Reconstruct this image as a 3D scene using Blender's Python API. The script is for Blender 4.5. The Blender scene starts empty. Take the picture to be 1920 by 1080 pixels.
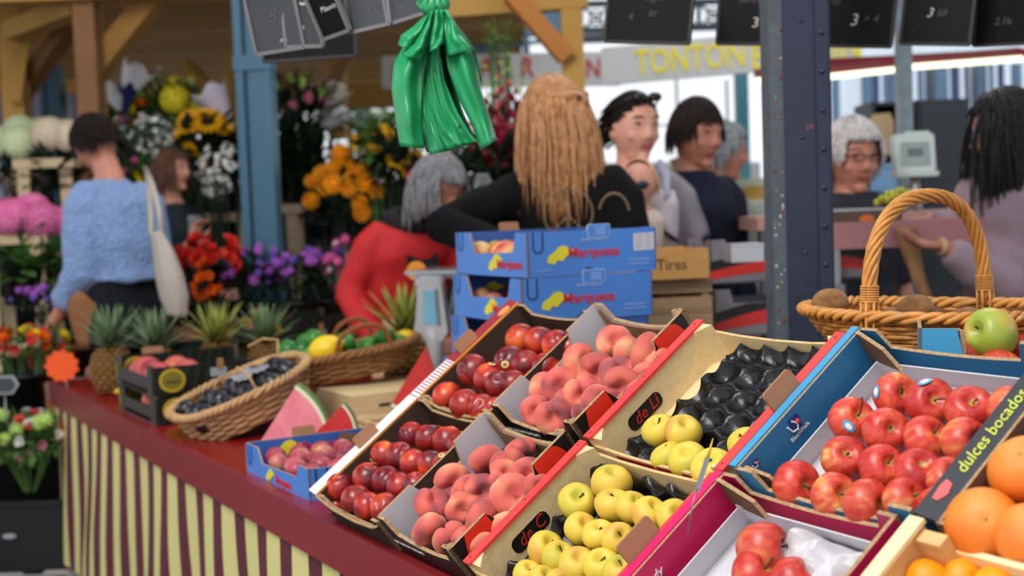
import bpy, bmesh, math, random
from mathutils import Vector, Matrix, noise
from math import sin, cos, pi, radians, atan, sqrt
S = bpy.context.scene
C = S.collection
R = random.Random(7)
V = Vector

# ------------------------------------------------------------ camera
F_PX = 2400.0; CAM_H = 1.34
roll = atan(.036); pitch = atan(150*cos(roll)/F_PX)
fw = V((0, cos(pitch), -sin(pitch))); up0 = V((0, sin(pitch), cos(pitch))); rt0 = V((1, 0, 0))
rt = cos(roll)*rt0 - sin(roll)*up0; upv = sin(roll)*rt0 + cos(roll)*up0
CP = V((0, 0, CAM_H))
cam_d = bpy.data.cameras.new('camera'); cam = bpy.data.objects.new('camera', cam_d); C.objects.link(cam)
cam_d.sensor_width = 36; cam_d.lens = 36*F_PX/1920; cam_d.clip_start = .05; cam_d.clip_end = 200
mw = Matrix((rt, upv, -fw)).transposed().to_4x4(); mw.translation = CP; cam.matrix_world = mw
cam_d.dof.use_dof = True; cam_d.dof.focus_distance = 2.02; cam_d.dof.aperture_fstop = 3.4
S.camera = cam

# ------------------------------------------------------------ light
w = bpy.data.worlds.new('sky'); S.world = w; w.use_nodes = True
nt = w.node_tree; bg = nt.nodes['Background']
tc = nt.nodes.new('ShaderNodeTexCoord'); sp = nt.nodes.new('ShaderNodeSeparateXYZ'); rp = nt.nodes.new('ShaderNodeValToRGB')
nt.links.new(tc.outputs['Generated'], sp.inputs[0]); nt.links.new(sp.outputs['Z'], rp.inputs[0]); nt.links.new(rp.outputs[0], bg.inputs[0])
rp.color_ramp.elements[0].position = 0.0; rp.color_ramp.elements[0].color = (.90, .93, .97, 1)
rp.color_ramp.elements[1].position = .6; rp.color_ramp.elements[1].color = (.82, .90, 1, 1)
bg.inputs[1].default_value = 1.3
def area(name, loc, target, size, power, col=(1, 1, 1), sy=None):
    l = bpy.data.lights.new(name, 'AREA'); l.energy = power; l.color = col; l.size = size
    if sy: l.shape = 'RECTANGLE'; l.size_y = sy
    o = bpy.data.objects.new(name, l); C.objects.link(o); o.location = loc
    o.rotation_euler = (V(target)-V(loc)).to_track_quat('-Z', 'Y').to_euler(); return o
area('roof_skylight', (-1.6, .2, 4.2), (0.1, 2.3, .9), 2.0, 185, (1, .97, .93))
area('hall_skylight', (1.5, 6.0, 5.0), (.6, 4.6, 1.0), 2.5, 60, (1, .98, .95))
S.view_settings.view_transform = 'Standard'; S.view_settings.look = 'None'
S.view_settings.gamma = 1; S.view_settings.use_curve_mapping = False; S.view_settings.exposure = -.1

# ------------------------------------------------------------ coordinates
def ray(x, y): return fw + rt*((x-960)/F_PX) + upv*((540-y)/F_PX)
def at(x, y, d): return CP + ray(x, y)*d                     # point seen at pixel x, y, d metres deep
def onz(x, y, z):
    r = ray(x, y); return CP + r*((z-CAM_H)/r.z)
def onplane(x, y, p, n):
    r = ray(x, y); return CP + r*((p-CP).dot(n)/r.dot(n))
T0 = V((-1.8293, 5.0603, .72)); U = V((.5043, -.86353, 0)); W0 = V((.86353, .5043, 0)); Z = V((0, 0, 1))
TILT = radians(36); WD = W0*cos(TILT)+Z*sin(TILT); ND = Z*cos(TILT)-W0*sin(TILT)
def tb(u, v, z=0): return T0+U*u+W0*v+Z*z                    # stall table: along its edge, across, up
def frame(o, x, y, z):
    m = Matrix((x, y, z)).transposed().to_4x4(); m.translation = o; return m
def tilt(u, w_, n=0): return T0+U*u+WD*w_+ND*n
MT = lambda u, w_, n=0: frame(tilt(u, w_, n), U, WD, ND)

# ------------------------------------------------------------ materials
def lin(c):
    return tuple(((v/255)/12.92 if v/255 <= .04045 else ((v/255+.055)/1.055)**2.4) for v in c)
MATS = {}; KIDS = {}
def mat(name, col, rough=.55, var=.12, scale=12, bump=0, bscale=None, metal=0, rnd=0, sheen=0, trans=0, alpha=1, stretch=None, col2=None, emit=0, coat=0, hue=0):
    if name in MATS: return MATS[name]
    m = bpy.data.materials.new(name); m.use_nodes = True; nt = m.node_tree; N = nt.nodes; L = nt.links
    b = N['Principled BSDF']; c = lin(col)
    b.inputs['Specular IOR Level'].default_value = .2 if rough >= .6 else .45
    b.inputs['Roughness'].default_value = rough; b.inputs['Metallic'].default_value = metal
    tcn = N.new('ShaderNodeTexCoord'); vec = tcn.outputs['Object']
    if stretch:
        mp = N.new('ShaderNodeMapping'); mp.inputs['Scale'].default_value = stretch; L.new(vec, mp.inputs[0]); vec = mp.outputs[0]
    nz = N.new('ShaderNodeTexNoise'); nz.noise_dimensions = '4D'; nz.inputs['Scale'].default_value = scale; nz.inputs['Detail'].default_value = 3
    L.new(vec, nz.inputs['Vector'])
    oi = N.new('ShaderNodeObjectInfo'); mu = N.new('ShaderNodeMath'); mu.operation = 'MULTIPLY'; mu.inputs[1].default_value = 37
    L.new(oi.outputs['Random'], mu.inputs[0]); L.new(mu.outputs[0], nz.inputs['W'])
    rmp = N.new('ShaderNodeValToRGB'); e = rmp.color_ramp.elements
    e[0].position = .3; e[1].position = .7
    if col2: e[0].color = (*c, 1); e[1].color = (*lin(col2), 1)
    else:
        e[0].color = (*[v*(1-var) for v in c], 1); e[1].color = (*[min(1, v*(1+var)) for v in c], 1)
    L.new(nz.outputs['Fac'], rmp.inputs[0]); out = rmp.outputs[0]
    if rnd or hue:
        hs = N.new('ShaderNodeHueSaturation'); L.new(out, hs.inputs['Color'])
        mr = N.new('ShaderNodeMapRange'); mr.inputs['To Min'].default_value = 1-rnd; mr.inputs['To Max'].default_value = 1+rnd
        L.new(oi.outputs['Random'], mr.inputs[0]); L.new(mr.outputs[0], hs.inputs['Value'])
        if hue:
            m2 = N.new('ShaderNodeMapRange'); m2.inputs['To Min'].default_value = .5-hue; m2.inputs['To Max'].default_value = .5+hue
            L.new(oi.outputs['Random'], m2.inputs[0]); L.new(m2.outputs[0], hs.inputs['Hue'])
        out = hs.outputs[0]
    L.new(out, b.inputs['Base Color'])
    if bump:
        n2 = N.new('ShaderNodeTexNoise'); n2.inputs['Scale'].default_value = bscale or scale*3; n2.inputs['Detail'].default_value = 4
        L.new(vec, n2.inputs['Vector']); bp = N.new('ShaderNodeBump'); bp.inputs['Strength'].default_value = bump; bp.inputs['Distance'].default_value = .01
        L.new(n2.outputs['Fac'], bp.inputs['Height']); L.new(bp.outputs[0], b.inputs['Normal'])
    if sheen: b.inputs['Sheen Weight'].default_value = sheen; b.inputs['Sheen Roughness'].default_value = .35
    if trans: b.inputs['Transmission Weight'].default_value = trans
    if coat: b.inputs['Coat Weight'].default_value = coat
    if alpha < 1: b.inputs['Alpha'].default_value = alpha
    if emit: b.inputs['Emission Color'].default_value = (*c, 1); b.inputs['Emission Strength'].default_value = emit
    MATS[name] = m; return m

def fruit_mat(name, stops, scale, rough, patch=.5, streak=None, bump=0, bscale=200, sheen=0, speck=None, spscale=140, coat=0, pole=None, rnd=.0, radial=0):
    """stops: colours from noise low to high; speck: colour of tiny spots; pole: colour near the stem end (object z high)."""
    m = bpy.data.materials.new(name); m.use_nodes = True; nt = m.node_tree; N = nt.nodes; L = nt.links
    b = N['Principled BSDF']; b.inputs['Roughness'].default_value = rough
    tcn = N.new('ShaderNodeTexCoord'); oi = N.new('ShaderNodeObjectInfo')
    mu = N.new('ShaderNodeMath'); mu.operation = 'MULTIPLY'; mu.inputs[1].default_value = 91; L.new(oi.outputs['Random'], mu.inputs[0])
    nz = N.new('ShaderNodeTexNoise'); nz.noise_dimensions = '4D'; nz.inputs['Scale'].default_value = scale; nz.inputs['Detail'].default_value = 1.5
    L.new(tcn.outputs['Object'], nz.inputs['Vector']); L.new(mu.outputs[0], nz.inputs['W'])
    fac = nz.outputs['Fac']
    if streak:
        mp = N.new('ShaderNodeMapping'); mp.inputs['Scale'].default_value = (1, 1, .12); L.new(tcn.outputs['Object'], mp.inputs[0])
        n3 = N.new('ShaderNodeTexNoise'); n3.noise_dimensions = '4D'; n3.inputs['Scale'].default_value = streak; n3.inputs['Detail'].default_value = 3
        L.new(mp.outputs[0], n3.inputs['Vector']); L.new(mu.outputs[0], n3.inputs['W'])
        mx = N.new('ShaderNodeMix'); mx.inputs[0].default_value = patch; L.new(fac, mx.inputs[2]); L.new(n3.outputs['Fac'], mx.inputs[3]); fac = mx.outputs[0]
    r = N.new('ShaderNodeValToRGB'); L.new(fac, r.inputs[0]); E = r.color_ramp.elements
    n = len(stops)
    E[0].position = stops[0][0]; E[0].color = (*lin(stops[0][1]), 1); E[1].position = stops[-1][0]; E[1].color = (*lin(stops[-1][1]), 1)
    for p, c in stops[1:-1]:
        e = E.new(p); e.color = (*lin(c), 1)
    out = r.outputs[0]
    if pole:
        sx = N.new('ShaderNodeSeparateXYZ'); L.new(tcn.outputs['Object'], sx.inputs[0])
        vl = N.new('ShaderNodeVectorMath'); vl.operation = 'LENGTH'
        cx = N.new('ShaderNodeCombineXYZ'); L.new(sx.outputs[0], cx.inputs[0]); L.new(sx.outputs[1], cx.inputs[1]); L.new(cx.outputs[0], vl.inputs[0])
        ad = N.new('ShaderNodeMath'); ad.operation = 'ADD'; n4 = N.new('ShaderNodeTexNoise'); n4.inputs['Scale'].default_value = 70; L.new(tcn.outputs['Object'], n4.inputs[0])
        m5 = N.new('ShaderNodeMath'); m5.operation = 'MULTIPLY'; m5.inputs[1].default_value = .014; L.new(n4.outputs['Fac'], m5.inputs[0])
        L.new(vl.outputs['Value'], ad.inputs[0]); L.new(m5.outputs[0], ad.inputs[1])
        mr = N.new('ShaderNodeMapRange'); mr.inputs['From Min'].default_value = pole[1]; mr.inputs['From Max'].default_value = pole[1]*.45; L.new(ad.outputs[0], mr.inputs[0])
        gz = N.new('ShaderNodeMath'); gz.operation = 'GREATER_THAN'; gz.inputs[1].default_value = 0; L.new(sx.outputs[2], gz.inputs[0])
        mm = N.new('ShaderNodeMath'); mm.operation = 'MULTIPLY'; L.new(mr.outputs[0], mm.inputs[0]); L.new(gz.outputs[0], mm.inputs[1])
        mc = N.new('ShaderNodeMix'); mc.data_type = 'RGBA'; L.new(mm.outputs[0], mc.inputs[0]); L.new(out, mc.inputs[6]); mc.inputs[7].default_value = (*lin(pole[0]), 1); out = mc.outputs[2]
    if speck:
        vo = N.new('ShaderNodeTexVoronoi'); vo.inputs['Scale'].default_value = spscale; L.new(tcn.outputs['Object'], vo.inputs['Vector'])
        lt = N.new('ShaderNodeMapRange'); lt.inputs['From Min'].default_value = speck[1]; lt.inputs['From Max'].default_value = speck[1]*.5; lt.inputs['To Max'].default_value = speck[2]; L.new(vo.outputs['Distance'], lt.inputs[0])
        ms = N.new('ShaderNodeMix'); ms.data_type = 'RGBA'; L.new(lt.outputs[0], ms.inputs[0]); L.new(out, ms.inputs[6]); ms.inputs[7].default_value = (*lin(speck[0]), 1); out = ms.outputs[2]
    if rnd:
        hs = N.new('ShaderNodeHueSaturation'); mr = N.new('ShaderNodeMapRange'); mr.inputs['To Min'].default_value = 1-rnd; mr.inputs['To Max'].default_value = 1+rnd
        L.new(oi.outputs['Random'], mr.inputs[0]); L.new(mr.outputs[0], hs.inputs['Value']); L.new(out, hs.inputs['Color']); out = hs.outputs[0]
    L.new(out, b.inputs['Base Color'])
    if sheen: b.inputs['Sheen Weight'].default_value = sheen; b.inputs['Sheen Roughness'].default_value = .4; b.inputs['Sheen Tint'].default_value = (1, .8, .8, 1)
    if coat: b.inputs['Coat Weight'].default_value = coat; b.inputs['Coat Roughness'].default_value = .18
    if bump:
        n2 = N.new('ShaderNodeTexNoise'); n2.inputs['Scale'].default_value = bscale; L.new(tcn.outputs['Object'], n2.inputs['Vector'])
        bp = N.new('ShaderNodeBump'); bp.inputs['Strength'].default_value = bump; bp.inputs['Distance'].default_value = .002
        L.new(n2.outputs['Fac'], bp.inputs['Height']); L.new(bp.outputs[0], b.inputs['Normal'])
    return m

# ------------------------------------------------------------ mesh collecting
def basis(d, hint=None):
    d = V(d).normalized(); h = V(hint) if hint is not None else (V((0, 0, 1)) if abs(d.z) < .9 else V((1, 0, 0)))
    x = h.cross(d).normalized() if h.cross(d).length > 1e-6 else V((1, 0, 0)); y = d.cross(x); return x, y, d
class MB:
    def __init__(s): s.v = []; s.f = []; s.m = []; s.uv = None
    def add(s, vs, fs, m=0, M=None):
        o = len(s.v); s.v += [tuple(M @ V(p)) if M else tuple(p) for p in vs]
        s.f += [tuple(i+o for i in f) for f in fs]; s.m += (m if isinstance(m, list) else [m]*len(fs)); return s
    def box(s, c, size, m=0, M=None, rot=None):
        hx, hy, hz = [a/2 for a in size]; c = V(c)
        vs = [V((x*hx, y*hy, z*hz)) for z in (-1, 1) for y in (-1, 1) for x in (-1, 1)]
        if rot: vs = [rot @ p for p in vs]
        return s.add([c+p for p in vs], [(0, 2, 3, 1), (4, 5, 7, 6), (0, 1, 5, 4), (2, 6, 7, 3), (0, 4, 6, 2), (1, 3, 7, 5)], m, M)
    def bar(s, a, b, w_, h, m=0, hint=None, M=None):
        a, b = V(a), V(b); x, y, d = basis(b-a, hint)
        vs = [p+x*(i*w_/2)+y*(j*h/2) for p in (a, b) for j in (-1, 1) for i in (-1, 1)]
        return s.add(vs, [(0, 2, 3, 1), (4, 5, 7, 6), (0, 1, 5, 4), (2, 6, 7, 3), (0, 4, 6, 2), (1, 3, 7, 5)], m, M)
    def tube(s, pts, r, n=6, m=0, M=None, cap=True, flat=1.0, hint=None):
        pts = [V(p) for p in pts]; k = len(pts); rs = r if isinstance(r, (list, tuple)) else [r]*k
        vs = []; x0 = None
        for i, p in enumerate(pts):
            t = pts[min(i+1, k-1)]-pts[max(i-1, 0)]
            if t.length < 1e-9: t = V((0, 0, 1))
            t.normalize()
            if x0 is None: x, y, _ = basis(t, hint)
            else:
                x = x0 - t*x0.dot(t)
                x = x.normalized() if x.length > 1e-6 else basis(t)[0]
                y = t.cross(x)
            x0 = x
            for j in range(n):
                a = 2*pi*j/n; vs.append(p+x*(cos(a)*rs[i])+y*(sin(a)*rs[i]*flat))
        fs = [(i*n+j, i*n+(j+1) % n, (i+1)*n+(j+1) % n, (i+1)*n+j) for i in range(k-1) for j in range(n)]
        if cap: fs += [tuple(range(n-1, -1, -1)), tuple((k-1)*n+j for j in range(n))]
        return s.add(vs, fs, m, M)
    def loft(s, secs, n=16, m=0, M=None):
        """secs: (centre, rx, ry[, z-rotation]) stacked"""
        vs = []
        for q in secs:
            c, rx, ry = V(q[0]), q[1], q[2]; a0 = q[3] if len(q) > 3 else 0
            for j in range(n):
                a = 2*pi*j/n; p = V((cos(a)*rx, sin(a)*ry, 0)); p.rotate(Matrix.Rotation(a0, 3, 'Z')); vs.append(c+p)
        k = len(secs)
        fs = [(i*n+j, i*n+(j+1) % n, (i+1)*n+(j+1) % n, (i+1)*n+j) for i in range(k-1) for j in range(n)]
        fs += [tuple(range(n-1, -1, -1)), tuple((k-1)*n+j for j in range(n))]
        return s.add(vs, fs, m, M)
    def lathe(s, prof, n=20, m=0, M=None, fn=None):
        """prof: (r, z); poles where r == 0"""
        vs = []; rings = []
        for r, z in prof:
            if r < 1e-7: rings.append([len(vs)]); vs.append(V((0, 0, z)))
            else:
                rings.append(list(range(len(vs), len(vs)+n)))
                for j in range(n): a = 2*pi*j/n; vs.append(V((r*cos(a), r*sin(a), z)))
        fs = []
        for A, B in zip(rings, rings[1:]):
            for j in range(n):
                k = (j+1) % n
                if len(A) == 1 and len(B) == 1: continue
                if len(A) == 1: fs.append((A[0], B[k], B[j]))
                elif len(B) == 1: fs.append((A[j], A[k], B[0]))
                else: fs.append((A[j], A[k], B[k], B[j]))
        if fn: vs = [fn(p) for p in vs]
        return s.add(vs, fs, m, M)
    def ell(s, c, r, n=14, k=9, m=0, M=None, rot=None):
        c = V(c)
        def fn(p):
            q = V((p.x*r[0], p.y*r[1], p.z*r[2]))
            if rot: q = rot @ q
            return c+q
        return s.lathe([(sin(pi*i/k) if 0 < i < k else 0, -cos(pi*i/k)) for i in range(k+1)], n, m, M, fn)
    def prism(s, poly, h, o=(0, 0, 0), x=(1, 0, 0), y=(0, 1, 0), m=0, mt=None, ms=None, M=None):
        """2-D polygon in plane o,x,y extruded along x cross y by h. m: far face, mt: near face, ms: side faces"""
        o, x, y = V(o), V(x), V(y); z = x.cross(y).normalized()*h; n = len(poly)
        vs = [o+x*p[0]+y*p[1] for p in poly]; vs += [p+z for p in vs]
        fs = [tuple(range(n-1, -1, -1)), tuple(range(n, 2*n))]+[(i, (i+1) % n, (i+1) % n+n, i+n) for i in range(n)]
        mt = m if mt is None else mt; ms = m if ms is None else ms
        return s.add(vs, fs, [m, mt]+[ms]*n, M)
    def grid(s, fn, nu, nv, m=0, M=None, thick=0, wrap=False):
        vs = [V(fn(i/nu, j/nv)) for j in range(nv+1) for i in range(nu+1)]
        fs = [(j*(nu+1)+i, j*(nu+1)+i+1, (j+1)*(nu+1)+i+1, (j+1)*(nu+1)+i) for j in range(nv) for i in range(nu)]
        return s.add(vs, fs, m, M)
    def mesh(s, name, mats, smooth=False):
        me = bpy.data.meshes.new(name); me.from_pydata(s.v, [], s.f)
        for mm in (mats if isinstance(mats, (list, tuple)) else [mats]): me.materials.append(mm)
        me.polygons.foreach_set('material_index', s.m)
        if smooth: me.polygons.foreach_set('use_smooth', [True]*len(s.f))
        me.update(); return me
    def build(s, name, mats, parent=None, smooth=False, **k):
        return link(name, s.mesh(name, mats, smooth), parent, **k)
def link(name, me, parent=None, M=None, label=None, cat=None, group=None, kind=None, solid=0):
    o = bpy.data.objects.new(name, me); C.objects.link(o)
    if parent: o.parent = parent; KIDS.setdefault(parent.name, []).append(o)
    if M is not None: o.matrix_basis = M
    tag(o, label, cat, group, kind)
    if solid:
        md = o.modifiers.new('solid', 'SOLIDIFY'); md.thickness = solid; md.offset = 0
    return o
def tag(o, label=None, cat=None, group=None, kind=None):
    if label: o['label'] = label
    if cat: o['category'] = cat
    if group: o['group'] = group
    if kind: o['kind'] = kind
    return o
def empty(name, M, label, cat, group=None, kind=None, parent=None):
    if not isinstance(M, Matrix): M = Matrix.Translation(M)
    return link(name, None, parent, M, label, cat, group, kind)

def copy_tree(o, M, label=None, group=None, cat=None):
    c = o.copy(); C.objects.link(c); c.matrix_basis = M
    if label: c['label'] = label
    if group: c['group'] = group
    if cat: c['category'] = cat
    for ch in KIDS.get(o.name, ()):
        d = ch.copy(); C.objects.link(d); d.parent = c
        for g in KIDS.get(ch.name, ()):
            e = g.copy(); C.objects.link(e); e.parent = d
    return c
def rotm(ax, a): return Matrix.Rotation(a, 3, ax)
def arb(d, twist=0, hint=None):
    x, y, z = basis(d, hint); return (Matrix((x, y, z)).transposed() @ Matrix.Rotation(twist, 3, 'Z')).to_4x4()
def sc(x, y=None, z=None):
    y = x if y is None else y; z = x if z is None else z
    return Matrix.Diagonal((x, y, z, 1))
def text(name, body, size, M, m, parent, ext=.0004, shear=0, align='CENTER', sx=1, **k):
    cu = bpy.data.curves.new(name, 'FONT'); cu.body = body; cu.size = size; cu.extrude = ext; cu.shear = shear
    cu.align_x = align; cu.align_y = 'CENTER'; cu.resolution_u = 2
    if k.pop('bold', 0): cu.offset = size*.018
    t = bpy.data.objects.new('t', cu); me = bpy.data.meshes.new_from_object(t)
    bpy.data.objects.remove(t); me.materials.clear(); me.materials.append(m)
    if sx != 1: M = M @ sc(sx, 1, 1)
    return link(name, me, parent, M, **k)
ORD = ['first', 'second', 'third', 'fourth', 'fifth', 'sixth', 'seventh', 'eighth', 'ninth', 'tenth', 'eleventh', 'twelfth', 'thirteenth', 'fourteenth', 'fifteenth', 'sixteenth', 'seventeenth', 'eighteenth', 'nineteenth', 'twentieth']
def nv(p, s=1.0, o=0): return noise.noise(V(p)*s+V((o, o*1.7, -o)))

# palette
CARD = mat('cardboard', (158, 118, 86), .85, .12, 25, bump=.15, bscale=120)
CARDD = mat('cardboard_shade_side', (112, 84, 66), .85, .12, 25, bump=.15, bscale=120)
CORR = mat('corrugated_edge', (172, 140, 104), .9, .35, 260)
WOOD = mat('pale_poplar', (226, 200, 150), .7, .08, 9, stretch=(1, 6, 6), bump=.1)
WOODE = mat('poplar_edge', (206, 176, 122), .8, .15, 60)
BLACK = mat('black_print', (20, 18, 19), .45, .1)
REDP = mat('bright_red_print', (236, 50, 28), .5, .06)
WHITE = mat('white_print', (236, 232, 226), .5, .03)
YELP = mat('yellow_print', (238, 200, 40), .5, .05)
CLEARK = mat('white_carton', (206, 204, 208), .6, .05, 8)
METAL = mat('dull_metal', (150, 150, 152), .35, .1, metal=.9)
# ------------------------------------------------------------ stall table
def rrect(w_, h, r, k=3, x0=0, y0=0):
    o = []
    for cx, cy, a0 in ((w_-r, h-r, 0), (r, h-r, 90), (r, r, 180), (w_-r, r, 270)):
        for i in range(k+1):
            a = radians(a0+90*i/k); o.append((x0+cx+r*cos(a), y0+cy+r*sin(a)))
    return o
TABM = frame(T0-Z*.72, U, W0, Z)                     # local: x along the edge (0 = far corner), y across, z from the floor
REDB = mat('red_painted_board', (130, 33, 38), .42, .05, 3, bump=.03, bscale=60)
REDT = mat('red_table_film', (140, 18, 20), .25, .1, 6)
tbl = empty('stall_table', TABM, 'long market stall table with a dark red edge board, under the fruit', 'table')
mb = MB().box((2.15, .55, .705), (4.3, 1.10, .03)); mb.build('table_top', REDT, tbl)
mb = MB().box((.72, -.012, .676), (1.45, .022, .092)); mb.build('edge_board', REDB, tbl)
mb = MB().box((2.90, -.012, .676), (2.90, .022, .092)); mb.build('edge_board', REDB, tbl)
mb = MB().box((-.012, .55, .676), (.022, 1.10, .092)).box((-.026, -.01, .68), (.006, .03, .07)); mb.build('end_board', mat('grey_bracket', (120, 118, 120), .5), tbl)
for x in (.08, 1.5, 2.9, 4.2):
    for y in (.12, 1.02):
        MB().box((x, y, .345), (.05, .05, .69)).build('leg', mat('steel_leg', (90, 92, 96), .5, metal=.6), tbl)
# striped cloth: cream and maroon stripes are geometry columns of the pleated sheet
def cloth_pt(s, t):
    x = .02+4.1*s; fold = .010*sin(x*11+1.3*sin(x*3)+2*t)+.003*sin(x*37+3*t)
    k = min(1, .25+1.2*t)
    return (x + .012*sin(x*13+t*5)*t+.03*sin(x*2+t*3)*(t*(1-t))*2, -.012-.012*t+fold*k-.02*t*sin(x*2.1), .635-.600*t)
mcl = bpy.data.materials.new('striped_fabric'); mcl.use_nodes = True
def stripes(m):
    N = m.node_tree.nodes; L = m.node_tree.links; b = N['Principled BSDF']; b.inputs['Roughness'].default_value = .8
    uv = N.new('ShaderNodeUVMap'); sx = N.new('ShaderNodeSeparateXYZ'); L.new(uv.outputs[0], sx.inputs[0])
    fr = N.new('ShaderNodeMath'); fr.operation = 'FRACT'; L.new(sx.outputs[0], fr.inputs[0])
    rp = N.new('ShaderNodeValToRGB'); rp.color_ramp.interpolation = 'CONSTANT'; L.new(fr.outputs[0], rp.inputs[0])
    e = rp.color_ramp.elements; e[0].color = (*lin((214, 204, 134)), 1); e[1].position = .53; e[1].color = (*lin((92, 27, 42)), 1)
    L.new(rp.outputs[0], b.inputs['Base Color'])
stripes(mcl)
nu, nv_ = 620, 22
mb = MB().grid(cloth_pt, nu, nv_)
me = mb.mesh('striped_cloth', mcl, True); uvl = me.uv_layers.new(name='UVMap')
for li, lo in enumerate(me.loops):
    i = lo.vertex_index % (nu+1); j = lo.vertex_index//(nu+1)
    uvl.data[li].uv = (i/nu*4.1/.165, j/nv_)
tag(link('striped_cloth', me, None, TABM), 'cream and maroon striped cloth hanging below the red stall board', 'cloth')
# display stand under the tilted trays, and the flat shelf behind it
stand = empty('display_stand', MT(0, 0, 0), 'sloping wooden stand that holds the fruit trays, hidden beneath them', 'display stand')
SW = mat('stand_wood', (120, 92, 62), .8, .15, 6, stretch=(1, 8, 8))
for k in range(6):
    MB().box((3.58, .055+k*.105, -.012), (1.52, .09, .016)).build('slat', SW, stand)
for x in (2.9, 3.5, 4.1):
    M2 = stand.matrix_basis.inverted() @ frame(tb(x, .49, 0), U, W0, Z)
    MB().box((0, 0, .165), (.035, .035, .32), 0, M2).build('leg', SW, stand)
shelf = empty('back_shelf', frame(tb(3.7, .545, 0), U, W0, Z), 'dark wooden shelf behind the tilted trays, under the tall basket', 'shelf')
MB().box((.22, .30, .29), (1.36, .60, .02)).build('board', SW, shelf)
for x in (-.4, .85):
    for y in (.04, .5): MB().box((x, y, .14), (.03, .03, .28)).build('leg', SW, shelf)

# ------------------------------------------------------------ fruit
def apple_me(name, mats, r=.036, squash=.9, seed=0, stemcol=True):
    k = 22; prof = []
    for i in range(k+1):
        a = pi*i/k; x = sin(a); z = -cos(a)
        rr = x*(1+.06*z); zz = z*squash
        zz -= .42*math.exp(-(x/.30)**2)*(1 if z > 0 else 0); zz += .16*math.exp(-(x/.2)**2)*(1 if z < 0 else 0)
        prof.append((rr*r if 0 < i < k else 0, zz*r))
    def fn(p):
        a = math.atan2(p.y, p.x); q = 1+.022*cos(5*a+seed)*(1 if p.z < 0 else .5)+.03*sin(a+seed*2)+.02*nv(p, 30, seed)
        return V((p.x*q, p.y*q, p.z*(1+.05*cos(a+seed))))
    mb = MB().lathe(prof, 28, 0, None, fn); return mb.mesh(name, mats, True)
def cleft_me(name, mats, r=.034, flat=.96, groove=.07, gw=.2, dim=.25, dw=.3, seed=0, lobes=0):
    k = 24; prof = [((sin(pi*i/k) if 0 < i < k else 0), -cos(pi*i/k)) for i in range(k+1)]
    def fn(p):
        x = sqrt(p.x*p.x+p.y*p.y); a = math.atan2(p.y, p.x); z = p.z
        g = 1-groove*math.exp(-(a/gw)**2)*min(1, x*1.6)-lobes*.5*math.exp(-((abs(a)-pi)/.3)**2)*x
        zz = z*flat*(g if z > 0 else 1)
        dd = math.exp(-(x/dw)**2)
        zz += (-dim if z > 0 else dim*.55)*dd
        zz -= (groove*1.6)*math.exp(-(p.y/.09)**2)*(1 if (z > 0 and p.x > 0) else 0)*(.4+x*.6)*(z)
        q = g*(1+.04*nv(p, 1.3, seed))
        return V((p.x*q*r, p.y*q*r*(1+.03*sin(seed)), zz*r))
    return MB().lathe(prof, 34, 0, None, fn).mesh(name, mats, True)
M_NECT = fruit_mat('nectarine_skin', [(.28, (70, 16, 30)), (.42, (120, 22, 30)), (.55, (168, 36, 28)), (.66, (212, 72, 30)), (.78, (236, 128, 40))], 17, .30, speck=((235, 150, 90), .16, .5), spscale=330, rnd=.18, coat=.12)
M_PEACH = fruit_mat('peach_fuzz_skin', [(.24, (104, 62, 74)), (.35, (160, 74, 76)), (.46, (208, 92, 82)), (.58, (222, 118, 96)), (.72, (234, 170, 120))], 19, .78, bump=.25, bscale=900, sheen=.35, speck=((238, 190, 160), .13, .35), spscale=500, rnd=.12)
M_YEL = fruit_mat('golden_apple_skin', [(.28, (176, 178, 60)), (.40, (212, 188, 62)), (.58, (226, 190, 70)), (.74, (210, 158, 66))], 14, .5, bump=.08, bscale=300, speck=((120, 92, 40), .10, .55), spscale=190, pole=((170, 168, 70), .013), rnd=.07)
M_RED = fruit_mat('red_apple_skin', [(.32, (164, 34, 34)), (.44, (196, 52, 44)), (.54, (212, 82, 58)), (.62, (224, 130, 78)), (.70, (218, 186, 92))], 17, .36, streak=110, patch=.45, speck=((240, 190, 130), .15, .55), spscale=260, pole=((190, 168, 84), .014), rnd=.08, coat=.04)
M_ORA = fruit_mat('orange_peel', [(.3, (228, 112, 30)), (.55, (240, 138, 46)), (.75, (246, 158, 74))], 14, .38, bump=.5, bscale=520, speck=((252, 180, 100), .16, .35), spscale=420, rnd=.05)
M_CLEM = fruit_mat('mandarin_peel', [(.3, (240, 140, 8)), (.7, (252, 168, 20))], 14, .35, bump=.4, bscale=420, rnd=.04)
M_PLUM = fruit_mat('plum_skin', [(.3, (120, 34, 50)), (.5, (178, 70, 84)), (.62, (206, 120, 110)), (.75, (226, 196, 110))], 18, .4, speck=((240, 200, 180), .15, .4), spscale=300, rnd=.12)
M_PY = fruit_mat('yellow_peach_skin', [(.3, (190, 50, 50)), (.45, (226, 110, 70)), (.6, (244, 190, 120)), (.75, (246, 214, 140))], 14, .6, bump=.2, bscale=700, sheen=.2, rnd=.08)
M_LIME = fruit_mat('lime_peel', [(.3, (30, 92, 30)), (.6, (62, 138, 44)), (.8, (110, 170, 60))], 12, .25, bump=.3, bscale=500, rnd=.12)
M_LEM = fruit_mat('lemon_peel', [(.3, (238, 188, 24)), (.7, (248, 210, 40))], 12, .35, bump=.35, bscale=420)
M_AVO = fruit_mat('dark_avocado_skin', [(.3, (16, 18, 20)), (.6, (34, 32, 38)), (.8, (60, 54, 62))], 40, .28, bump=.5, bscale=160)
M_KIWI = fruit_mat('kiwi_skin', [(.3, (116, 78, 40)), (.7, (160, 112, 62))], 60, .9, bump=.4, bscale=700, sheen=.3)
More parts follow.
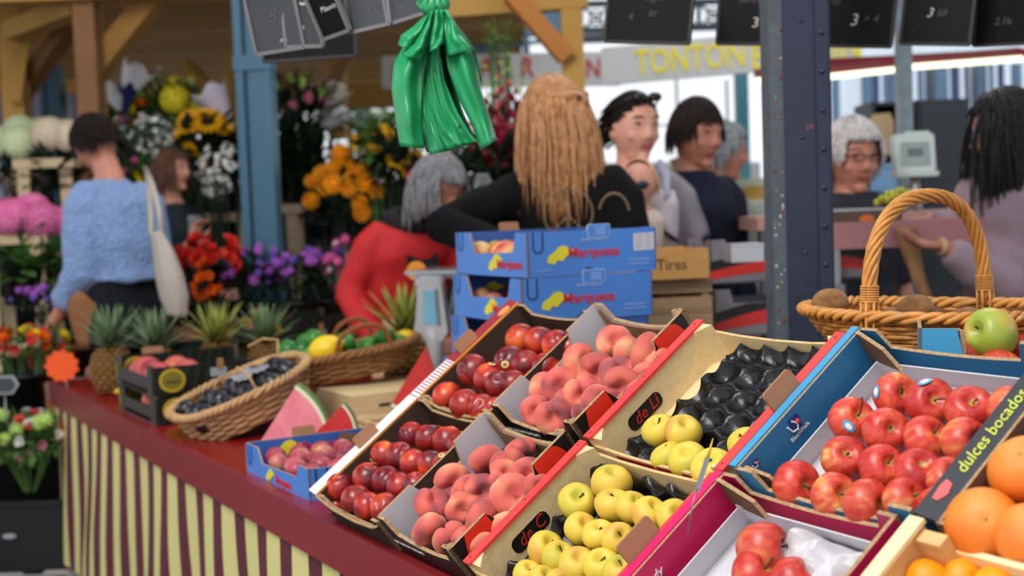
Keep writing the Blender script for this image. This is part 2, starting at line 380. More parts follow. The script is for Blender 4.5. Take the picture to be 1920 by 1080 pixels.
STEM = mat('apple_stem', (86, 62, 38), .8, .2, 90); RUSS = mat('russet_calyx', (70, 58, 40), .9, .3, 300)
def add_stem(o, r, z=.5, l=.6, col=None, bend=.25):
    mb = MB().tube([(0, 0, r*z*.8), (r*.03, 0, r*(z+l*.4)), (r*bend*.6, 0, r*(z+l*.8)), (r*bend, r*.04, r*(z+l))], [r*.05, r*.035, r*.04, r*.07], 6)
    mb.build('stem', col or STEM, o, True)
def add_calyx(o, r, z):
    mb = MB()
    for k in range(6):
        a = k*pi/3; mb.tube([(0, 0, -r*z), (cos(a)*r*.07, sin(a)*r*.07, -r*(z+.06)), (cos(a)*r*.13, sin(a)*r*.13, -r*(z+.03))], [r*.03, r*.03, .0003], 4)
    mb.build('calyx', RUSS, o)
def proto(me, name, cat): return link(name, me, None, None, 'x', cat)
STK_B = mat('blue_sticker', (72, 160, 200), .4, .05)
def sticker(o, r, dirn, lens=.31, col=None, col2=None, big=1):
    """small oval label lying on the skin"""
    d = V(dirn).normalized(); x, y, _ = basis(d); a, b = r*lens*big, r*.2*big
    def p(q, rad, k): 
        v = d*r + x*(cos(q)*a*rad)+y*(sin(q)*b*rad); return v.normalized()*r*(1.0+k)
    mb = MB(); n = 14
    vs = [d*r*1.035]+[p(2*pi*i/n, .55, .033) for i in range(n)]+[p(2*pi*i/n, 1, .03) for i in range(n)]
    mb.add(vs, [(0, 1+i, 1+(i+1) % n) for i in range(n)], 1); mb.add(vs, [(1+i, 1+n+i, 1+n+(i+1) % n, 1+(i+1) % n) for i in range(n)], 0)
    return mb.build('sticker', [col or STK_B, col2 or WHITE], o, True)
def fruit_in_tray(protos, spots, u0, w0, base, where, desc, group, cat, dirs=None, rowgap=.035, default=None, orient='rand', grow=1.10):
    """spots: (px, py, radius px). Each is put at real size on the tray bottom (tilted plane n = base + r)."""
    pos = []
    for q in spots:
        px, py, rp = q[0], q[1], (q[2] if len(q) > 2 and q[2] else default)*grow; r = .032; lift = q[3] if len(q) > 3 else 0
        for _ in range(4):
            p = onplane(px, py, tilt(u0, w0, base+r*.95+lift), ND); r = rp*(p-CP).dot(fw)/F_PX
        l = (p-T0); pos.append([l.dot(WD), l.dot(U), p, r, q])
    srt = sorted(pos, key=lambda t: t[0]); rows = []; 
    for t in srt:
        if rows and t[0]-sum(a[0] for a in rows[-1])/len(rows[-1]) < rowgap: rows[-1].append(t)
        else: rows.append([t])
    n = 0
    for ri, row in enumerate(rows):
        row.sort(key=lambda t: t[1])
        for ci, t in enumerate(row):
            p0, r0, rp0 = protos[n % len(protos)]
            rr = R.random
            if orient == 'rand': d = V((rr()-.5, rr()-.7, rr()*1.1+.1))
            elif orient == 'edge': d = U*(.75+rr()*.35)+WD*(rr()-.6)*.9+ND*(.15+rr()*.5); d = d if rr() < .72 else -d+ND
            else: d = V(orient)+V((rr()-.5, rr()-.5, rr()-.5))*.7
            M = Matrix.Translation(t[2]) @ arb(d, rr()*6.28) @ sc(t[3]/r0*(.98+rr()*.05), t[3]/r0*(.98+rr()*.05), t[3]/r0)
            rn = ORD[ri]+' row'; 
            lab = '%s, %s in %s of the %s' % (desc, ORD[ci]+' from left' if len(row) > 1 else 'alone', rn, where)
            c = copy_tree(p0, M, lab, group, cat); n += 1
    return pos
apples_y = []; 
for s_ in range(3):
    o = proto(apple_me('golden_apple', M_YEL, .034, .86, s_*2.1), 'golden_apple', 'apple'); add_calyx(o, .034, .68)
    if s_ != 1: add_stem(o, .034, .35, .35)
    apples_y.append((o, .034, 0))
M_TWO = fruit_mat('two_tone_apple_skin', [(.40, (158, 172, 62)), (.47, (196, 176, 76)), (.52, (214, 120, 66)), (.60, (206, 66, 48))], 11, .36, speck=((240, 200, 120), .13, .5), spscale=260, pole=((150, 160, 60), .02))
apples_r = []
for s_ in range(5):
    o = proto(apple_me('red_apple', M_RED, .036, .92, s_*1.7), 'red_apple', 'apple'); add_calyx(o, .036, .74)
    if s_ != 2: add_stem(o, .036, .38, .5+.1*s_, bend=.1+.1*s_)
    if s_ in (1, 3, 4): sticker(o, .036, ((.5, -.6, .5), (1, .3, .2), (-.4, .7, .6))[(1, 3, 4).index(s_)])
    apples_r.append((o, .036, 0))
two = proto(apple_me('two_tone_apple', M_TWO, .036, .93, 1.2), 'two_tone_apple', 'apple'); add_stem(two, .036, .34, .3)
nects = []
for s_ in range(4):
    o = proto(cleft_me('nectarine', M_NECT, .033, .97, .05, .16, .16, .22, s_*1.9), 'nectarine', 'nectarine')
    if s_ in (1,): sticker(o, .033, (.6, .2, .75), .22, mat('cream_sticker', (240, 214, 150), .4), mat('sticker_brown', (150, 110, 50), .4), 1.1)
    nects.append((o, .033, 0))
peaches = []
for s_ in range(4):
    o = proto(cleft_me('flat_peach', M_PEACH, .037, .70, .20, .34, .44, .38, s_*1.3, .14), 'flat_peach', 'peach'); peaches.append((o, .036, 0))
oranges = []
for s_ in range(2):
    o = proto(cleft_me('orange', M_ORA, .044, .95, .0, .2, .06, .12, s_*2.0), 'orange', 'orange')
    mb = MB()
    for k in range(5): a = k*1.256; mb.tube([(0, 0, .0385), (cos(a)*.0022, sin(a)*.0022, .0395)], [.0014, .0006], 5)
    mb.build('button', mat('orange_button', (120, 110, 50), .8), o, True); oranges.append((o, .044, 0))
clems = [(proto(cleft_me('mandarin', M_CLEM, .032, .86, .0, .2, .1, .2, 4.0), 'mandarin', 'mandarin'), .032, 0)]

# ------------------------------------------------------------ trays
def wallpoly(L, H, Hm, e, slant=.012, sag=0, lo=0, k=6):
    top = [(L, H), (L-e, H)]
    a, b = L-e-slant, e+slant
    for i in range(k+1):
        t = i/k; top.append((a+(b-a)*t, Hm-sag*sin(pi*t)))
    top += [(e, H), (0, H)]
    return [(0, lo), (L, lo)]+top
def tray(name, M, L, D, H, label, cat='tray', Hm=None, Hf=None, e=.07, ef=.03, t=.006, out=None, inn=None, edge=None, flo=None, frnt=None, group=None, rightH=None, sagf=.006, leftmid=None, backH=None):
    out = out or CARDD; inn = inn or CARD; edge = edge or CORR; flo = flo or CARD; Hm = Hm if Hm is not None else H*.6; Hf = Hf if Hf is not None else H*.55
    o = empty(name, M, label, cat, group)
    MB().box((L/2, D/2, t/2), (L-.001, D-.001, t)).build('bottom', flo, o)
    lm = Hm if leftmid is None else leftmid
    MB().prism(wallpoly(D, H, lm, e), t, (0, 0, 0), (0, 1, 0), (0, 0, 1), 0, 1, 2).build('side_panel', [out, inn, edge], o)
    MB().prism(wallpoly(D, rightH or H, Hm, e), t, (L-t, 0, 0), (0, 1, 0), (0, 0, 1), 1, 0, 2).build('side_panel', [out, inn, edge], o)
    MB().prism(wallpoly(L, H, Hf, ef, sag=sagf), t, (0, t, 0), (1, 0, 0), (0, 0, 1), 1, 0, 2).build('front_panel', [frnt or out, inn, edge], o)     # extrudes to -y
    MB().prism(wallpoly(L, H, backH or Hf, ef, sag=sagf), t, (0, D, 0), (1, 0, 0), (0, 0, 1), 0, 1, 2).build('back_panel', [out, inn, edge], o)
    return o
def tab(o, p, dx, dy, w_=.05, h=.024, m=None, t=.005):
    MB().prism(rrect(w_, h, .006), t, p, dx, dy, 0).build('stacking_tab', m or CARD, o)
# nectarine trays (lower, upper) ------------------------------------------------
WH = mat('glossy_white_flange', (236, 232, 236), .3, .05, 40); ORG = mat('orange_print', (240, 150, 30), .4, .05); MAR = mat('maroon_print', (150, 40, 52), .45, .06)
DARKC = mat('dark_brown_lining', (64, 48, 40), .85, .15, 20)
nt_lab = ['cardboard tray of nectarines with a bright white side rim, front row of trays', 'cardboard tray of nectarines with a maroon and orange side rim, upper row beside blue boxes']
for k, (wa, lo) in enumerate(((.0, 0), (.298, 1))):
    o = tray('nectarine_tray', MT(2.895, wa, 0), .292, .290 if k == 0 else .30, .074, nt_lab[k], Hm=.074, Hf=.050, e=.03, out=DARKC, inn=DARKC, group='nectarine trays')
    D = .29 if k == 0 else .30
    if k == 0:
        MB().box((-.015, D/2, .0745), (.036, D, .004), 0, None, rotm('Y', radians(14))).build('side_flange', WH, o)
        MB().box((.0035, D/2, .0765), (.004, D, .002)).build('rim_stripe', ORG, o)
    else:
        MB().box((-.015, .05, .0745), (.036, .11, .004), 0, None, rotm('Y', radians(14))).build('side_flange', WH, o)
        mb = MB()
        for q in range(13): mb.box((-.015, .004+q*.008, .0772), (.028, .0025, .001), 0, None, rotm('Y', radians(14)))
        mb.build('printed_bars', MAR, o)
        MB().box((-.016, .205, .0745), (.038, .2, .004), 0, None, rotm('Y', radians(14))).build('side_flange', MAR, o)
        MB().box((.0035, D/2, .0765), (.005, D, .002)).build('rim_stripe', ORG, o)
        M2 = Matrix.Translation((-.015, .27, .0775)) @ Matrix.Rotation(radians(14), 4, 'Y')
        MB().lathe([(0, .0012), (.011, .001), (.0112, 0)], 24, 0, M2 @ sc(.8, 1.5, 1)).build('round_emblem', mat('emblem_pink', (226, 150, 120), .5), o)
        MB().lathe([(0, .002), (.0065, .0016), (.0066, 0)], 20, 0, M2 @ sc(.8, 1.5, 1)).build('emblem_centre', ORG, o)
    tab(o, (-.016, .13, .070), (0, 1, 0), (-.25, 0, 1), .055, .030, mat('tab_kraft', (168, 122, 92), .8, .08))
    # lip of doubled board along the front
    MB().tube([(.002, -.002, .075), (.03, -.003, .064), (.06, -.004, .054), (.16, -.004, .047), (.25, -.003, .054), (.285, -.002, .066)], .004, 5, flat=.7).build('folded_lip', CORR, o, True)
GRID = lambda s: [tuple(float(v) for v in q.split(',')) for q in s.split()]
fruit_in_tray(nects, GRID('638,914,26 668,937,27 690,950,26 722,953,27 632,949,15,-.012 690,896,27 725,901,26 752,913,26 781,911,25 720,853,24 750,856,26 777,869,26 810,871,26 835,873,24 772,815,23 806,822,26 840,826,27 862,836,24'), 3.0, .1, .02,
    'front nectarine tray', 'red nectarine', 'nectarines in the front tray', 'nectarine', rowgap=.032)
fruit_in_tray(nects, GRID('838,743,26 874,759,28 905,766,26 930,768,23 888,696,30 917,710,27 937,722,26 964,720,25 957,678,28 988,684,26 1024,688,26 1002,712,18 976,636,27 1012,640,27 1044,647,27 1070,652,22'), 3.0, .4, .02,
    'upper nectarine tray', 'shiny red nectarine', 'nectarines in the upper tray', 'nectarine', rowgap=.032)
# flat peach trays ----------------------------------------------------------------
GREYL = mat('grey_white_lining', (196, 192, 196), .6, .05, 8)
pl = ['black and red cardboard tray of flat peaches, front row of trays', 'black and red cardboard tray of flat peaches, upper row of trays']
for k, wa in enumerate((.004, .305)):
    D = .285 if k == 0 else .302
    o = tray('peach_tray', MT(3.195, wa, 0), .285, D, .088, pl[k], Hm=.058, Hf=.052, e=.085, ef=.03, out=BLACK, inn=GREYL, flo=DARKC, group='flat peach trays', leftmid=.050, t=.007, sagf=.01)
    # inner brown facing on front and back
    MB().prism(wallpoly(.262, .078, .048, .01, sag=.008, lo=.008), .002, (.011, D-.0075, 0), (1, 0, 0), (0, 0, 1), 0).build('inner_facing', CARD, o)
    for yy in (.0, D-.012):                            # folded corner columns of corrugated board
        mb = MB().tube([(.278, yy+.006, .02), (.278, yy+.006, .092)], .007, 8, flat=.6).tube([(.266, yy+.006, .02), (.266, yy+.006, .088)], .0045, 6)
        mb.build('corner_fold', CORR, o, True)
    # red print on the outer faces of the right side panel
    for a, b in ((.014, .085), (D-.085, D-.014)):
        cxx = [(a, .0585), (a+.002, .087), (b, .087)] if a < .1 else [(a, .087), (b, .087)]
        if a < .1: poly = [(a+.010*0+.0, .060)]+[(a+.0715*cos(q*pi/16)*1.0, .040+.046*sin(q*pi/16)) for q in range(0, 9)][::-1]
        arc = [(b-.004-.055*sin(q*pi/16), .040+.047*(1-cos(q*pi/16))) for q in range(9)] if a > .1 else None
        if a < .1: poly = [(b, .040)]+[(b, .0872), (a+.02, .0872)]+[(a+.02*(1-q/6), .0872-.045*(q/6)) for q in range(1, 7)]+[(a+.03, .040)]
        else: poly = [(a, .040)]+[(b-.028+.022*cos(pi/2*q/6), .040+.047*sin(pi/2*q/6)) for q in range(7)]+[(a, .0872)]
        MB().prism(poly, -.0008, (.2853, 0, 0), (0, 1, 0), (0, 0, 1), 0).build('red_print', REDP, o)
    MB().prism([(.085, .034), (D-.085, .034), (D-.085, .0575), (.085, .0575)], -.0008, (.2853, 0, 0), (0, 1, 0), (0, 0, 1), 0).build('red_print', REDP, o)
    text('small_print', 'FRUIT SELECTION  PECHE PLATE', .008, frame(V((.006, -.0012, .03)), V((1, 0, 0)), V((0, 0, 1)), V((0, -1, 0))), WHITE, o, align='LEFT')
fruit_in_tray(peaches, GRID('812,944,33 806,992,33 843,1008,31 868,1018,30 898,1022,30 850,906,34 865,954,28 905,975,38 948,988,27 876,918,30 905,925,33 962,930,40 988,966,27 912,865,33 952,870,32 948,893,32 990,892,32 974,846,30 1010,918,28 700,0,0'.replace(' 700,0,0', '')), 3.3, .1, .02,
    'front peach tray', 'rosy flat peach', 'flat peaches in the front tray', 'peach', orient='edge', rowgap=.036)
fruit_in_tray(peaches, GRID('1006,772,28 1040,781,34 1022,731,30 1052,724,34 1067,757,29 1090,741,32 1098,768,26 1124,756,33 1092,681,34 1118,700,36 1160,702,35 1166,724,34 1190,738,25 1152,643,32 1176,662,31 1213,664,36 1236,680,26 1210,706,24 1080,690,26'), 3.3, .4, .02,
    'upper peach tray', 'dusky flat peach', 'flat peaches in the upper tray', 'peach', orient='edge', rowgap=.036)
# wooden apple crates ---------------------------------------------------------------
CRED = mat('crate_red_edge', (226, 66, 64), .5, .05)
cl = ['poplar crate filled with yellow apples, red painted rims, front row', 'poplar crate with few yellow apples on a black moulded liner, upper row']
CL = .345
PLASTIC = mat('black_moulded_plastic', (9, 9, 11), .30, .2, 20, bump=.25, bscale=50)
for k, wa in enumerate((.0, .290)):
    D = .282 if k == 0 else .302; H = .078
    o = empty('apple_crate', MT(3.535, wa, 0), cl[k], 'crate', 'poplar apple crates')
    MB().box((CL/2, D/2, .003), (CL, D, .004)).build('bottom', WOOD, o)
    for x in (0, CL-.006):
        MB().box((x+.003, D/2, H/2), (.006, D, H)).build('side_panel', WOOD, o)
        mb = MB().box((x-.001, D/2, H+.001), (.020, D, .006)); q = mb.build('painted_rim', CRED, o)
        for y in (.012, D-.012, D/2):
            MB().lathe([(0, .001), (.0018, .0006), (.002, 0)], 8, 0, Matrix.Translation((x-.002, y, H+.004))).build('staple', mat('rust', (110, 50, 40), .6), q)
    for y in (0, D-.005):
        MB().prism([(0, .012), (CL, .012), (CL, H*.80), (CL*.75, H*.70), (CL*.5, H*.67), (CL*.25, H*.70), (0, H*.80)], .005, (0, y+.005, 0), (1, 0, 0), (0, 0, 1), 0, 0, 1).build('end_slat', [WOOD, WOODE], o)
    if k == 1:
        MB().prism([(.06, H*.44), (CL-.02, H*.44), (CL-.02, H*.62), (.06, H*.66)], .0008, (0, -.0002, 0), (1, 0, 0), (0, 0, 1), 0).build('red_band', mat('band_red', (150, 34, 30), .6), o)
    for (x, y, sx_, sy_) in ((.006, .005, 1, 1), (CL-.006, .005, -1, 1), (.006, D-.005, 1, -1), (CL-.006, D-.005, -1, -1)):
        p = [(0, 0), (.028, 0), (0, .028)]
        mb = MB(); z0, z1 = .005, H-.001
        vs = [(x+a*sx_, y+b*sy_, z) for z in (z0, z1) for a, b in p]
        mb.add(vs, [(0, 2, 1), (3, 4, 5), (0, 1, 4, 3), (1, 2, 5, 4), (2, 0, 3, 5)]).build('corner_post', WOOD, o)
    # black pill shaped print with red script letters on the inner face
    py0, pz0 = (.072, .024)
    MB().prism(rrect(.082, .028, .012, 5, py0, pz0), .0008, (.0061, 0, 0), (0, 1, 0), (0, 0, 1), 0).build('black_emblem', BLACK, o)
    text('emblem_lettering', 'de Li' if k else 'de C', .03, frame(V((.0075, .115, .0385)), V((0, -1, 0)) if 0 else V((0, 1, 0)), V((0, 0, 1)), V((1, 0, 0))), mat('letter_red', (190, 40, 40), .5), o, shear=.25)
    # moulded liner with cups
    nu, nv2 = 96, 78; cw = .060
    def liner(s, t, k=k, D=D):
        y = .010+(D-.02)*t; off = (.010+.070*max(0, t-.15)) if k == 1 else .006; x = .008+off+(CL-.018-off)*s
        a = y/cw*1.15; row = math.floor(a); bx = x/cw+(row % 2)*.5; dx = (bx-math.floor(bx)-.5); dy = a-row-.5
        d = min(1, sqrt(dx*dx+dy*dy)*1.9); z = .006+.020*(d**2)+.004*nv((x, y, 0), 28, k)
        ed = max(0, 1-min(s, 1-s)*16)+max(0, 1-min(t, 1-t)*13)
        z += (.016*min(1, ed)+.004*nv((x, y, 2), 60, k)*ed)*(1 if s > .5 or t > .9 else .45)
        if k == 1: z += .05*max(0, t-.8)*2*(.3+.7*s)
        return (x, y, z)
    MB().grid(liner, nu, nv2).build('moulded_liner', PLASTIC, o, True)
fruit_in_tray(apples_y, GRID('1083,943,34 1148,906,36 1089,993,30 1124,1005,31 1161,1012,31 1200,1028,33 1237,1030,32 1151,948,33 1186,954,31 1218,964,33 1265,971,33 1023,1030,33 1049,1046,31 1083,1059,33 1128,1062,33 1166,1074,33 990,1078,28 1018,1092,30 1294,978,28,.01 1052,1100,31 1090,1112,31 1130,1120,30'), 3.7, .1, .016,
    'front apple crate', 'yellow apple', 'yellow apples in the front crate', 'apple', orient=(.2, -.6, .8), rowgap=.034)
fruit_in_tray(apples_y, GRID('1238,809,32 1281,812,33 1252,858,30 1291,863,35 1336,879,38 1400,834,32'), 3.7, .4, .018,
    'black-lined upper crate', 'yellow speckled apple', 'yellow apples in the upper crate', 'apple', orient=(-.2, -.3, .9), rowgap=.034)
# blue tray ------------------------------------------------------------------------
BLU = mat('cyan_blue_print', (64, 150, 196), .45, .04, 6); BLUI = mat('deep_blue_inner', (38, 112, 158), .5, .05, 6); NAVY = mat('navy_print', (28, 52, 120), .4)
def brand(o, M, s=1.0):
    """square emblem with a red apple and hook, lettering below"""
    MB().prism([(-.011*s, .0), (.010*s, .0), (.013*s, .020*s), (-.007*s, .022*s)], .0006, M @ V((0, 0, 0)), M.to_3x3() @ V((1, 0, 0)), M.to_3x3() @ V((0, 1, 0)), 0).build('emblem_square', NAVY, o)
    MB().tube([M @ V(p) for p in ((-.014*s, .016*s, .001), (-.010*s, .004*s, .001), (.0, .001*s, .001), (.004*s, .009*s, .001), (-.003*s, .018*s, .001))], .0014*s, 6).build('emblem_hook', WHITE, o)
    MB().ell(M @ V((.006*s, .011*s, .0008)), (.004*s, .004*s, .004*s), 12, 8, 0).build('emblem_apple', mat('emblem_red', (214, 40, 60), .4), o)
BWM = MT(3.915, .290, 0); BL, BD, BH = .318, .306, .092
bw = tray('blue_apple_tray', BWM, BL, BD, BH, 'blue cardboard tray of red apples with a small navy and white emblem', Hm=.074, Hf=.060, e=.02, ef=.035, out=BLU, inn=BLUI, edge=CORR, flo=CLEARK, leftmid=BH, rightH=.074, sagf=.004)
MB().box((-.005, BD/2, BH+.001), (.014, BD*.98, .004)).build('rim_flange', BLU, bw)
MB().prism([(.02, .004), (BD-.01, .004), (BD-.02, .045), (.03, .045)], .002, (.010, 0, 0), (0, 1, 0), (.25, 0, 1), 0).build('paper_liner', CLEARK, bw)
MB().prism([(.01, .004), (BL-.01, .004), (BL-.02, .044), (.02, .044)], .002, (0, BD-.012, 0), (1, 0, 0), (0, -.2, 1), 0).build('paper_liner', CLEARK, bw)
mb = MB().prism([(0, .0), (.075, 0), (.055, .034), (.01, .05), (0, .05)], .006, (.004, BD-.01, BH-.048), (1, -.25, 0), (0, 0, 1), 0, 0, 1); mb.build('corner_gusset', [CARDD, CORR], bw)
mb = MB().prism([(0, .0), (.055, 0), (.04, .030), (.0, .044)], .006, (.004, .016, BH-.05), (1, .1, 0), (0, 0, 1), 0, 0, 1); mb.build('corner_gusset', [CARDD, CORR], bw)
tab(bw, (-.020, .115, BH-.004), (0, 1, 0), (-.2, 0, 1), .062, .034, mat('tab_kraft', (168, 122, 92), .8, .08))
brand(bw, frame(V((.0075, .118, .060)), V((0, 1, 0)), V((0, 0, 1)), V((1, 0, 0))))
text('brand_lettering', 'BlueWhale', .0095, frame(V((.0075, .119, .054)), V((0, 1, 0)), V((0, 0, 1)), V((1, 0, 0))), WHITE, bw)
brand(bw, frame(V((.0075, .030, .070)), V((0, 1, 0)), V((0, 0, 1)), V((1, 0, 0))), .5)
fruit_in_tray(apples_r, GRID('1492,909,44 1565,930,43 1627,947,46 1697,941,43 1582,861,43 1652,877,43 1722,886,44 1781,901,43 1597,790,42 1662,808,43 1735,823,42 1807,828,44 1678,742,41 1743,756,46 1818,771,45 1896,768,45 1758,950,36'), 4.1, .4, .022,
    'blue apple tray', 'red apple', 'red apples in the blue tray', 'apple', orient=(.25, -.75, .5), rowgap=.04, grow=1.05)
# pink tray below it -----------------------------------------------------------------
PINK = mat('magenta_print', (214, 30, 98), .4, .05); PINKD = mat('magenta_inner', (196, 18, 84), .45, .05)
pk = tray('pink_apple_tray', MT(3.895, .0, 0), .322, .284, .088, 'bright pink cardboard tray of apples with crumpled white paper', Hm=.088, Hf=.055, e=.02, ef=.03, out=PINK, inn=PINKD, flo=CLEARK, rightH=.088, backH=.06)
MB().box((-.006, .142, .0885), (.016, .28, .004)).build('rim_flange', PINK, pk)
MB().prism([(.01, .004), (.27, .004), (.262, .046), (.02, .046)], .002, (.010, 0, 0), (0, 1, 0), (.25, 0, 1), 0).build('paper_liner', CLEARK, pk)
MB().prism([(.01, .004), (.31, .004), (.30, .05), (.02, .05)], .002, (0, .272, 0), (1, 0, 0), (0, -.2, 1), 0).build('paper_liner', CLEARK, pk)
MB().prism([(0, .0), (.085, 0), (.075, .028), (.01, .045), (0, .045)], .006, (.004, .270, .046), (1, -.12, 0), (0, 0, 1), 0, 0, 1).build('corner_gusset', [CARDD, CORR], pk)
tab(pk, (-.022, .095, .084), (0, 1, 0), (-.2, 0, 1), .066, .034, mat('tab_kraft', (168, 122, 92), .8, .08))
text('brand_lettering', 'Lady', .020, frame(V((.0075, .100, .062)), V((0, 1, 0)), V((0, 0, 1)), V((1, 0, 0))), WHITE, pk, shear=.35)
def crumple(s, t):
    x = .125+.182*s+.012*sin(7*t)*(1-s); y = .09+.172*t
    k = min(1, 4*min(s, 1-s, t, 1-t)+.25)
    return (x, y, .010+k*(.038+.034*nv((x, y, 0), 15, 3)+.034*abs(nv((x, y, 1), 30, 5))-.020*abs(nv((x, y, 3), 22, 8))+.012*t))
MB().grid(crumple, 40, 36).build('crumpled_paper', mat('white_tissue', (206, 205, 207), .7, .03), None, False, M=MT(3.895, 0, 0), label='crumpled white tissue paper lying in the pink tray', cat='paper', solid=.0006)
fruit_in_tray(apples_r, GRID('1432,1031,50 1417,1080,46 1490,1092,45'), 4.0, .1, .022, 'pink tray', 'pink apple', 'apples in the pink tray', 'apple', orient=(.7, -.4, .3), rowgap=.04)
# black orange tray ------------------------------------------------------------------
DK = mat('charcoal_print', (48, 50, 56), .5, .06)
OM = MT(4.268, .288, .002)
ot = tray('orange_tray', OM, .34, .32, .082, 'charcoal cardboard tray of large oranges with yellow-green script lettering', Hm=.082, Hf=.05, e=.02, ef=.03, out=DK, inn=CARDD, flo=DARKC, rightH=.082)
MB().box((-.015, .16, .0835), (.034, .315, .004), 0, None, rotm('Y', radians(12))).build('side_flange', DK, ot)
LT = frame(V((-.0155, .150, .0862)), V((0, 1, 0)), V((-1, 0, .213)).normalized(), V((.213, 0, 1)).normalized())
text('script_lettering', 'dulces bocados', .0235, LT, mat('lime_letter', (210, 222, 70), .5), ot, shear=.3)
MB().prism([(-.013, 0), (0, -.006), (.016, -.002), (.020, .008), (.008, .010), (-.012, .008)], .0008, LT @ V((-.108, -.001, 0)), LT.to_3x3() @ V((1, 0, 0)), LT.to_3x3() @ V((0, 1, 0)), 0).build('heart_print', mat('coral_print', (230, 96, 96), .5), ot)
MB().prism([(0, 0), (.05, .0), (.05, .014), (.0, .012)], .004, (-.030, .10, .074), (0, 1, 0), (-.3, 0, -1), 0).build('blue_tongue', BLU, ot)
fruit_in_tray(oranges, GRID('1846,986,66 1922,885,62 1930,1010,60 2010,965,62 2018,870,60 2110,900,60 2100,990,62'), 4.4, .4, .022, 'black orange tray', 'large orange', 'oranges in the black tray', 'orange', orient=(-.1, -.9, .5), rowgap=.06)
# pine crate of mandarins ------------------------------------------------------------
PINE = mat('raw_pine', (222, 180, 122), .65, .14, 5, stretch=(2, 2, 14), bump=.1); PINEL = mat('pale_pine_rim', (240, 218, 170), .6, .06, 8)
pc = empty('mandarin_crate', MT(4.252, -.072, .0), 'raw pine crate of mandarins in front of the oranges', 'crate')
MB().box((.18, .175, .003), (.36, .35, .006)).build('bottom', PINE, pc)
for x in (0, .35): MB().box((x+.004, .175, .05), (.010, .35, .09)).build('side_panel', PINE, pc); MB().box((x+.004, .175, .097), (.022, .352, .006)).build('top_rail', PINEL, pc)
for y in (.003, .345): MB().box((.18, y, .040), (.35, .008, .05)).build('end_slat', PINEL if y > .1 else PINE, pc)
for x, y in ((.014, .014), (.014, .335), (.345, .014), (.345, .335)): MB().prism([(-.0, 0), (.045, 0), (.045, .085), (0, .085)], .018, (x-.01 if x < .1 else x-.036, y+.009, .004), (1, 0, 0), (0, 0, 1), 0).build('corner_post', PINE, pc)
fruit_in_tray(clems, GRID('1742,1088,42 1806,1086,36 1860,1100,36'), 4.3, .1, .02, 'pine crate', 'bright mandarin', 'mandarins in the pine crate', 'mandarin', rowgap=.05)
# blue tray on the shelf, at the back right -------------------------------------------
bo = at(1722, 655, 2.10); BX = V((.955, -.295, .0)).normalized(); BY = Z.cross(BX)
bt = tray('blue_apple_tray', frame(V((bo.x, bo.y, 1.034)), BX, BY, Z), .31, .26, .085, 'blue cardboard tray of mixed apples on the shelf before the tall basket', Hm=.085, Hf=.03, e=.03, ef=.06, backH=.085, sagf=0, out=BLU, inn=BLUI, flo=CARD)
MB().prism([(0, .0), (.052, 0), (.046, .04), (.004, .04)], .008, (.066, .006, .04), (-.2, 1, 0), (0, 0, 1), 0, 0, 1).build('corner_fold', [CARDD, CORR], bt)
def apple_at(px, py, rp, d, label, group, dirn, pr):
    p = at(px, py, d); r = rp*d/F_PX
    return copy_tree(pr[0], Matrix.Translation(p) @ arb(dirn, 2.2) @ sc(r/pr[1]), label, group)
for q in ((1857, 629, 51, 2.16, 'large green and red apple on top of the blue tray before the basket', (-.9, -.45, .35), 0), (1808, 676, 37, 2.17, 'orange-red apple low in the shelf tray, leftmost there', (0, .5, .8), 2),
          (1872, 694, 42, 2.13, 'orange-red apple below the large green and red one', (.2, .6, .8), 2), (1915, 656, 34, 2.20, 'small red apple right of the large green and red one', (0, .4, .9), 1), (1903, 676, 30, 2.25, 'dark red apple behind the others in the shelf tray', (0, .4, .9), 3)):
    apple_at(q[0], q[1], q[2], q[3], q[4], 'apples in the shelf tray', q[5], (two, .036, 0) if q[6] == 0 else apples_r[q[6]])
# metal price pin
pn = empty('price_pin', at(1292, 1000, 1.69), 'thin metal price pin stuck between the apple crates', 'pin')
a0 = pn.matrix_basis.inverted()
P = [a0 @ at(1289, 1000, 1.69), a0 @ at(1300, 940, 1.70), a0 @ at(1307, 915, 1.705)]
MB().tube(P, [.0007, .001, .0012], 6).build('needle', METAL, pn, True)
MB().bar(a0 @ at(1306, 922, 1.705), a0 @ at(1327, 858, 1.715), .0065, .002, 0, (0, 1, 0)).build('blade', METAL, pn)
MB().tube([a0 @ at(1327, 858, 1.715), a0 @ at(1337, 822, 1.72)], [.0025, .0008], 6).build('tip', mat('brass', (226, 190, 60), .4, metal=.3), pn, True)
# ------------------------------------------------------------ blue peach boxes with red lettering
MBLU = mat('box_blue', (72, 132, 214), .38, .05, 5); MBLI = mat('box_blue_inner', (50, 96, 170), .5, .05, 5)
SPL = mat('splash_yellow', (232, 218, 40), .5, .06); LTR = mat('letter_crimson', (214, 34, 46), .45, .03); PALE = mat('pale_blue_print', (176, 204, 240), .5, .02)
LIGHTL = mat('label_white', (214, 210, 216), .55, .03); GREYP = mat('label_grey_print', (160, 158, 166), .6, .03); SHADOWB = mat('dark_gap', (20, 22, 30), .8)
PX, PZ = V((1, 0, 0)), V((0, 0, 1))
def blob(o, M, s, name='paint_splash', m=None):
    pts = [(-.5, -.22), (-.42, .0), (-.2, .12), (0, .3), (.22, .34), (.42, .22), (.62, .16), (.5, .05), (.3, -.02), (.12, -.2), (-.08, -.16), (-.2, -.3), (-.38, -.26)]
    R3 = M.to_3x3()
    MB().prism([(a*s, b*s) for a, b in pts], .0008, M.translation, R3 @ PX, R3 @ V((0, 1, 0)), 0).build(name, m or SPL, o)
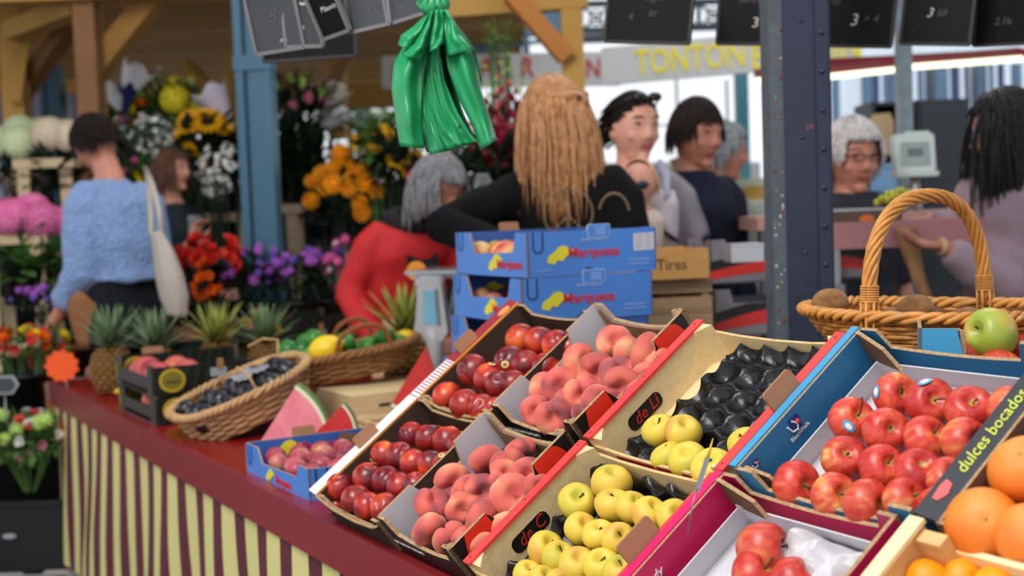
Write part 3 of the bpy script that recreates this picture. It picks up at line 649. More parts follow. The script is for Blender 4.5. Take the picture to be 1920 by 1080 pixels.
def blue_box(M, L, D, H, label, group, full=True, tabby=True):
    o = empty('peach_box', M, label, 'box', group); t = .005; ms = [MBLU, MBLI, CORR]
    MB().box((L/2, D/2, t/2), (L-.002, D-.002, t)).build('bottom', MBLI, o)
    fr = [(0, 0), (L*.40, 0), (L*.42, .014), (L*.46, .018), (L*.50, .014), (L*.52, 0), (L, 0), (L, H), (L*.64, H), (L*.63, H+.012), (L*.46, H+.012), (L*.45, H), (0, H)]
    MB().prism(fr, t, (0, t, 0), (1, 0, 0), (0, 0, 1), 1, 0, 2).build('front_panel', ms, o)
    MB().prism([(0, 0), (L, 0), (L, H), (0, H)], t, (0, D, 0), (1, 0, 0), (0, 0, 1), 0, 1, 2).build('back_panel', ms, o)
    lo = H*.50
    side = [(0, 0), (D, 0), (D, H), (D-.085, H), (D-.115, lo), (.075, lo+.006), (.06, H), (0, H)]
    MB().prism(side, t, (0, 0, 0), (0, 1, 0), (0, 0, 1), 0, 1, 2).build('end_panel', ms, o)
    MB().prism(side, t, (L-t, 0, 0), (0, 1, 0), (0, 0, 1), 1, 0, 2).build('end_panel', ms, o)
    MB().prism([(0, 0), (.11, 0), (.10, .03), (.02, .04)], .004, (L-.115, D-.012, H-.042), (1, -.3, 0), (0, 0, 1), 0).build('corner_gusset', CARDD, o)
    tab(o, (L*.36, D+.001, H-.006), (1, 0, 0), (0, .2, 1), .06, .028)
    # locking tabs drawn as outlined slots on the faces
    F = frame(V((0, -.0008, 0)), PX, PZ, V((0, -1, 0))); E_ = frame(V((-.0008, 0, 0)), V((0, -1, 0)), PZ, V((-1, 0, 0)))
    dk = mat('slot_shadow', (34, 62, 110), .7)
    MB().tube([(.016, -.001, H-.001), (.016, -.001, H-.042), (.022, -.001, H-.05), (.036, -.001, H-.05), (.042, -.001, H-.042), (.042, -.001, H-.001)], .0016, 4).build('slot_cut', SHADOWB, o)
    MB().tube([(-.001, D-.02, H-.001), (-.001, D-.02, H-.046), (-.001, D-.034, H-.05), (-.001, D-.045, H-.03), (-.001, D-.045, H-.002)], .0013, 4).build('slot_cut', dk, o)
    if not full: return o
    blob(o, F @ Matrix.Translation((L*.235, H*.46, 0)), .070*L/.37)
    text('brand_lettering', 'Marquesa', .034*L/.37, F @ Matrix.Translation((L*.50, H*.50, .0006)), LTR, o, bold=1, sx=1.12)
    text('maker_lettering', 'BAMBO E HIJOS S.L.', .009, F @ Matrix.Translation((L*.51, H*.78, .0003)), PALE, o)
    for q, s_ in enumerate(('Sun View Production', 'Product Fresh Sweet')): text('claim_lettering', s_, .0075, F @ Matrix.Translation((L*.86, H*(.27-.09*q), .0003)), PALE, o)
    text('small_lettering', 'envases reciclables', .006, F @ Matrix.Translation((L*.12, H*.15, .0003)), PALE, o)
    MB().prism(rrect(.066, .034, .004, 2, L*.545-.033, H-.02), .0006, (0, -.0002, 0), (1, 0, 0), (0, 0, 1), 0).build('tab_outline', PALE, o)
    q = MB().prism(rrect(.062, .030, .003, 2, L*.545-.031, H-.018), .0006, (0, -.0010, 0), (1, 0, 0), (0, 0, 1), 0).build('tab_face', MBLU, o)
    for k in range(3): MB().box((L*.545+.005, -.0019, H-.010+.007*k), (.03, .0006, .002)).build('tab_print', PALE, o)
    blob(o, E_ @ Matrix.Translation((-D*.43, H*.30, 0)), .07)
    text('brand_lettering', 'Marquesa', .034, E_ @ Matrix.Translation((-D*.24, H*.28, .0006)), LTR, o, bold=1)
    B_ = frame(V((0, D-t-.0006, 0)), PX, PZ, V((0, -1, 0)))
    blob(o, B_ @ Matrix.Translation((L*.28, H*.55, 0)), .07); text('brand_lettering', 'Marquesa', .03, B_ @ Matrix.Translation((L*.55, H*.58, .0006)), LTR, o, bold=1)
    return o
rx = V((.892, .452, 0)).normalized(); ry = Z.cross(rx)
nc = at(990, 500, 3.1)
SL, SD, SH = .375, .40, .110
names = ['topmost in the stack, filled with yellow peaches', 'second from the top of the stack, with dark plums', 'third from the top of the stack', 'fourth from the top of the stack', 'lowest of the stack, on the red table']
offs = [(0, 0), (-.022, -.004), (-.026, .012), (-.05, .02), (-.06, .02)]
stack = []
for k in range(5):
    z0 = 1.2805-.1115*(k+1); p = V((nc.x, nc.y, 0))+rx*offs[k][0]+ry*offs[k][1]
    Mx = frame(V((p.x, p.y, z0)), rx, ry, Z)
    if k == 0: Mx = Mx @ Matrix.Rotation(radians(1.2), 4, 'Z')
    b = blue_box(Mx, SL, SD, SH, 'bright blue cardboard fruit box, '+names[k], 'stacked blue fruit boxes', full=k < 3); stack.append(b)
    if k == 0:
        MB().prism([(0, 0), (.062, .001), (.062, .045), (0, .044)], .0006, (SL-.068, -.0004, SH-.058), (1, 0, 0), (0, 0, 1), 0).build('paper_label', LIGHTL, b)
        mb = MB()
        for i in range(7): mb.box((SL-.053, -.0014, SH-.05+i*.0055), (.022, .0005, .0011)); mb.box((SL-.024, -.0014, SH-.05+i*.0055), (.022-.006*(i % 3 == 0), .0005, .0011))
        mb.build('label_print', GREYP, b)
def fr_proto(me, name, cat, r, **k):
    o = proto(me, name, cat); return (o, r, 0)
ypeach = fr_proto(cleft_me('yellow_peach', M_PY, .036, .92, .05, .16, .18, .24, 1.2), 'yellow_peach', 'peach', .036)
plum = fr_proto(cleft_me('plum', M_PLUM, .026, .95, .03, .14, .12, .2, 2.2), 'plum', 'plum', .026)
avo = fr_proto(cleft_me('avocado', M_AVO, .035, 1.3, .0, .2, .0, .2, 2.2), 'avocado', 'avocado', .035)
lime = fr_proto(cleft_me('lime', M_LIME, .030, 1.12, .0, .2, -.08, .16, 1.1), 'lime', 'lime', .030)
lemon = fr_proto(cleft_me('lemon', M_LEM, .034, 1.28, .0, .2, -.16, .2, 1.1), 'lemon', 'lemon', .034)
kiwi = fr_proto(cleft_me('kiwi', M_KIWI, .028, 1.25, .0, .2, .02, .2, 1.1), 'kiwi', 'kiwi', .028)
protos_extra = [ypeach, plum, avo, lime, lemon, kiwi]
def put(pr, M, r, label, group=None):
    return copy_tree(pr[0], M @ sc(r/pr[1]), label, group)
def fill_box(o, L, D, pr, r, rows, z, what, where, group, x0=.045, y0=.05, x1=None, y1=None):
    x1 = x1 or L-.045; y1 = y1 or D-.05; Mo = o.matrix_basis; nxx, nyy = rows
    for j in range(nyy):
        for i in range(nxx):
            x = x0+(x1-x0)*(i+.5*(j % 2)*.6)/(nxx-1+.3) if nxx > 1 else x0; y = y0+(y1-y0)*j/max(1, nyy-1)
            rr = r*(.93+.12*R.random())
            M = Mo @ Matrix.Translation((x+R.uniform(-.003, .003), y+R.uniform(-.003, .003), z+rr*.93)) @ arb((R.random()-.5, R.random()-.6, .6), R.random()*6)
            put(pr, M, rr, '%s in %s, %s from left in %s row' % (what, where, ORD[i], ORD[j]), group)
fill_box(stack[0], SL, SD, ypeach, .036, (4, 5), .018, 'yellow-pink peach', 'the topmost blue box', 'peaches in the topmost blue box')
fill_box(stack[1], SL, SD, plum, .034, (4, 4), .006, 'dusky plum', 'the second blue box', 'plums in the second blue box')
fill_box(stack[2], SL, SD, plum, .030, (4, 4), .006, 'dark red plum', 'the third blue box', 'plums in the third blue box')
# blue box of plums on the front edge of the table
pb = blue_box(frame(tb(2.69, .020, 0), W0, -U, Z), .34, .42, .070, 'bright blue box of plums on the table edge beside the melon wedges', None, full=False)
Fb = frame(V((0, .42-.0058, 0)), PX, PZ, V((0, -1, 0)))
blob(pb, Fb @ Matrix.Translation((.10, .040, 0)), .07); text('brand_lettering', 'Marquesa', .034, Fb @ Matrix.Translation((.20, .042, .0006)), LTR, pb, bold=1, sx=1.1)
Eb = frame(V((-.0008, 0, 0)), V((0, -1, 0)), PZ, V((-1, 0, 0)))
blob(pb, Eb @ Matrix.Translation((-.25, .016, 0)), .05); text('brand_lettering', 'Marquesa', .026, Eb @ Matrix.Translation((-.16, .014, .0006)), LTR, pb, bold=1)
fill_box(pb, .34, .42, plum, .027, (5, 6), .008, 'pink plum', 'the plum box on the table edge', 'plums in the edge box', .04, .06)
# ------------------------------------------------------------ black printed boxes
BBX = mat('black_box_board', (16, 18, 17), .45, .1); LEAF = mat('leaf_print_green', (62, 84, 34), .5, .1); OCH = mat('ochre_print', (198, 158, 30), .5, .08); OLV = mat('olive_print', (120, 110, 34), .5, .1); BBE = mat('black_box_end', (44, 48, 44), .5, .1)
def black_box(M, L, D, H, label, oval=True):
    o = empty('black_fruit_box', M, label, 'box'); ms = [BBX, BBX, BBE]; t = .006
    MB().box((L/2, D/2, t/2), (L-.002, D-.002, t)).build('bottom', BBX, o)
    for y, a, b in ((t, 0, 1), (D, 1, 0)):
        MB().prism([(0, 0), (L, 0), (L, H), (0, H)], t, (0, y, 0), (1, 0, 0), (0, 0, 1), a, b, 2).build('long_panel', ms, o)
    for x in (0, L-t):
        MB().prism([(.0, .018), (D, .018), (D, H*.62), (0, H*.62)], t, (x, 0, 0), (0, 1, 0), (0, 0, 1), 0, 0, 2).build('end_panel', [BBE, BBE, BBE], o)
        for y in (0, D-.05): MB().prism([(0, 0), (.05, 0), (.05, H+.006), (0, H+.006)], t+.004, (x-.002, y, 0), (0, 1, 0), (0, 0, 1), 0, 0, 1).build('end_post', [BBE, mat('post_edge', (96, 84, 70), .8)], o)
    for yy in (-.0012, D-t-.0012):
        mb = MB()
        for k in range(int(L/.035)):
            x = .02+k*.035
            if x+.02 < L: mb.prism([(x, .008), (x+.0016, .008), (x+.020, H-.006), (x+.018, H-.006)], .0005, (0, yy, 0), (1, 0, 0), (0, 0, 1), 0)
        mb.build('leaf_vein_print', LEAF, o)
    if oval:
        for y, s_ in ((-.0018, 1), (D-t-.0022, 1)):
            M2 = frame(V((.062, y, H*.52)), PX, PZ, V((0, -1, 0)))
            MB().lathe([(0, .0004), (.040, .0004), (.0402, 0)], 28, 0, M2 @ sc(1, .9, 1)).build('oval_emblem', OCH, o)
            MB().lathe([(0, .0008), (.033, .0008), (.0332, 0)], 28, 0, M2 @ sc(1, .86, 1)).build('oval_centre', OLV, o)
            text('emblem_lettering', 'de luxe', .014, M2 @ Matrix.Translation((0, -.004, .0012)), BLACK, o, bold=1)
        M3 = frame(V((-.004, D-.03, H*.5)), V((0, -1, 0)), PZ, V((-1, 0, 0)))
        MB().lathe([(0, .0004), (.032, .0004), (.0322, 0)], 20, 0, M3 @ sc(.5, 1, 1)).build('oval_emblem', OLV, o)
    tab(o, (L*.22, D-.001, H-.008), (1, 0, 0), (0, .1, 1), .07, .03, mat('tab_kraft', (168, 122, 92), .8, .08))
    return o
bb = [black_box(frame(tb(1.43, .022, 0), W0, -U, Z), .40, .45, .084, 'black leaf-printed box, lower of the pair on the table edge'),
      black_box(frame(tb(1.42, .018, .088), W0, -U, Z), .40, .45, .088, 'black leaf-printed box with yellow oval emblem, upper of the pair on the table edge'),
      black_box(frame(tb(.30, .74, 0), W0, -U, Z), .40, .33, .10, 'black fruit box, lower one behind the pineapples'),
      black_box(frame(tb(.30, .74, .104), W0, -U, Z), .40, .33, .10, 'black leaf-printed box behind the pineapples, left of the limes')]
M_MAN = fruit_mat('mango_skin', [(.3, (150, 44, 56)), (.55, (206, 84, 84)), (.75, (226, 130, 80))], 9, .4, rnd=.1)
mango = fr_proto(cleft_me('mango', M_MAN, .042, 1.25, 0, .2, .02, .2, .6), 'mango', 'mango', .042); protos_extra.append(mango)
for k, (bi, x, y) in enumerate(((1, .05, .10), (1, .05, .20), (1, .14, .12), (1, .14, .24), (1, .06, .32), (0, .06, .1), (0, .06, .22), (3, .06, .08), (3, .07, .18), (3, .17, .1))):
    b = bb[bi]; put(mango, b.matrix_basis @ Matrix.Translation((x, y, .05)) @ arb((.5, .8-.2*k % 1, .2), k), .042,
        'pink mango %s' % ('nearest the yellow oval in the upper edge box', 'in the middle of the upper edge box', 'right of the oval in the upper edge box', 'at the back of the upper edge box', 'in the far corner of the upper edge box', 'low in the lower black box by the near post', 'low in the lower black box, middle', 'nearest the post in the box behind the pineapples', 'second in the box behind the pineapples', 'inner one in the box behind the pineapples')[k], 'mangoes in the black boxes')
def clip(M, label):
    o = empty('price_clip', M, label, 'price tag')
    MB().prism(rrect(.05, .026, .004, 2, -.025, 0), .0015, (0, 0, 0), (1, 0, 0), (0, 0, 1), 0).build('card', mat('tag_grey', (150, 154, 158), .5), o)
    MB().box((.006, .0, .035), (.018, .006, .034)).build('peg', mat('peg_wood', (150, 110, 74), .7), o)
clip(frame(at(410, 697, 3.80)-Z*.012, W0, -U, Z), 'small grey price tag pegged to the black box')
clip(frame(at(600, 622, 4.9)-Z*.02, W0, -U, Z), 'small white price tag behind the limes')
# ------------------------------------------------------------ wooden boxes
def wood_box(M, L, D, H, label, slats=2, m=None, top=False, group=None, name='wooden_crate', print_=None):
    m = m or WOOD; o = empty(name, M, label, 'crate', group); h = H/slats; g = .012 if slats > 1 else 0
    MB().box((L/2, D/2, .004), (L, D, .007)).build('bottom', m, o)
    for k in range(slats):
        for y in (.004, D-.004): MB().box((L/2, y, h*(k+.5)+g*.3), (L, .007, h-g)).build('slat', m, o)
        for x in (.004, L-.004): MB().box((x, D/2, h*(k+.5)+g*.3), (.007, D-.012, h-g)).build('slat', m, o)
    for x in (.018, L-.018):
        for y in (.018, D-.018): MB().box((x, y, H/2), (.022, .022, H+.004)).build('corner_post', m, o)
    if top: MB().box((L/2, D/2, H-.002), (L, D, .006)).build('lid', m, o)
    if print_:
        for k in range(slats): text('stencil', print_, (h-g)*.52, frame(V((L*.45, -.0008, h*(k+.5)+g*.3)), PX, PZ, V((0, -1, 0))), mat('stencil_brown', (84, 60, 36), .8), o)
    return o
lc = wood_box(frame(tb(1.80, .50, 0), W0, -U, Z), .34, .30, .080, 'pale wooden crate under the lime basket, behind the melon wedges', 1, top=True)
MB().prism(rrect(.07, .008, .004, 2, .09, .042), .001, (0, -.0006, 0), (1, 0, 0), (0, 0, 1), 0).build('hand_slot', SHADOWB, lc)
wood_box(frame(tb(2.12, .46, 0), W0, -U, Z), .30, .2, .04, 'flat pale wooden crate with slats between melon wedges and trays', 2)
wood_box(frame(tb(.86, .99, .13), V((.999, .04, 0)).normalized(), V((-.04, .999, 0)).normalized(), Z), .31, .22, .085, 'small pale wooden crate behind the limes, in front of the red coat', 1)
wood_box(frame(tb(.86, .99, 0), V((.999, .04, 0)).normalized(), V((-.04, .999, 0)).normalized(), Z), .31, .22, .126, 'wooden crate beneath the small pale crate behind the limes', 1)
# stacked slatted crates and card boxes behind the blue stack
MW = mat('weathered_crate_wood', (158, 130, 98), .8, .15, 10, stretch=(1, 6, 6)); MO = mat('orange_crate_wood', (196, 146, 84), .7, .1, 10, stretch=(1, 6, 6))
wx = V((.985, .10, 0)).normalized(); wy = Z.cross(wx)
for k in range(5):
    p = at(1180, 600, 3.75); z0 = .12+.185*k
    wood_box(frame(V((p.x, p.y, z0-.12)), wx, wy, Z), .345, .3, .175, 'weathered slatted crate behind the blue boxes, %s from the floor' % ORD[k], 2, MW, group='slatted crates in a stack', print_='Paniers du Terroir' if k > 2 else None)
p = at(1160, 440, 3.6)
wood_box(frame(V((p.x, p.y+.1, .926)), wx, wy, Z), .28, .26, .09, 'grey-brown wooden crate directly under the orange-brown crate', 1, MW)
wood_box(frame(V((p.x, p.y+.05, 1.018+.1)), V((.99, .16, 0)).normalized(), Z.cross(V((.99, .16, 0)).normalized()), Z), .27, .25, .085, 'orange-brown wooden crate on top of the weathered stack by the blue boxes', 1, MO, print_='des Tires')
wood_box(frame(V((p.x, p.y+.1, 1.018)), wx, wy, Z), .28, .26, .096, 'shallow grey crate, second from top of the weathered stack', 2, MW)
GBX = mat('grey_box_board', (128, 122, 126), .5, .12, 9); SBR = mat('red_box_print', (206, 42, 34), .5, .08)
def punnet_box(M, L, D, H, label, wave=True):
    o = empty('strawberry_box', M, label, 'box', 'grey printed boxes beside the blue post')
    MB().box((L/2, D/2, .003), (L, D, .006)).build('bottom', GBX, o)
    MB().prism(wallpoly(L, H, H*.7, .05), .006, (0, .006, 0), (1, 0, 0), (0, 0, 1), 0).build('front_panel', GBX, o)
    MB().prism(wallpoly(L, H, H*.7, .05), .006, (0, D, 0), (1, 0, 0), (0, 0, 1), 0).build('back_panel', GBX, o)
    for x in (0, L-.006): MB().prism(wallpoly(D, H, H*.6, .05), .006, (x, 0, 0), (0, 1, 0), (0, 0, 1), 0).build('end_panel', GBX, o)
    if wave:
        n = 12; up = [(L*i/n, H*(.28+.30*sin(i/n*2.8))) for i in range(n+1)]; dn = [(L*i/n, H*(.10+.18*sin(i/n*2.8))) for i in range(n+1)]
        MB().prism(dn+up[::-1], .001, (0, -.0008, 0), (1, 0, 0), (0, 0, 1), 0).build('red_wave_print', SBR, o)
        up2 = [(a, min(H*.69, b+H*.22)) for a, b in up]
        MB().prism(up+up2[::-1], .001, (0, -.0008, 0), (1, 0, 0), (0, 0, 1), 0).build('black_wave_print', BLACK, o)
        MB().box((L*.82, -.001, H*.5), (.02, .001, .03)).build('white_patch', LIGHTL, o)
    return o
p = at(1340, 600, 3.95)
for k in range(7):
    punnet_box(frame(V((p.x+.01*((k*7) % 3), p.y, .02+.15*k)), wx, wy, Z), .42, .3, .145, 'grey strawberry box with red and black waves beside the post, %s from the floor' % ORD[k])
p = at(1332, 440, 4.05); punnet_box(frame(V((p.x, p.y+.02, 1.075)), wx, wy, Z), .55, .32, .14, 'large pinkish-grey box with a bright red wave left of the post')
q = empty('foil_carton', frame(at(1372, 478, 3.82)-Z*.02, wx, wy, Z), 'small silvery carton lying on the grey boxes beside the post', 'box')
MB().box((.05, .05, .022), (.10, .09, .05)).build('carton_body', mat('silver_card', (190, 190, 194), .3, .05, metal=.4), q)
MB().box((.05, .049, .049), (.102, .092, .006)).build('lid', mat('silver_card', (190, 190, 194), .3), q)
# ------------------------------------------------------------ wicker
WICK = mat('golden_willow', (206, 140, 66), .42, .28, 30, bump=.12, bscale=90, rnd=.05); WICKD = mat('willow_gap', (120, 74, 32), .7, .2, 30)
WPALE = mat('pale_willow', (190, 150, 104), .6, .22, 30); WTAN = mat('tan_willow', (150, 106, 64), .6, .25, 30)
def ring(a, b, t, z=0, e=2.6):
    c, s_ = cos(t), sin(t); k = 2/e
    return V((a*math.copysign(abs(c)**k, c), b*math.copysign(abs(s_)**k, s_), z))
def basket(M, a, b, h, flare, label, m, mg, nst=34, rows=10, rr=.0035, rimr=.0055, warp=lambda p: p, name='wicker_basket', cat='basket', seg=3, rimn=3, rimtw=26):
    o = empty(name, M, label, cat)
    def P(t, f, out=0):
        k = flare+(1-flare)*(f**.8); return warp(ring(a*k+out, b*k+out, t, h*f))
    n = nst*seg
    mb = MB()
    for i in range(rows):
        f = (i+.5)/rows
        pts = [P(2*pi*j/n, f, (1 if i % 2 else -1)*rr*.85*cos(pi*j/seg)) for j in range(n+1)]
        mb.tube(pts, rr*(1.0+.15*sin(i)), 5, 0, None, False)
    mb.build('weave', m, o, True, kind='stuff')
    mb = MB()
    for j in range(nst): mb.tube([P(2*pi*(j+.5)/nst, f/4) for f in range(5)], rr*.8, 4)
    mb.build('stakes', mg, o, True, kind='stuff')
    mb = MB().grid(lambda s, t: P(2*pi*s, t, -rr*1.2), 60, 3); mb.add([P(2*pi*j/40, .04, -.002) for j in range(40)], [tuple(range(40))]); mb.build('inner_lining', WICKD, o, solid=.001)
    for q in range(rimn):
        pts = []
        for j in range(rimtw*8+1):
            t = 2*pi*j/(rimtw*8); ph = 2*pi*(j/8)*1.0+q*2*pi/rimn; p = P(t, 1, rimr*1.5*cos(ph*.5*1.0 if 0 else ph)); p.z += rimr*1.1*sin(ph); pts.append(p)
        MB().tube(pts, rimr, 6, 0, None, False).build('rim_strand', m, o, True)
    return o, P
def handle(o, A, B, top, w_, m, strands=7, r=.0045, tw=3.2, wrap=True, bend=None):
    A, B, top = V(A), V(B), V(top); n = 44; mid = (A+B)/2; up = top-mid
    cen = []
    for i in range(n+1):
        t = pi*i/n; cen.append(mid+(A-B)*(.5*math.copysign(abs(cos(t))**.85, cos(t)))+up*(sin(t)**.75))
    for q in range(strands):
        pts = []
        for i, c in enumerate(cen):
            tg = (cen[min(i+1, n)]-cen[max(i-1, 0)]).normalized(); x, y, _ = basis(tg, (A-B).cross(up)); ph = 2*pi*q/strands+tw*2*pi*i/n
            pts.append(c+(x*cos(ph)+y*sin(ph))*w_)
        MB().tube(pts, r, 6).build('handle_strand', m, o, True)
    MB().tube(cen, w_*.8, 6).build('handle_core', m, o, True)
    if wrap:
        for E0, dirn in ((cen[0], (cen[3]-cen[0])), (cen[-1], (cen[-4]-cen[-1]))):
            d = dirn.normalized(); x, y, _ = basis(d); mb = MB()
            for k in range(7):
                mb.tube([E0+d*(.028+k*.0045)+(x*cos(2*pi*j/14)+y*sin(2*pi*j/14))*(w_+r*1.1) for j in range(15)], .0026, 5, 0, None, False)
            mb.build('wrapping', m, o, True)
            mb = MB()
            for k in range(7):
                a = 2*pi*k/7; o1 = (x*cos(a)+y*sin(a)); mb.tube([E0+d*.03+o1*(w_+r), E0+o1*(w_+r*1.3), E0-V((0, 0, .03))+o1*(w_*1.4), E0-V((0, 0, .055))+o1*w_*.6], .003, 5)
            mb.build('handle_foot', m, o, True)
cb = at(1762, 590, 2.40); M_ax = V((.80, -.60, 0)); m_ax = V((.60, .80, 0))
A1, A2, HB = .250, .168, .098
zb = 1.032
kb, KP = basket(frame(V((cb.x, cb.y, zb)), M_ax, m_ax, Z), A1, A2, HB, .62, 'golden willow basket with a tall twisted handle on the back shelf', WICK, WICK, nst=46, rows=12, rr=.0042, rimr=.0062,
    warp=lambda p: V((p.x, p.y, p.z+.006*(abs(p.x)/A1)**2*(p.z/HB)-.010)), rimtw=22)
Mi = kb.matrix_basis.inverted()
fa = Mi @ at(1626, 596, 2.26); fb = Mi @ at(1842, 562, 2.52)
handle(kb, V((-.075, -A2+.010, HB-.01)), V((.035, A2-.004, HB-.01)), V((-.02, 0, HB+.205)), .0100, WICK)
for k, (px, py, d, lab) in enumerate(((1556, 562, 2.50, 'fuzzy brown kiwi at the left tip of the tall basket'), (1716, 574, 2.40, 'large brown kiwi showing above the basket rim under the handle'))):
    put(kiwi, Matrix.Translation(at(px, py+8, d)) @ arb((1, .2, .1), k), .030, lab, None)
for k in range(14):
    t = k*2.4; rad = .55*sqrt((k+.5)/14); put(kiwi, kb.matrix_basis @ Matrix.Translation((A1*rad*cos(t)*.9, A2*rad*sin(t)*.8, .045+.018*(k % 2))) @ arb((cos(k), sin(k), .2), k), .027, 'brown kiwi in the pile down inside the tall basket', 'kiwis piled inside the tall basket')
# lime basket
la = at(650, 690, 4.12); tl = radians(8)
lx = V((.97*cos(tl), .22*cos(tl), sin(tl))).normalized(); ly = Z.cross(lx).normalized(); lz = lx.cross(ly)
lb, LP = basket(frame(V((la.x, la.y, .824)), lx, ly, lz), .240, .15, .080, .74, 'oblong brown wicker basket of limes with two small loop handles', WTAN, WTAN, nst=30, rows=9, rr=.0055, rimr=.007, rimtw=26)
for s_ in (-1, 1):
    handle(lb, V((-.03 if s_ < 0 else -.02, s_*.148-.0, .075)), V((.14 if s_ < 0 else .11, s_*.142, .08)), V((.06, s_*.14-.01, .16)), .004, mat('reddish_willow', (150, 88, 50), .6, .2, 30), 4, .004, 3, False)
spots = [(540, 652, 23), (560, 668, 22), (536, 668, 22), (575, 640, 22), (588, 632, 22), (566, 652, 20), (645, 640, 24), (654, 652, 20), (632, 646, 22), (690, 645, 20), (672, 655, 18), (722, 628, 22), (712, 640, 22), (730, 642, 20), (700, 655, 20), (590, 660, 22), (572, 665, 14), (750, 640, 20)]
spots.sort()
for k, (x, y, rp) in enumerate(spots):
    d = 4.06+.02*(k % 3)-(.05 if y > 655 else 0)
    put(lime, Matrix.Translation(at(x, y+4, d)) @ arb((cos(k*2), sin(k*2), .3), k), rp*d/F_PX*.86, 'glossy green lime, %s from the left tip of the oblong brown basket' % ORD[k], 'limes in the oblong basket')
put(lemon, Matrix.Translation(at(611, 655, 4.0)) @ arb((1, .1, .35), 0), .043, 'large yellow lemon among the limes in the basket')
put(lemon, Matrix.Translation(at(761, 633, 4.16)) @ arb((1, .1, .1), 0), .026, 'small yellow lemon at the right end of the lime basket')
# avocado basket, propped so that it slopes toward the aisle
ao = tb(1.70, .218, .072); bt_ = radians(20)
ax_ = (W0*cos(bt_)+Z*sin(bt_)).normalized(); ay_ = (-U); az_ = ax_.cross(ay_).normalized()
ab, AP = basket(frame(ao-az_*.03, ax_, ay_, az_), .205, .17, .095, .80, 'shallow wicker basket of dark avocados tilted over the table edge', WPALE, mat('pinkish_willow', (176, 118, 82), .6, .2, 30), nst=30, rows=10, rr=.005, rimr=.0065, rimtw=24)
MB().tube([(-.0, -.165, .10), (.0, -.14, .15), (-.01, -.10, .17)], .004, 6).build('loose_twig', WPALE, ab, True)
MB().tube([(.17, .1, .10), (.2, .13, .14), (.17, .17, .155), (.12, .18, .15)], .004, 6).build('loose_twig', WPALE, ab, True)
for k in range(15):
    i, j = k % 5, k//5
    put(avo, ab.matrix_basis @ Matrix.Translation((-.145+i*.073, -.09+j*.085, .074)) @ arb((.3*cos(k), sin(k), .5), k), .033, 'dark avocado in the tilted basket, %s from the low end, %s row from the front' % (ORD[i], ORD[j]), 'avocados in the tilted basket')
def crump2(s, t): x = .00+.10*s; y = -.02+.10*t; return (x, y, .110+.018*nv((x*9, y*9, 0), 3, 9)+.01*nv((x*30, y*30, 0), 3, 2))
MB().grid(crump2, 16, 14).build('plastic_wrap', mat('grey_film', (150, 150, 158), .25, .1), None, True, M=ab.matrix_basis, label='crumpled grey plastic film over the avocados in the tilted basket', cat='plastic film', solid=.0006)
# ------------------------------------------------------------ melons
FLESH = mat('melon_flesh', (228, 116, 128), .35, .15, 18, col2=(236, 150, 158), bump=.15, bscale=60); FLR = mat('melon_red_flesh', (206, 50, 44), .35, .12, 30, bump=.1)
RINDW = mat('rind_white', (226, 228, 190), .5, .05); RINDG = mat('rind_green', (116, 150, 92), .45, .15, 30)
def wedge(M, Rr, ang, th, label, fl):
    """circular slice wedge: tip at origin, arc at radius Rr, extruded by th"""
    o = empty('watermelon_wedge', M, label, 'watermelon'); n = 16
    def arc(r0, r1, z0, z1, nm, m):
        ps = [(r0*cos(ang*i/n), r0*sin(ang*i/n)) for i in range(n+1)] if r0 > 0 else [(0, 0)]
        qs = [(r1*cos(ang*i/n), r1*sin(ang*i/n)) for i in range(n+1)]
        MB().prism(ps[::-1]+qs if r0 > 0 else ps+qs, th, (0, 0, 0), (1, 0, 0), (0, 1, 0), 0).build(nm, m, o)
    arc(0, Rr*.93, 0, th, 'flesh', fl); arc(Rr*.93, Rr*.975, 0, th, 'inner_rind', RINDW); arc(Rr*.975, Rr, 0, th, 'skin', RINDG)
    return o
def wedge_px(tip, top, bot, d, th, label, fl):
    """flat slice standing up: tip, upper arc end and lower arc end as seen, at depth d"""
    a, b, c = at(*tip, d), at(*top, d), at(*bot, d)
    Rr = ((b-a).length+(c-a).length)/2; x = (c-a).normalized(); y = (b-a); y = (y-x*y.dot(x)).normalized(); z = x.cross(y)
    ang = math.acos(max(-1, min(1, (b-a).normalized().dot((c-a).normalized()))))
    wedge(frame(a-z*0, x, y, z) @ Matrix.Translation((0, 0, -th)), Rr, ang, th, label, fl)
wedge_px((482, 838), (562, 712), (612, 826), 3.50, .05, 'large pale pink watermelon wedge behind the plum box', FLESH)
wedge_px((588, 816), (648, 752), (664, 815), 3.42, .04, 'small red watermelon wedge right of the large pale one', FLR)
wedge_px((800, 648), (730, 765), (842, 770), 3.75, .03, 'deep red watermelon wedge behind the nectarine tray rim', FLR)
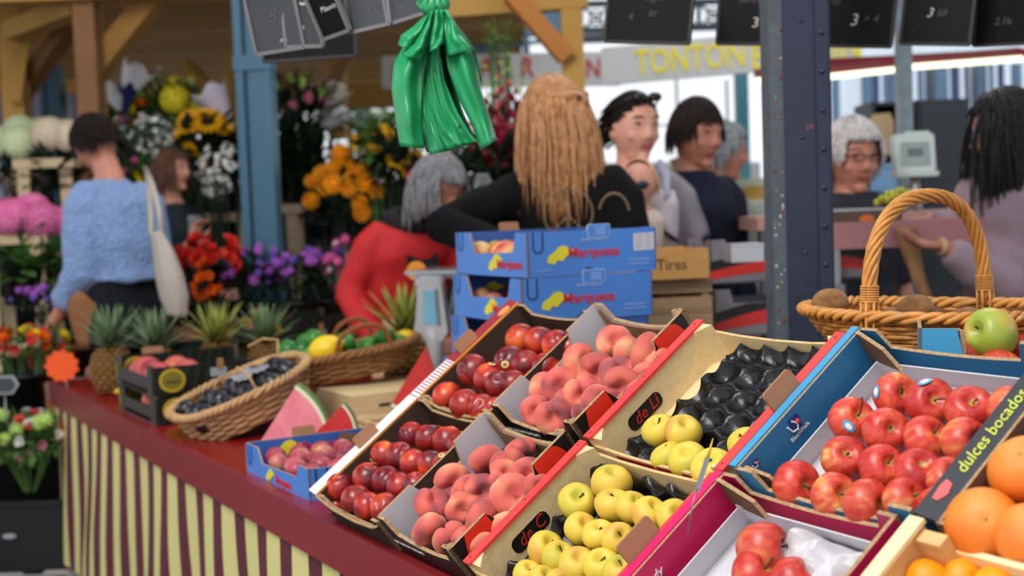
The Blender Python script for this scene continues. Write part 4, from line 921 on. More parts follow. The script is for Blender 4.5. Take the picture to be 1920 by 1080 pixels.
# ------------------------------------------------------------ pineapples, bananas, star card, scale
PINA = mat('pineapple_skin', (150, 106, 52), .6, .25, 60); PINB = mat('pineapple_eye', (92, 68, 34), .7, .2, 60); CROWN = mat('pineapple_leaf', (104, 130, 88), .5, .25, 20, rnd=.1); CROWN2 = mat('pineapple_leaf_yellowish', (150, 158, 70), .5, .25, 20)
def pineapple(M, label, crown=CROWN, s=1.0, seed=0):
    rr = random.Random(seed); o = empty('pineapple', M @ sc(s), label, 'pineapple', 'pineapples behind the black boxes')
    prof = [(0, 0), (.04, .002), (.06, .02), (.070, .05), (.073, .085), (.070, .12), (.058, .15), (.040, .168), (.0, .17)]
    MB().lathe(prof, 24).build('body', PINB, o, True)
    mb = MB()
    for j in range(10):
        z = .012+j*.0165
        for (r0, z0), (r1, z1) in zip(prof, prof[1:]):
            if z0 <= z <= z1: rad = r0+(r1-r0)*(z-z0)/(z1-z0); break
        n = 13
        for i in range(n):
            a = 2*pi*(i+.5*(j % 2))/n; c = V((cos(a)*rad, sin(a)*rad, z)); x = V((-sin(a), cos(a), 0)); u_ = V((cos(a), sin(a), .15))
            w_ = pi*rad/n*.92; vs = [c+u_*.007, c+x*w_, c+Z*.0085, c-x*w_, c-Z*.0085, c+u_*.013+Z*.002]
            mb.add(vs, [(0, 1, 2), (0, 2, 3), (0, 3, 4), (0, 4, 1)])
    mb.build('eyes', PINA, o, kind='stuff')
    for k in range(30):
        a = k*2.4; tier = k/30; l = .085+.075*(1-abs(tier-.5)*1.2)*rr.uniform(.8, 1.1); b_ = (1-tier)*1.05+.12
        d = V((cos(a)*sin(b_), sin(a)*sin(b_), cos(b_))); x, y, _ = basis(d, (0, 0, 1)); base = V((cos(a)*.018, sin(a)*.018, .160+.05*tier)); pts = []
        for t in (0, .3, .65, 1): pts.append(base+d*l*t+V((cos(a), sin(a), -.4))*(.03*t*t*(1-tier)))
        side = V((-sin(a), cos(a), 0)); ws = (.012, .011, .007, .0004); vs = []
        for p_, ww in zip(pts, ws): vs += [p_-side*ww, p_-V((cos(a), sin(a), 0))*ww*.25, p_+side*ww]
        fs = [(i*3+j, i*3+j+1, i*3+j+4, i*3+j+3) for i in range(3) for j in range(2)]
        MB().add(vs, fs).build('crown_leaf', crown, o, True, solid=.001)
    return o
for k, (u_, v_, s_, lab, cr) in enumerate(((.55, .10, 1.0, 'whole pineapple standing at the far corner of the table', CROWN), (.72, .22, .98, 'pineapple with tall grey-green crown, second from the table corner', CROWN),
        (.66, .46, .98, 'pineapple with yellowish crown, third from the table corner', CROWN2), (.80, .60, .95, 'pineapple with grey-green crown, nearest the printed black boxes', CROWN))):
    pineapple(Matrix.Translation(tb(u_, v_, 0)) @ Matrix.Rotation(k*1.3, 4, 'Z'), lab, cr, s_, k)
pineapple(Matrix.Translation(tb(1.25, .95, 0)), 'pineapple with drooping crown beside the grey scale', CROWN2, 1.15, 9)
BAN = mat('banana_skin', (236, 190, 40), .5, .12, 20)
bn = empty('banana_bunch', frame(tb(.79, .095, 0), W0, -U, Z), 'bunch of yellow bananas between the pineapple and the black boxes', 'bananas')
for k in range(6):
    o_ = (k//2); pts = []
    for i in range(9):
        t = i/8; a = -.9+1.8*t; pts.append(V((-.05+.005*k+.11*t, -.03*cos(a*1.4)-.01+(.012 if k % 2 else 0), .022+.034*o_+.018*cos(a)*1.2)))
    MB().tube(pts, [.005, .012, .017, .019, .019, .018, .015, .008, .005], 7).build('banana', BAN, bn, True)
MB().tube([(.06, -.01, .03), (.075, -.01, .07), (.07, 0, .12)], .009, 6).build('stalk', mat('banana_stalk', (120, 110, 40), .7), bn, True)
sq = fr_proto(cleft_me('sweet_potato', fruit_mat('sweet_potato_skin', [(.3, (116, 70, 58)), (.7, (150, 96, 80))], 20, .8, bump=.3, bscale=120), .045, 1.6, 0, .2, 0, .2, 3), 'sweet_potato', 'sweet potato', .045); protos_extra.append(sq)
for k, (x, y, d) in enumerate(((205, 668, 4.85), (222, 690, 4.8), (196, 700, 4.9))):
    put(sq, Matrix.Translation(at(x, y, d)) @ arb((.9, .1, .3-.2*k), 0), .045, 'reddish-brown sweet potato behind the first pineapple, %s' % ('topmost', 'right below it', 'lowest')[k], 'sweet potatoes')
sp_ = at(116, 686, 4.86); ns = 22; star = [(.068*(1 if i % 2 else .84)*cos(2*pi*i/ns/1), .064*(1 if i % 2 else .84)*sin(2*pi*i/ns)) for i in range(ns)]
so = empty('star_price_card', frame(sp_, V((1, 0, 0)), V((0, 0, 1)), V((0, -1, 0))), 'blank fluorescent orange starburst card above the table corner', 'price card')
MB().prism(star, .002, (0, 0, 0), (1, 0, 0), (0, 1, 0), 0).build('card', mat('fluorescent_orange', (255, 92, 22), .5, .02), so)
MB().bar((.01, -.05, -.004), (.02, -.12, -.004), .006, .002).build('holder', METAL, so)
sco = empty('market_scale', frame(V((*at(812, 600, 4.16).xy, .72)), V((.93, -.28, 0)).normalized(), V((.28, .93, 0)).normalized(), Z), 'pale grey market scale with a small blue screen left of the blue boxes', 'scale')
SG = mat('scale_grey', (188, 190, 194), .4, .04); SGD = mat('scale_dark_grey', (120, 124, 130), .4, .05)
MB().box((0, .08, .03), (.30, .30, .06)).build('base', SGD, sco)
MB().loft([((0, 0, .06), .028, .03), ((0, 0, .2), .03, .03), ((0, 0, .24), .026, .026)], 14).build('column', SG, sco, True)
mb = MB().prism([(-.045, 0), (.030, 0), (.055, .03), (.045, .195), (.035, .21), (-.03, .21), (-.06, .03)][::1], .035, (0, .02, .20), (1, 0, 0), (0, -.12, 1), 0); dp = mb.build('display_head', SG, sco)
MB().prism([(-.026, .055), (.022, .055), (.022, .165), (-.018, .165)], .002, (0, -.0155, .20), (1, 0, 0), (0, -.12, 1), 0).build('screen', mat('lcd_blue', (120, 176, 200), .3, .08, emit=.15), dp)
MB().prism([(.022, .05), (.034, .05), (.034, .17), (.024, .17)], .002, (0, -.0158, .20), (1, 0, 0), (0, -.12, 1), 0).build('key_strip', SGD, dp)
MB().box((.05, .14, .42), (.30, .24, .012)).box((.05, .14, .405), (.26, .2, .012)).build('weighing_pan', mat('steel_pan', (170, 172, 176), .25, .05, metal=.8), sco)
MB().tube([(.03, .1, .24), (.05, .14, .40)], .02, 8).build('pan_post', SGD, sco)
MB().tube([(-.04, .03, .395), (-.04, -.02, .385)], .012, 10).build('pan_knob', SG, sco, True)
yo = empty('round_price_card', frame(at(781, 508, 4.4), V((1, 0, 0)), Z, V((0, -1, 0))), 'round orange price disc on a stick before the red coat', 'price card')
MB().lathe([(0, .0), (.034, 0), (.034, .003), (0, .003)], 24).build('disc', mat('disc_orange', (240, 150, 30), .5, .03), yo)
MB().tube([(0, -.03, .002), (0, -.2, .002)], .004, 6).build('stick', METAL, yo, True)
MB().prism(rrect(.02, .03, .004), .002, (.04, -.01, 0), (1, 0, 0), (0, 1, 0), 0).build('clip', BLACK, yo)
# ------------------------------------------------------------ the market hall
def st(name, mb, m, label=None, cat=None, parent=None, M=None, smooth=False, **k):
    return mb.build(name, m, parent, smooth, M=M, kind=None if parent else 'structure', label=label, cat=cat, **k)
STONE = mat('street_stone', (150, 146, 144), .8, .15, 3, bump=.2, bscale=12, rnd=.14); JOINT = mat('street_joint', (112, 108, 104), .9, .1, 6)
flr = st('floor', MB().box((1, 9, -.04), (34, 30, .06)), JOINT, 'grey stone paving of the market, seen left of the stall', 'floor')
sm = [MB().box((0, 0, 0), (.20+.03*k, .135, .03)).mesh('paving_stone', STONE) for k in range(3)]
for me in sm:
    bm = bmesh.new(); bm.from_mesh(me); bmesh.ops.bevel(bm, geom=bm.edges[:], offset=.012, segments=1, affect='EDGES'); bm.to_mesh(me); bm.free()
n = 0
for j in range(17):
    for i in range(15):
        x = -3.9+i*.27+(j % 2)*.12+R.uniform(-.008, .008); y = 4.0+j*.152
        if n < 290:
            link('paving_stone', sm[(i*3+j*5) % 3], flr, Matrix.Translation((x, y, -.006+R.uniform(-.003, .003))) @ Matrix.Rotation(R.uniform(-.03, .03), 4, 'Z')); n += 1
# timber flower pavilion
TIM = mat('timber', (170, 126, 66), .7, .18, 3, stretch=(2, 2, 2), bump=.1, bscale=20); TIML = mat('timber_yellow', (186, 144, 76), .7, .12, 3, bump=.1, bscale=20); TIMP = mat('timber_brown', (140, 100, 66), .7, .18, 4)
PLK = mat('roof_plank', (196, 148, 72), .7, .22, 1.6, stretch=(.5, 3, 3), rnd=.16)
kiosk = empty('trim_1', V((-2.2, 8, 2.5)), 'timber roof of boards and posts over the flower stalls', 'roof', kind='structure')
KI = Matrix.Translation((2.2, -8, -2.5))
mbp = MB().box((0, 0, 0), (5.2, .285, .03)).mesh('plank', PLK)
for k in range(20):
    link('plank', mbp, kiosk, KI @ Matrix.Translation((-2.45+R.uniform(-.02, .02), 6.55+k*.298, 2.62-.012*k*.3+R.uniform(-.006, .006))) @ Matrix.Rotation(radians(-.4), 4, 'Z'))
def bm_(a, b, w_, h, m, nm, hint=(0, 0, 1)):
    return MB().bar(KI @ a, KI @ b, w_, h, 0, hint).build(nm, m, kiosk)
def post(px, py0, py1, d, w_, m, nm='post'):
    a, b = at(px, py0, d), at(px, py1, d); x, y = a.x, a.y; return bm_(V((x, y, 0)), V((x, y, max(a.z, b.z))), w_, w_, m, nm, (0, 1, 0))
post(20, 0, 200, 7.2, .12, TIML); bm_(at(12, 0, 7.2)+Z*.3, at(12, 0, 7.2)*1+V((0, 0, -.0)), .12, .12, TIML, 'post')
post(158, -40, 300, 6.4, .105, TIMP); post(172, 0, 300, 6.6, .08, TIML)
bm_(at(165, 150, 6.6), at(300, -20, 6.5), .11, .11, TIM, 'brace'); bm_(at(40, 175, 7.4), at(145, 30, 7.0), .09, .09, TIMP, 'brace')
bm_(at(28, 190, 7.1), at(50, 40, 7.1), .035, .06, TIML, 'brace'); bm_(at(24, 60, 7.0), at(150, 10, 6.5), .12, .10, TIML, 'beam'); bm_(at(-60, -12, 6.4), at(700, -40, 6.3), .16, .12, TIML, 'beam')
bm_(at(180, 200, 9.0), at(760, 178, 8.8), .16, .16, TIML, 'beam'); bm_(at(0, 165, 9.8), at(150, 163, 9.6), .1, .1, TIML, 'beam')
bm_(at(345, 120, 8.9), at(410, 185, 8.8), .08, .08, TIML, 'brace'); bm_(at(500, 120, 8.6), at(560, 175, 8.6), .09, .09, TIML, 'brace'); bm_(at(655, 90, 8.0), at(610, 190, 8.0), .07, .07, TIMP, 'brace')
bm_(at(632, 60, 8.4), at(636, 260, 8.4), .10, .10, TIML, 'post'); bm_(at(430, 90, 8.6), at(432, 300, 8.6), .08, .08, TIML, 'post')
bm_(at(380, 200, 9.2), at(384, 300, 9.2), .05, .05, TIML, 'post')
# front timber gallows over the sellers
bm_(V((at(1071, 0, 5.6).x, at(1071, 0, 5.6).y, 0)), at(1068, -60, 5.6), .094, .094, TIML, 'post', (0, 1, 0))
bm_(at(958, -12, 5.5), at(1062, 108, 5.55), .075, .075, mat('timber_orange', (190, 124, 62), .65, .1, 4), 'brace'); bm_(at(800, 18, 5.6), at(1100, -4, 5.6), .09, .09, TIML, 'beam')
# iron posts
BLP = mat('painted_blue_iron', (58, 108, 132), .5, .06, 3); BLPD = mat('painted_dark_teal', (40, 84, 108), .5, .08, 3); NAVYI = mat('navy_painted_iron', (38, 45, 66), .5, .12, 6, bump=.15, bscale=30)
def iron(px, d, w_, name, label, m=BLP, z1=3.2, cap=None, py=0, flange=True):
    a = at(px, 300, d); o = empty(name, V((a.x, a.y, 0)), label, 'post', kind='structure')
    MB().box((0, 0, z1/2), (w_*.62, w_*.9, z1)).build('web', m, o)
    if flange:
        MB().box((-w_*.38, 0, z1/2), (w_*.24, w_, z1)).build('flange', m, o); MB().box((w_*.40, 0, z1/2), (w_*.2, w_*1.0, z1)).build('flange', m, o)
        MB().box((-w_*.22, -w_*.48, z1/2), (w_*.07, w_*.1, z1)).build('groove', mat('groove_shadow', (24, 40, 52), .7), o)
    if cap: MB().box((0, 0, cap), (w_*1.08, w_*1.08, .07)).build('collar', m, o)
    return o
iron(487, 6.2, .165, 'trim_2', 'tall light blue iron post between the flower stalls', cap=at(487, 122, 6.2).z)
iron(106, 8.4, .13, 'trim_3', 'short teal iron post under the timber roof', BLPD, at(106, 125, 8.4).z, None)
iron(1393, 8.2, .12, 'trim_4', 'thin teal iron column behind the customers', mat('teal_column', (74, 140, 156), .5, .08, 3), 3.4, None, flange=False)
# big riveted navy post
a = onz(1510, 1500, 0); q = at(1497, 400, 3.12)
bp_ = empty('trim_5', V((q.x, q.y, 0)), 'thick navy riveted iron post with chipped paint and bolts', 'post', kind='structure')
MB().box((.012, 0, 1.2), (.100, .09, 2.4)).build('web', NAVYI, bp_)
CH = mat('chipped_grey_paint', (84, 92, 98), .6, .2, 14, bump=.3, bscale=40)
MB().box((-.054, .012, 1.2), (.034, .10, 2.4)).build('chipped_flange', CH, bp_)
MB().box((.052, -.048, 1.2), (.030, .008, 2.4)).build('flange', NAVYI, bp_); MB().box((.0695, 0, 1.2), (.006, .10, 2.4)).build('edge_strip', mat('navy_dark_edge', (26, 32, 48), .5), bp_)
rv = MB().lathe([(0, .007), (.005, .006), (.009, .002), (.0095, 0)], 10).mesh('rivet', NAVYI, True)
for k in range(22):
    z = .35+k*.092
    link('rivet', rv, bp_, frame(V((.052, -.052, z)), PX, PZ, V((0, -1, 0))) @ sc(.8))
    if k % 3 == 0: link('rivet', rv, bp_, frame(V((.005, -.045, z+.03)), PX, PZ, V((0, -1, 0))) @ sc(.6))
spk = [mat('paint_fleck_%s' % n_, c, .6) for n_, c in (('pink', (160, 90, 108)), ('cream', (176, 172, 168)), ('ochre', (170, 130, 96)), ('red', (130, 50, 48)))]
for k in range(46):
    z = .9+R.random()*1.3; s_ = R.uniform(.0018, .0042)
    MB().ell((-.054+R.uniform(-.013, .013), -.0385, z), (s_, .0012, s_*R.uniform(.8, 1.8)), 7, 4).build('paint_fleck', spk[k % 4] if k % 3 else spk[1], bp_, True)
text('chalk_scrawl', 'ch', .022, frame(V((.02, -.0465, at(1490, 240, 3.1).z)), PX, PZ, V((0, -1, 0))), spk[0], bp_, shear=.3)
# steel pole with bright galvanised finish at the right
q = at(1697, 300, 5.2); po = empty('trim_6', V((q.x, q.y, 0)), 'slim galvanised steel pole behind the white scale', 'post', kind='structure')
MB().box((0, 0, 1.35), (.055, .055, 2.7)).build('pole', mat('galvanised', (120, 132, 138), .4, .2, 20, metal=.4), po)
# blue iron roof edge, lattice girder
IR = mat('slate_blue_iron', (96, 142, 170), .5, .05, 2); IRD = mat('dark_lattice_iron', (60, 74, 88), .5)
gi = empty('trim_7', at(1000, 40, 9.5), 'blue iron girder with crossed lattice panels at the hall end', 'girder', kind='structure'); G = Matrix.Translation(-at(1000, 40, 9.5))
def gbar(a, b, w_, h, m, nm='bar'): MB().bar(G @ a, G @ b, w_, h, 0, (0, 1, 0)).build(nm, m, gi)
gbar(at(780, 38, 9.6), at(1070, 42, 9.6), .22, .1, IR, 'plate'); gbar(at(850, 95, 9.6), at(1090, 70, 9.6), .03, .05, IR)
gbar(at(1085, 8, 9.5), at(1700, -4, 9.5), .045, .05, IRD); gbar(at(1085, 58, 9.5), at(1700, 40, 9.5), .05, .05, IRD); gbar(at(1085, 74, 9.4), at(1200, 70, 9.4), .06, .03, IRD)
for k in range(10):
    x = 1090+k*55; gbar(at(x, 8-k, 9.5), at(x, 58-k*1.6, 9.5), .03, .04, IRD)
    gbar(at(x, 10-k, 9.5), at(x+55, 57-k*1.6, 9.5), .018, .03, IRD); gbar(at(x, 57-k*1.6, 9.5), at(x+55, 10-k, 9.5), .018, .03, IRD)
    M9 = frame(G @ at(x+27, 33-k, 9.5), V((1, 0, 0)), Z, V((0, -1, 0))); MB().tube([M9 @ V((.05*cos(t*.5), .05*sin(t*.5), 0)) for t in range(14)], .008, 5).build('ring', IRD, gi)
for x in (900, 985): gbar(at(x, 60, 9.6), at(x+4, 130, 9.6), .05, .05, IR)
# fascia signs
SGN = mat('sign_white', (206, 206, 206), .6, .03, 2); SY = mat('sign_yellow', (236, 220, 40), .5, .03); SR = mat('sign_red', (190, 46, 54), .5, .03); SF = mat('faded_pink', (204, 176, 178), .6)
def sign(name, pa, pb, d0, d1, h, label, segs, thick=.04):
    a, b = at(*pa, d0), at(*pb, d1); x = (b-a).normalized(); z = (Z-x*x.z).normalized(); y = z.cross(x); L = (b-a).length
    o = empty(name, frame(a, x, z, x.cross(z)), label, 'sign')
    MB().prism([(0, 0), (L, 0), (L, h), (0, h)], -thick, (0, 0, 0), (1, 0, 0), (0, 1, 0), 0).build('board', SGN, o)
    for px, body, size, m, sx in segs:
        p = o.matrix_basis.inverted() @ at(px[0], px[1], d0+(d1-d0)*(px[0]-pa[0])/(pb[0]-pa[0]))
        text('lettering', body, size, Matrix.Translation((p.x, p.y, .002)), m, o, bold=1, sx=sx, ext=.004)
    return o
sign('fascia_sign', (1130, 160), (1612, 118), 7.4, 6.9, .215, 'white shop fascia with large yellow capital letters behind the customers', [((1294, 112), 'TONTON', .20, SY, .72), ((1512, 100), 'BOUDIN', .19, SY, .82)])
sign('fascia_sign', (716, 166), (1160, 160), 8.0, 7.6, .20, 'white shop fascia with red capital letters behind the blonde seller', [((925, 128), 'AT', .17, SR, .8), ((990, 128), 'R', .17, SR, .8), ((1108, 130), 'IN', .155, SR, .8), ((745, 140), 'P', .17, SR, .8), ((1152, 128), 'O', .12, SF, .8)])
# red valance and strip lights over the right-hand counter
q0, q1 = at(1540, 118, 6.2), at(2050, 92, 6.0)
MB().bar(q0, q1, .03, .10, 0, (0, 1, 0)).build('valance', mat('dark_red_valance', (122, 34, 44), .6, .06), None, label='dark red valance strip above the strip lights at right', cat='valance')
TL = mat('strip_light_glow', (252, 255, 214), .5, 0, emit=1.5)
for (a_, b_, d_, lab) in (((1536, 146), (1686, 130), 6.1, 'glowing strip light left of the slim steel pole'), ((1706, 126), (1916, 110), 6.0, 'glowing strip light right of the slim steel pole'), ((1416, 152), (1432, 151), 6.1, 'short end of a strip light seen left of the navy post')):
    o = empty('strip_light', at(*a_, d_), lab, 'lamp'); b = at(*b_, d_)-at(*a_, d_)
    MB().bar((0, 0, 0), b, .026, .026, 0, (0, 1, 0)).build('tube', TL, o); MB().bar((0, .02, .03), b+V((0, .02, .03)), .05, .018, 0, (0, 1, 0)).build('housing', mat('lamp_housing', (110, 40, 46), .5), o)
# window bars and pale curtains far behind the right-hand counter
wn = empty('window_1', at(1700, 250, 9.5), 'tall pale window with blue frames and vertical bars behind the right-hand counter', 'window', kind='structure'); WI = Matrix.Translation(-at(1700, 250, 9.5))
FRB = mat('window_frame_blue', (128, 164, 200), .5, .06); FRN = mat('window_frame_navy', (84, 104, 150), .5, .06); CURT = mat('pale_curtain', (196, 206, 220), .7, .06, 2)
GLS = mat('window_glass', (225, 235, 245), .05, .02, trans=.9)
for px, w_, m in ((1565, .05, FRB), (1624, .07, FRB), (1640, .05, FRN), (1660, .03, FRB), (1672, .03, FRB), (1725, .03, FRB), (1764, .09, FRB), (1790, .05, FRN), (1812, .02, FRN), (1838, .02, FRB), (1858, .02, FRB), (1876, .03, FRN), (1905, .06, FRB)):
    MB().bar(WI @ at(px, 120, 9.5), WI @ at(px+8, 460, 9.5), w_, .05, 0, (0, 1, 0)).build('mullion', m, wn)
for (xa, xb) in ((1660, 1690), (1734, 1756), (1820, 1850)):
    n_ = 22; P0, P1 = at(xa, 110, 9.7), at(xb, 110, 9.7)
    def cu(s, t, P0=P0, P1=P1): p = P0+(P1-P0)*s; return WI @ V((p.x, p.y+.03*sin(s*26), p.z-2.0*t))
    MB().grid(cu, 40, 2).build('curtain', CURT, wn, True)
MB().bar(WI @ at(1540, 262, 9.5), WI @ at(1940, 250, 9.5), .03, .05, 0, (0, 1, 0)).build('transom', FRB, wn)
MB().prism([(0, 0), (1.9, 0), (1.9, 1.7), (0, 1.7)], .01, WI @ at(1540, 470, 9.8), (1, 0, 0), (0, 0, 1), 0).build('pane', GLS, wn)
# white panel wall and glazing behind the customers, with thin frames
w2 = empty('wall_back', at(1230, 250, 10.5), 'bright white partition with thin grey seams behind the customers', 'wall', kind='structure'); W2 = Matrix.Translation(-at(1230, 250, 10.5))
PAN = mat('bright_white_panel', (244, 244, 246), .6, .01, 2)
for k in range(6):
    a = at(1080+k*58, 385, 10.6); MB().box(W2 @ V((a.x+.125, a.y, a.z-.1)), (.252, .03, .9)).build('panel', PAN, w2)
MB().bar(W2 @ at(1095, 372, 10.3), W2 @ at(1340, 362, 10.3), .10, .04, 0, (0, 1, 0)).build('ledge', TIML, w2)
for px in (1268, 1362): MB().bar(W2 @ at(px, 150, 10.2), W2 @ at(px+5, 330, 10.2), .02, .02, 0, (0, 1, 0)).build('seam_bar', mat('grey_seam', (150, 150, 154), .5), w2)
MB().bar(W2 @ at(1092, 238, 10.2), W2 @ at(1385, 232, 10.2), .014, .02, 0, (0, 1, 0)).build('seam_bar', mat('grey_seam', (150, 150, 154), .5), w2)
# corrugated white sheet far left
w3 = empty('wall_left', at(110, 200, 10.8), 'pale corrugated sheet wall under the timber roof at far left', 'wall', kind='structure'); W3 = Matrix.Translation(-at(110, 200, 10.8))
def cor(s, t): a = at(-20, 160, 10.8); return W3 @ V((a.x+1.0*s, a.y+.02*sin(s*90), a.z-1.0*t))
MB().grid(cor, 200, 1).build('sheet', mat('pale_sheet', (186, 184, 206), .5, .05), w3, True)
# garden glimpsed through the gap
for k, (px, py, r_, lab) in enumerate(((690, 190, .32, 'pale sunlit shrub far behind, above the sunflowers'), (715, 250, .26, 'pale yellow-green shrub far behind, left of the green bags'), (655, 215, .22, 'bluish shrub far behind, beside the wrapped bouquet'))):
    c = at(px, py, 13); o = empty('shrub', V((c.x, c.y, 0)), lab, 'shrub')
    MB().tube([(0, 0, 0), (0, 0, c.z)], .03, 6).build('trunk', TIMP, o); mb = MB()
    for j in range(420):
        d = V((R.gauss(0, 1), R.gauss(0, 1), R.gauss(0, 1))).normalized()*r_*R.uniform(.5, 1); p = V((0, 0, c.z))+d; x, y, _ = basis(V((R.random()-.5, R.random()-.5, R.random())))
        mb.add([p-x*.03, p+y*.02, p+x*.03, p-y*.02], [(0, 1, 2, 3)])
    mb.build('foliage', mat('sunlit_leaf_%d' % k, ((150, 180, 130), (190, 210, 120), (120, 150, 150))[k], .6, .15), o, kind='stuff')
# counters to the right ----------------------------------------------------------
CTR = mat('counter_pinkish', (196, 150, 136), .5, .08); DKC = mat('dark_crate_plastic', (30, 32, 36), .5, .1); CREAM = mat('cream_counter', (206, 204, 184), .55, .05)
def boxo(name, c, size, m, label, cat, rz=0, M=None, det=None):
    o = empty(name, Matrix.Translation(c) @ Matrix.Rotation(rz, 4, 'Z'), label, cat)
    MB().box((0, 0, size[2]/2), size).build('body', m, o)
    if det: det(o, size)
    return o
def rim(m): return lambda o, s: (MB().box((0, 0, s[2]+.006), (s[0]+.02, s[1]+.02, .014)).build('top_edge', m, o), MB().box((0, -s[1]/2-.004, s[2]*.5), (s[0]*.6, .008, .02)).build('front_rib', m, o))
def onfl(px, d, dz=0): q = at(px, 300, d); return V((q.x, q.y, dz))
def det_counter(o, s):
    for x in (-s[0]/2+.04, s[0]/2-.04): MB().box((x, -s[1]/2+.04, -.4), (.05, .05, .8)).build('leg', METAL, o)
c = at(1800, 392, 5.0); boxo('counter', V((c.x, c.y, c.z-.05)), (1.7, .5, .05), CTR, 'long pinkish counter top behind the woman in mauve', 'counter', .02, det=det_counter)
c = at(1420, 400, 6.2); boxo('counter', V((c.x, c.y, 0)), (.9, .5, c.z), CREAM, 'cream counter between the customers and the navy post', 'counter', 0, det=rim(CREAM))
for k, (x, y, d, s_) in enumerate(((1395, 372, 6.1, (.16, .2, .05)), (1418, 350, 6.1, (.15, .2, .05)), (1425, 395, 6.0, (.2, .2, .06)))):
    c = at(x, y+8, d); boxo('folded_cloth', c, s_, mat('mint_white', (200, 210, 196), .7, .05), 'folded pale greenish cloth on the cream counter, %s' % ('left one', 'upper one', 'lowest')[k], 'cloth', .1*k, det=lambda o, s: MB().box((0, 0, s[2]), (s[0]*.9, s[1]*.9, .02)).build('fold', mat('mint_white', (200, 210, 196), .7), o))
o = empty('wooden_headboard', at(1425, 352, 6.0)-Z*.02, 'low curved light wooden board left of the navy post', 'board')
MB().prism([(-.1, -.04), (.14, -.04), (.14, .03), (-.05, .03), (-.09, .015)], .03, (0, 0, 0), (1, 0, 0), (0, 0, 1), 0).build('board', TIML, o); MB().bar((-.1, -.01, -.04), (-.085, -.01, .02), .03, .03).build('end_block', TIML, o)
c = at(1316, 300, 7.0); boxo('wooden_cabinet', V((c.x, c.y, 0)), (.30, .3, at(1316, 300, 7.0).z+0), TIML, 'yellow wooden cabinet behind the short-haired customer', 'cabinet', det=rim(TIM))
# dark cabinet, shelf unit, scale
CAB = mat('slate_cabinet', (50, 56, 64), .5, .06)
c = at(1768, 186, 6.0); c2 = at(1768, 380, 6.0); cbz = c.z
o = empty('tall_cabinet', V((c.x, c.y, 0)), 'tall slate grey cabinet behind the white scale', 'cabinet')
MB().box((0, .2, cbz/2), (.25, .4, cbz)).build('body', CAB, o); MB().box((0, -.006, cbz/2), (.235, .012, cbz-.06)).build('door', CAB, o); MB().box((-.135, .1, cbz/2), (.02, .3, cbz-.02)).build('side_edge', BLACK, o)
c = at(1672, 190, 6.1); sz = c.z
o = empty('shelf_unit', V((c.x, c.y, 0)), 'dark open shelf unit holding a beige bag, left of the slim pole', 'shelf')
for x in (-.09, .09): MB().box((x, .15, sz/2), (.018, .3, sz)).build('side', CAB, o)
for z in (sz-.01, sz-.16, sz-.34, .9): MB().box((0, .15, z), (.18, .3, .016)).build('shelf_board', CAB, o)
MB().box((0, .29, sz/2), (.18, .01, sz)).build('back', BLACK, o)
c = at(1664, 290, 6.0); boxo('paper_bag', V((c.x, c.y+.1, c.z)), (.10, .08, .17), mat('beige_bag', (186, 160, 124), .8, .08), 'beige paper bag standing in the dark shelf unit', 'bag', det=lambda o, s: MB().prism([(-s[0]/2, 0), (s[0]/2, 0), (s[0]*.4, .03), (-s[0]*.4, .026)], .02, (0, 0, s[2]), (1, 0, 0), (0, 0, 1), 0).build('folded_top', mat('beige_bag', (186, 160, 124), .8), o))
SCW = mat('scale_white', (204, 216, 210), .45, .03)
c = at(1718, 325, 4.9); o = empty('counter_scale', V((c.x, c.y, c.z)), 'white electronic scale display on a post behind the tall basket', 'scale')
MB().prism(rrect(.155, .145, .012, 3, -.078, 0), .05, (0, .05, 0), (1, 0, 0), (0, .15, 1), 0).build('housing', SCW, o); MB().prism(rrect(.165, .02, .006, 2, -.082, -.012), .07, (0, .055, 0), (1, 0, 0), (0, 0, 1), 0).build('lower_lip', SCW, o)
MB().prism(rrect(.11, .09, .006, 3, -.055, .03), .003, (0, -.002, 0), (1, 0, 0), (0, .15, 1), 0).build('inner_panel', mat('panel_grey', (160, 172, 168), .4), o); MB().prism(rrect(.06, .03, .004, 2, -.03, .065), .003, (0, -.004, 0), (1, 0, 0), (0, .15, 1), 0).build('display', mat('display_grey', (110, 120, 118), .3), o)
MB().box((.02, .05, .152), (.08, .05, .02)).build('paper_slot', SCW, o); MB().tube([(0, .03, 0), (.01, .03, -.10), (.02, .03, -.32)], .018, 10).build('post', METAL, o, True)
# blue-ish crates and white tubs on the far counter
for k, (x, y, d, s_, m, lab) in enumerate(((1640, 392, 5.6, (.30, .3, .18), mat('pale_blue_tub', (120, 160, 200), .5, .05), 'pale blue plastic crate behind the curly-haired seller'), (1600, 400, 5.3, (.3, .2, .06), mat('white_tub', (206, 214, 220), .5, .04), 'low white plastic tub on the far counter beside the curly-haired seller'),
      (1845, 360, 6.4, (.12, .2, .22), FRN, 'deep blue crate between the slate cabinet and the dark-haired woman'), (1850, 350, 5.5, (.12, .15, .08), mat('white_tub', (206, 214, 220), .5), 'small white tub beside the dark-haired woman'))):
    c = at(x, y, d); boxo('plastic_tub', c, s_, m, lab, 'tub', det=rim(m))
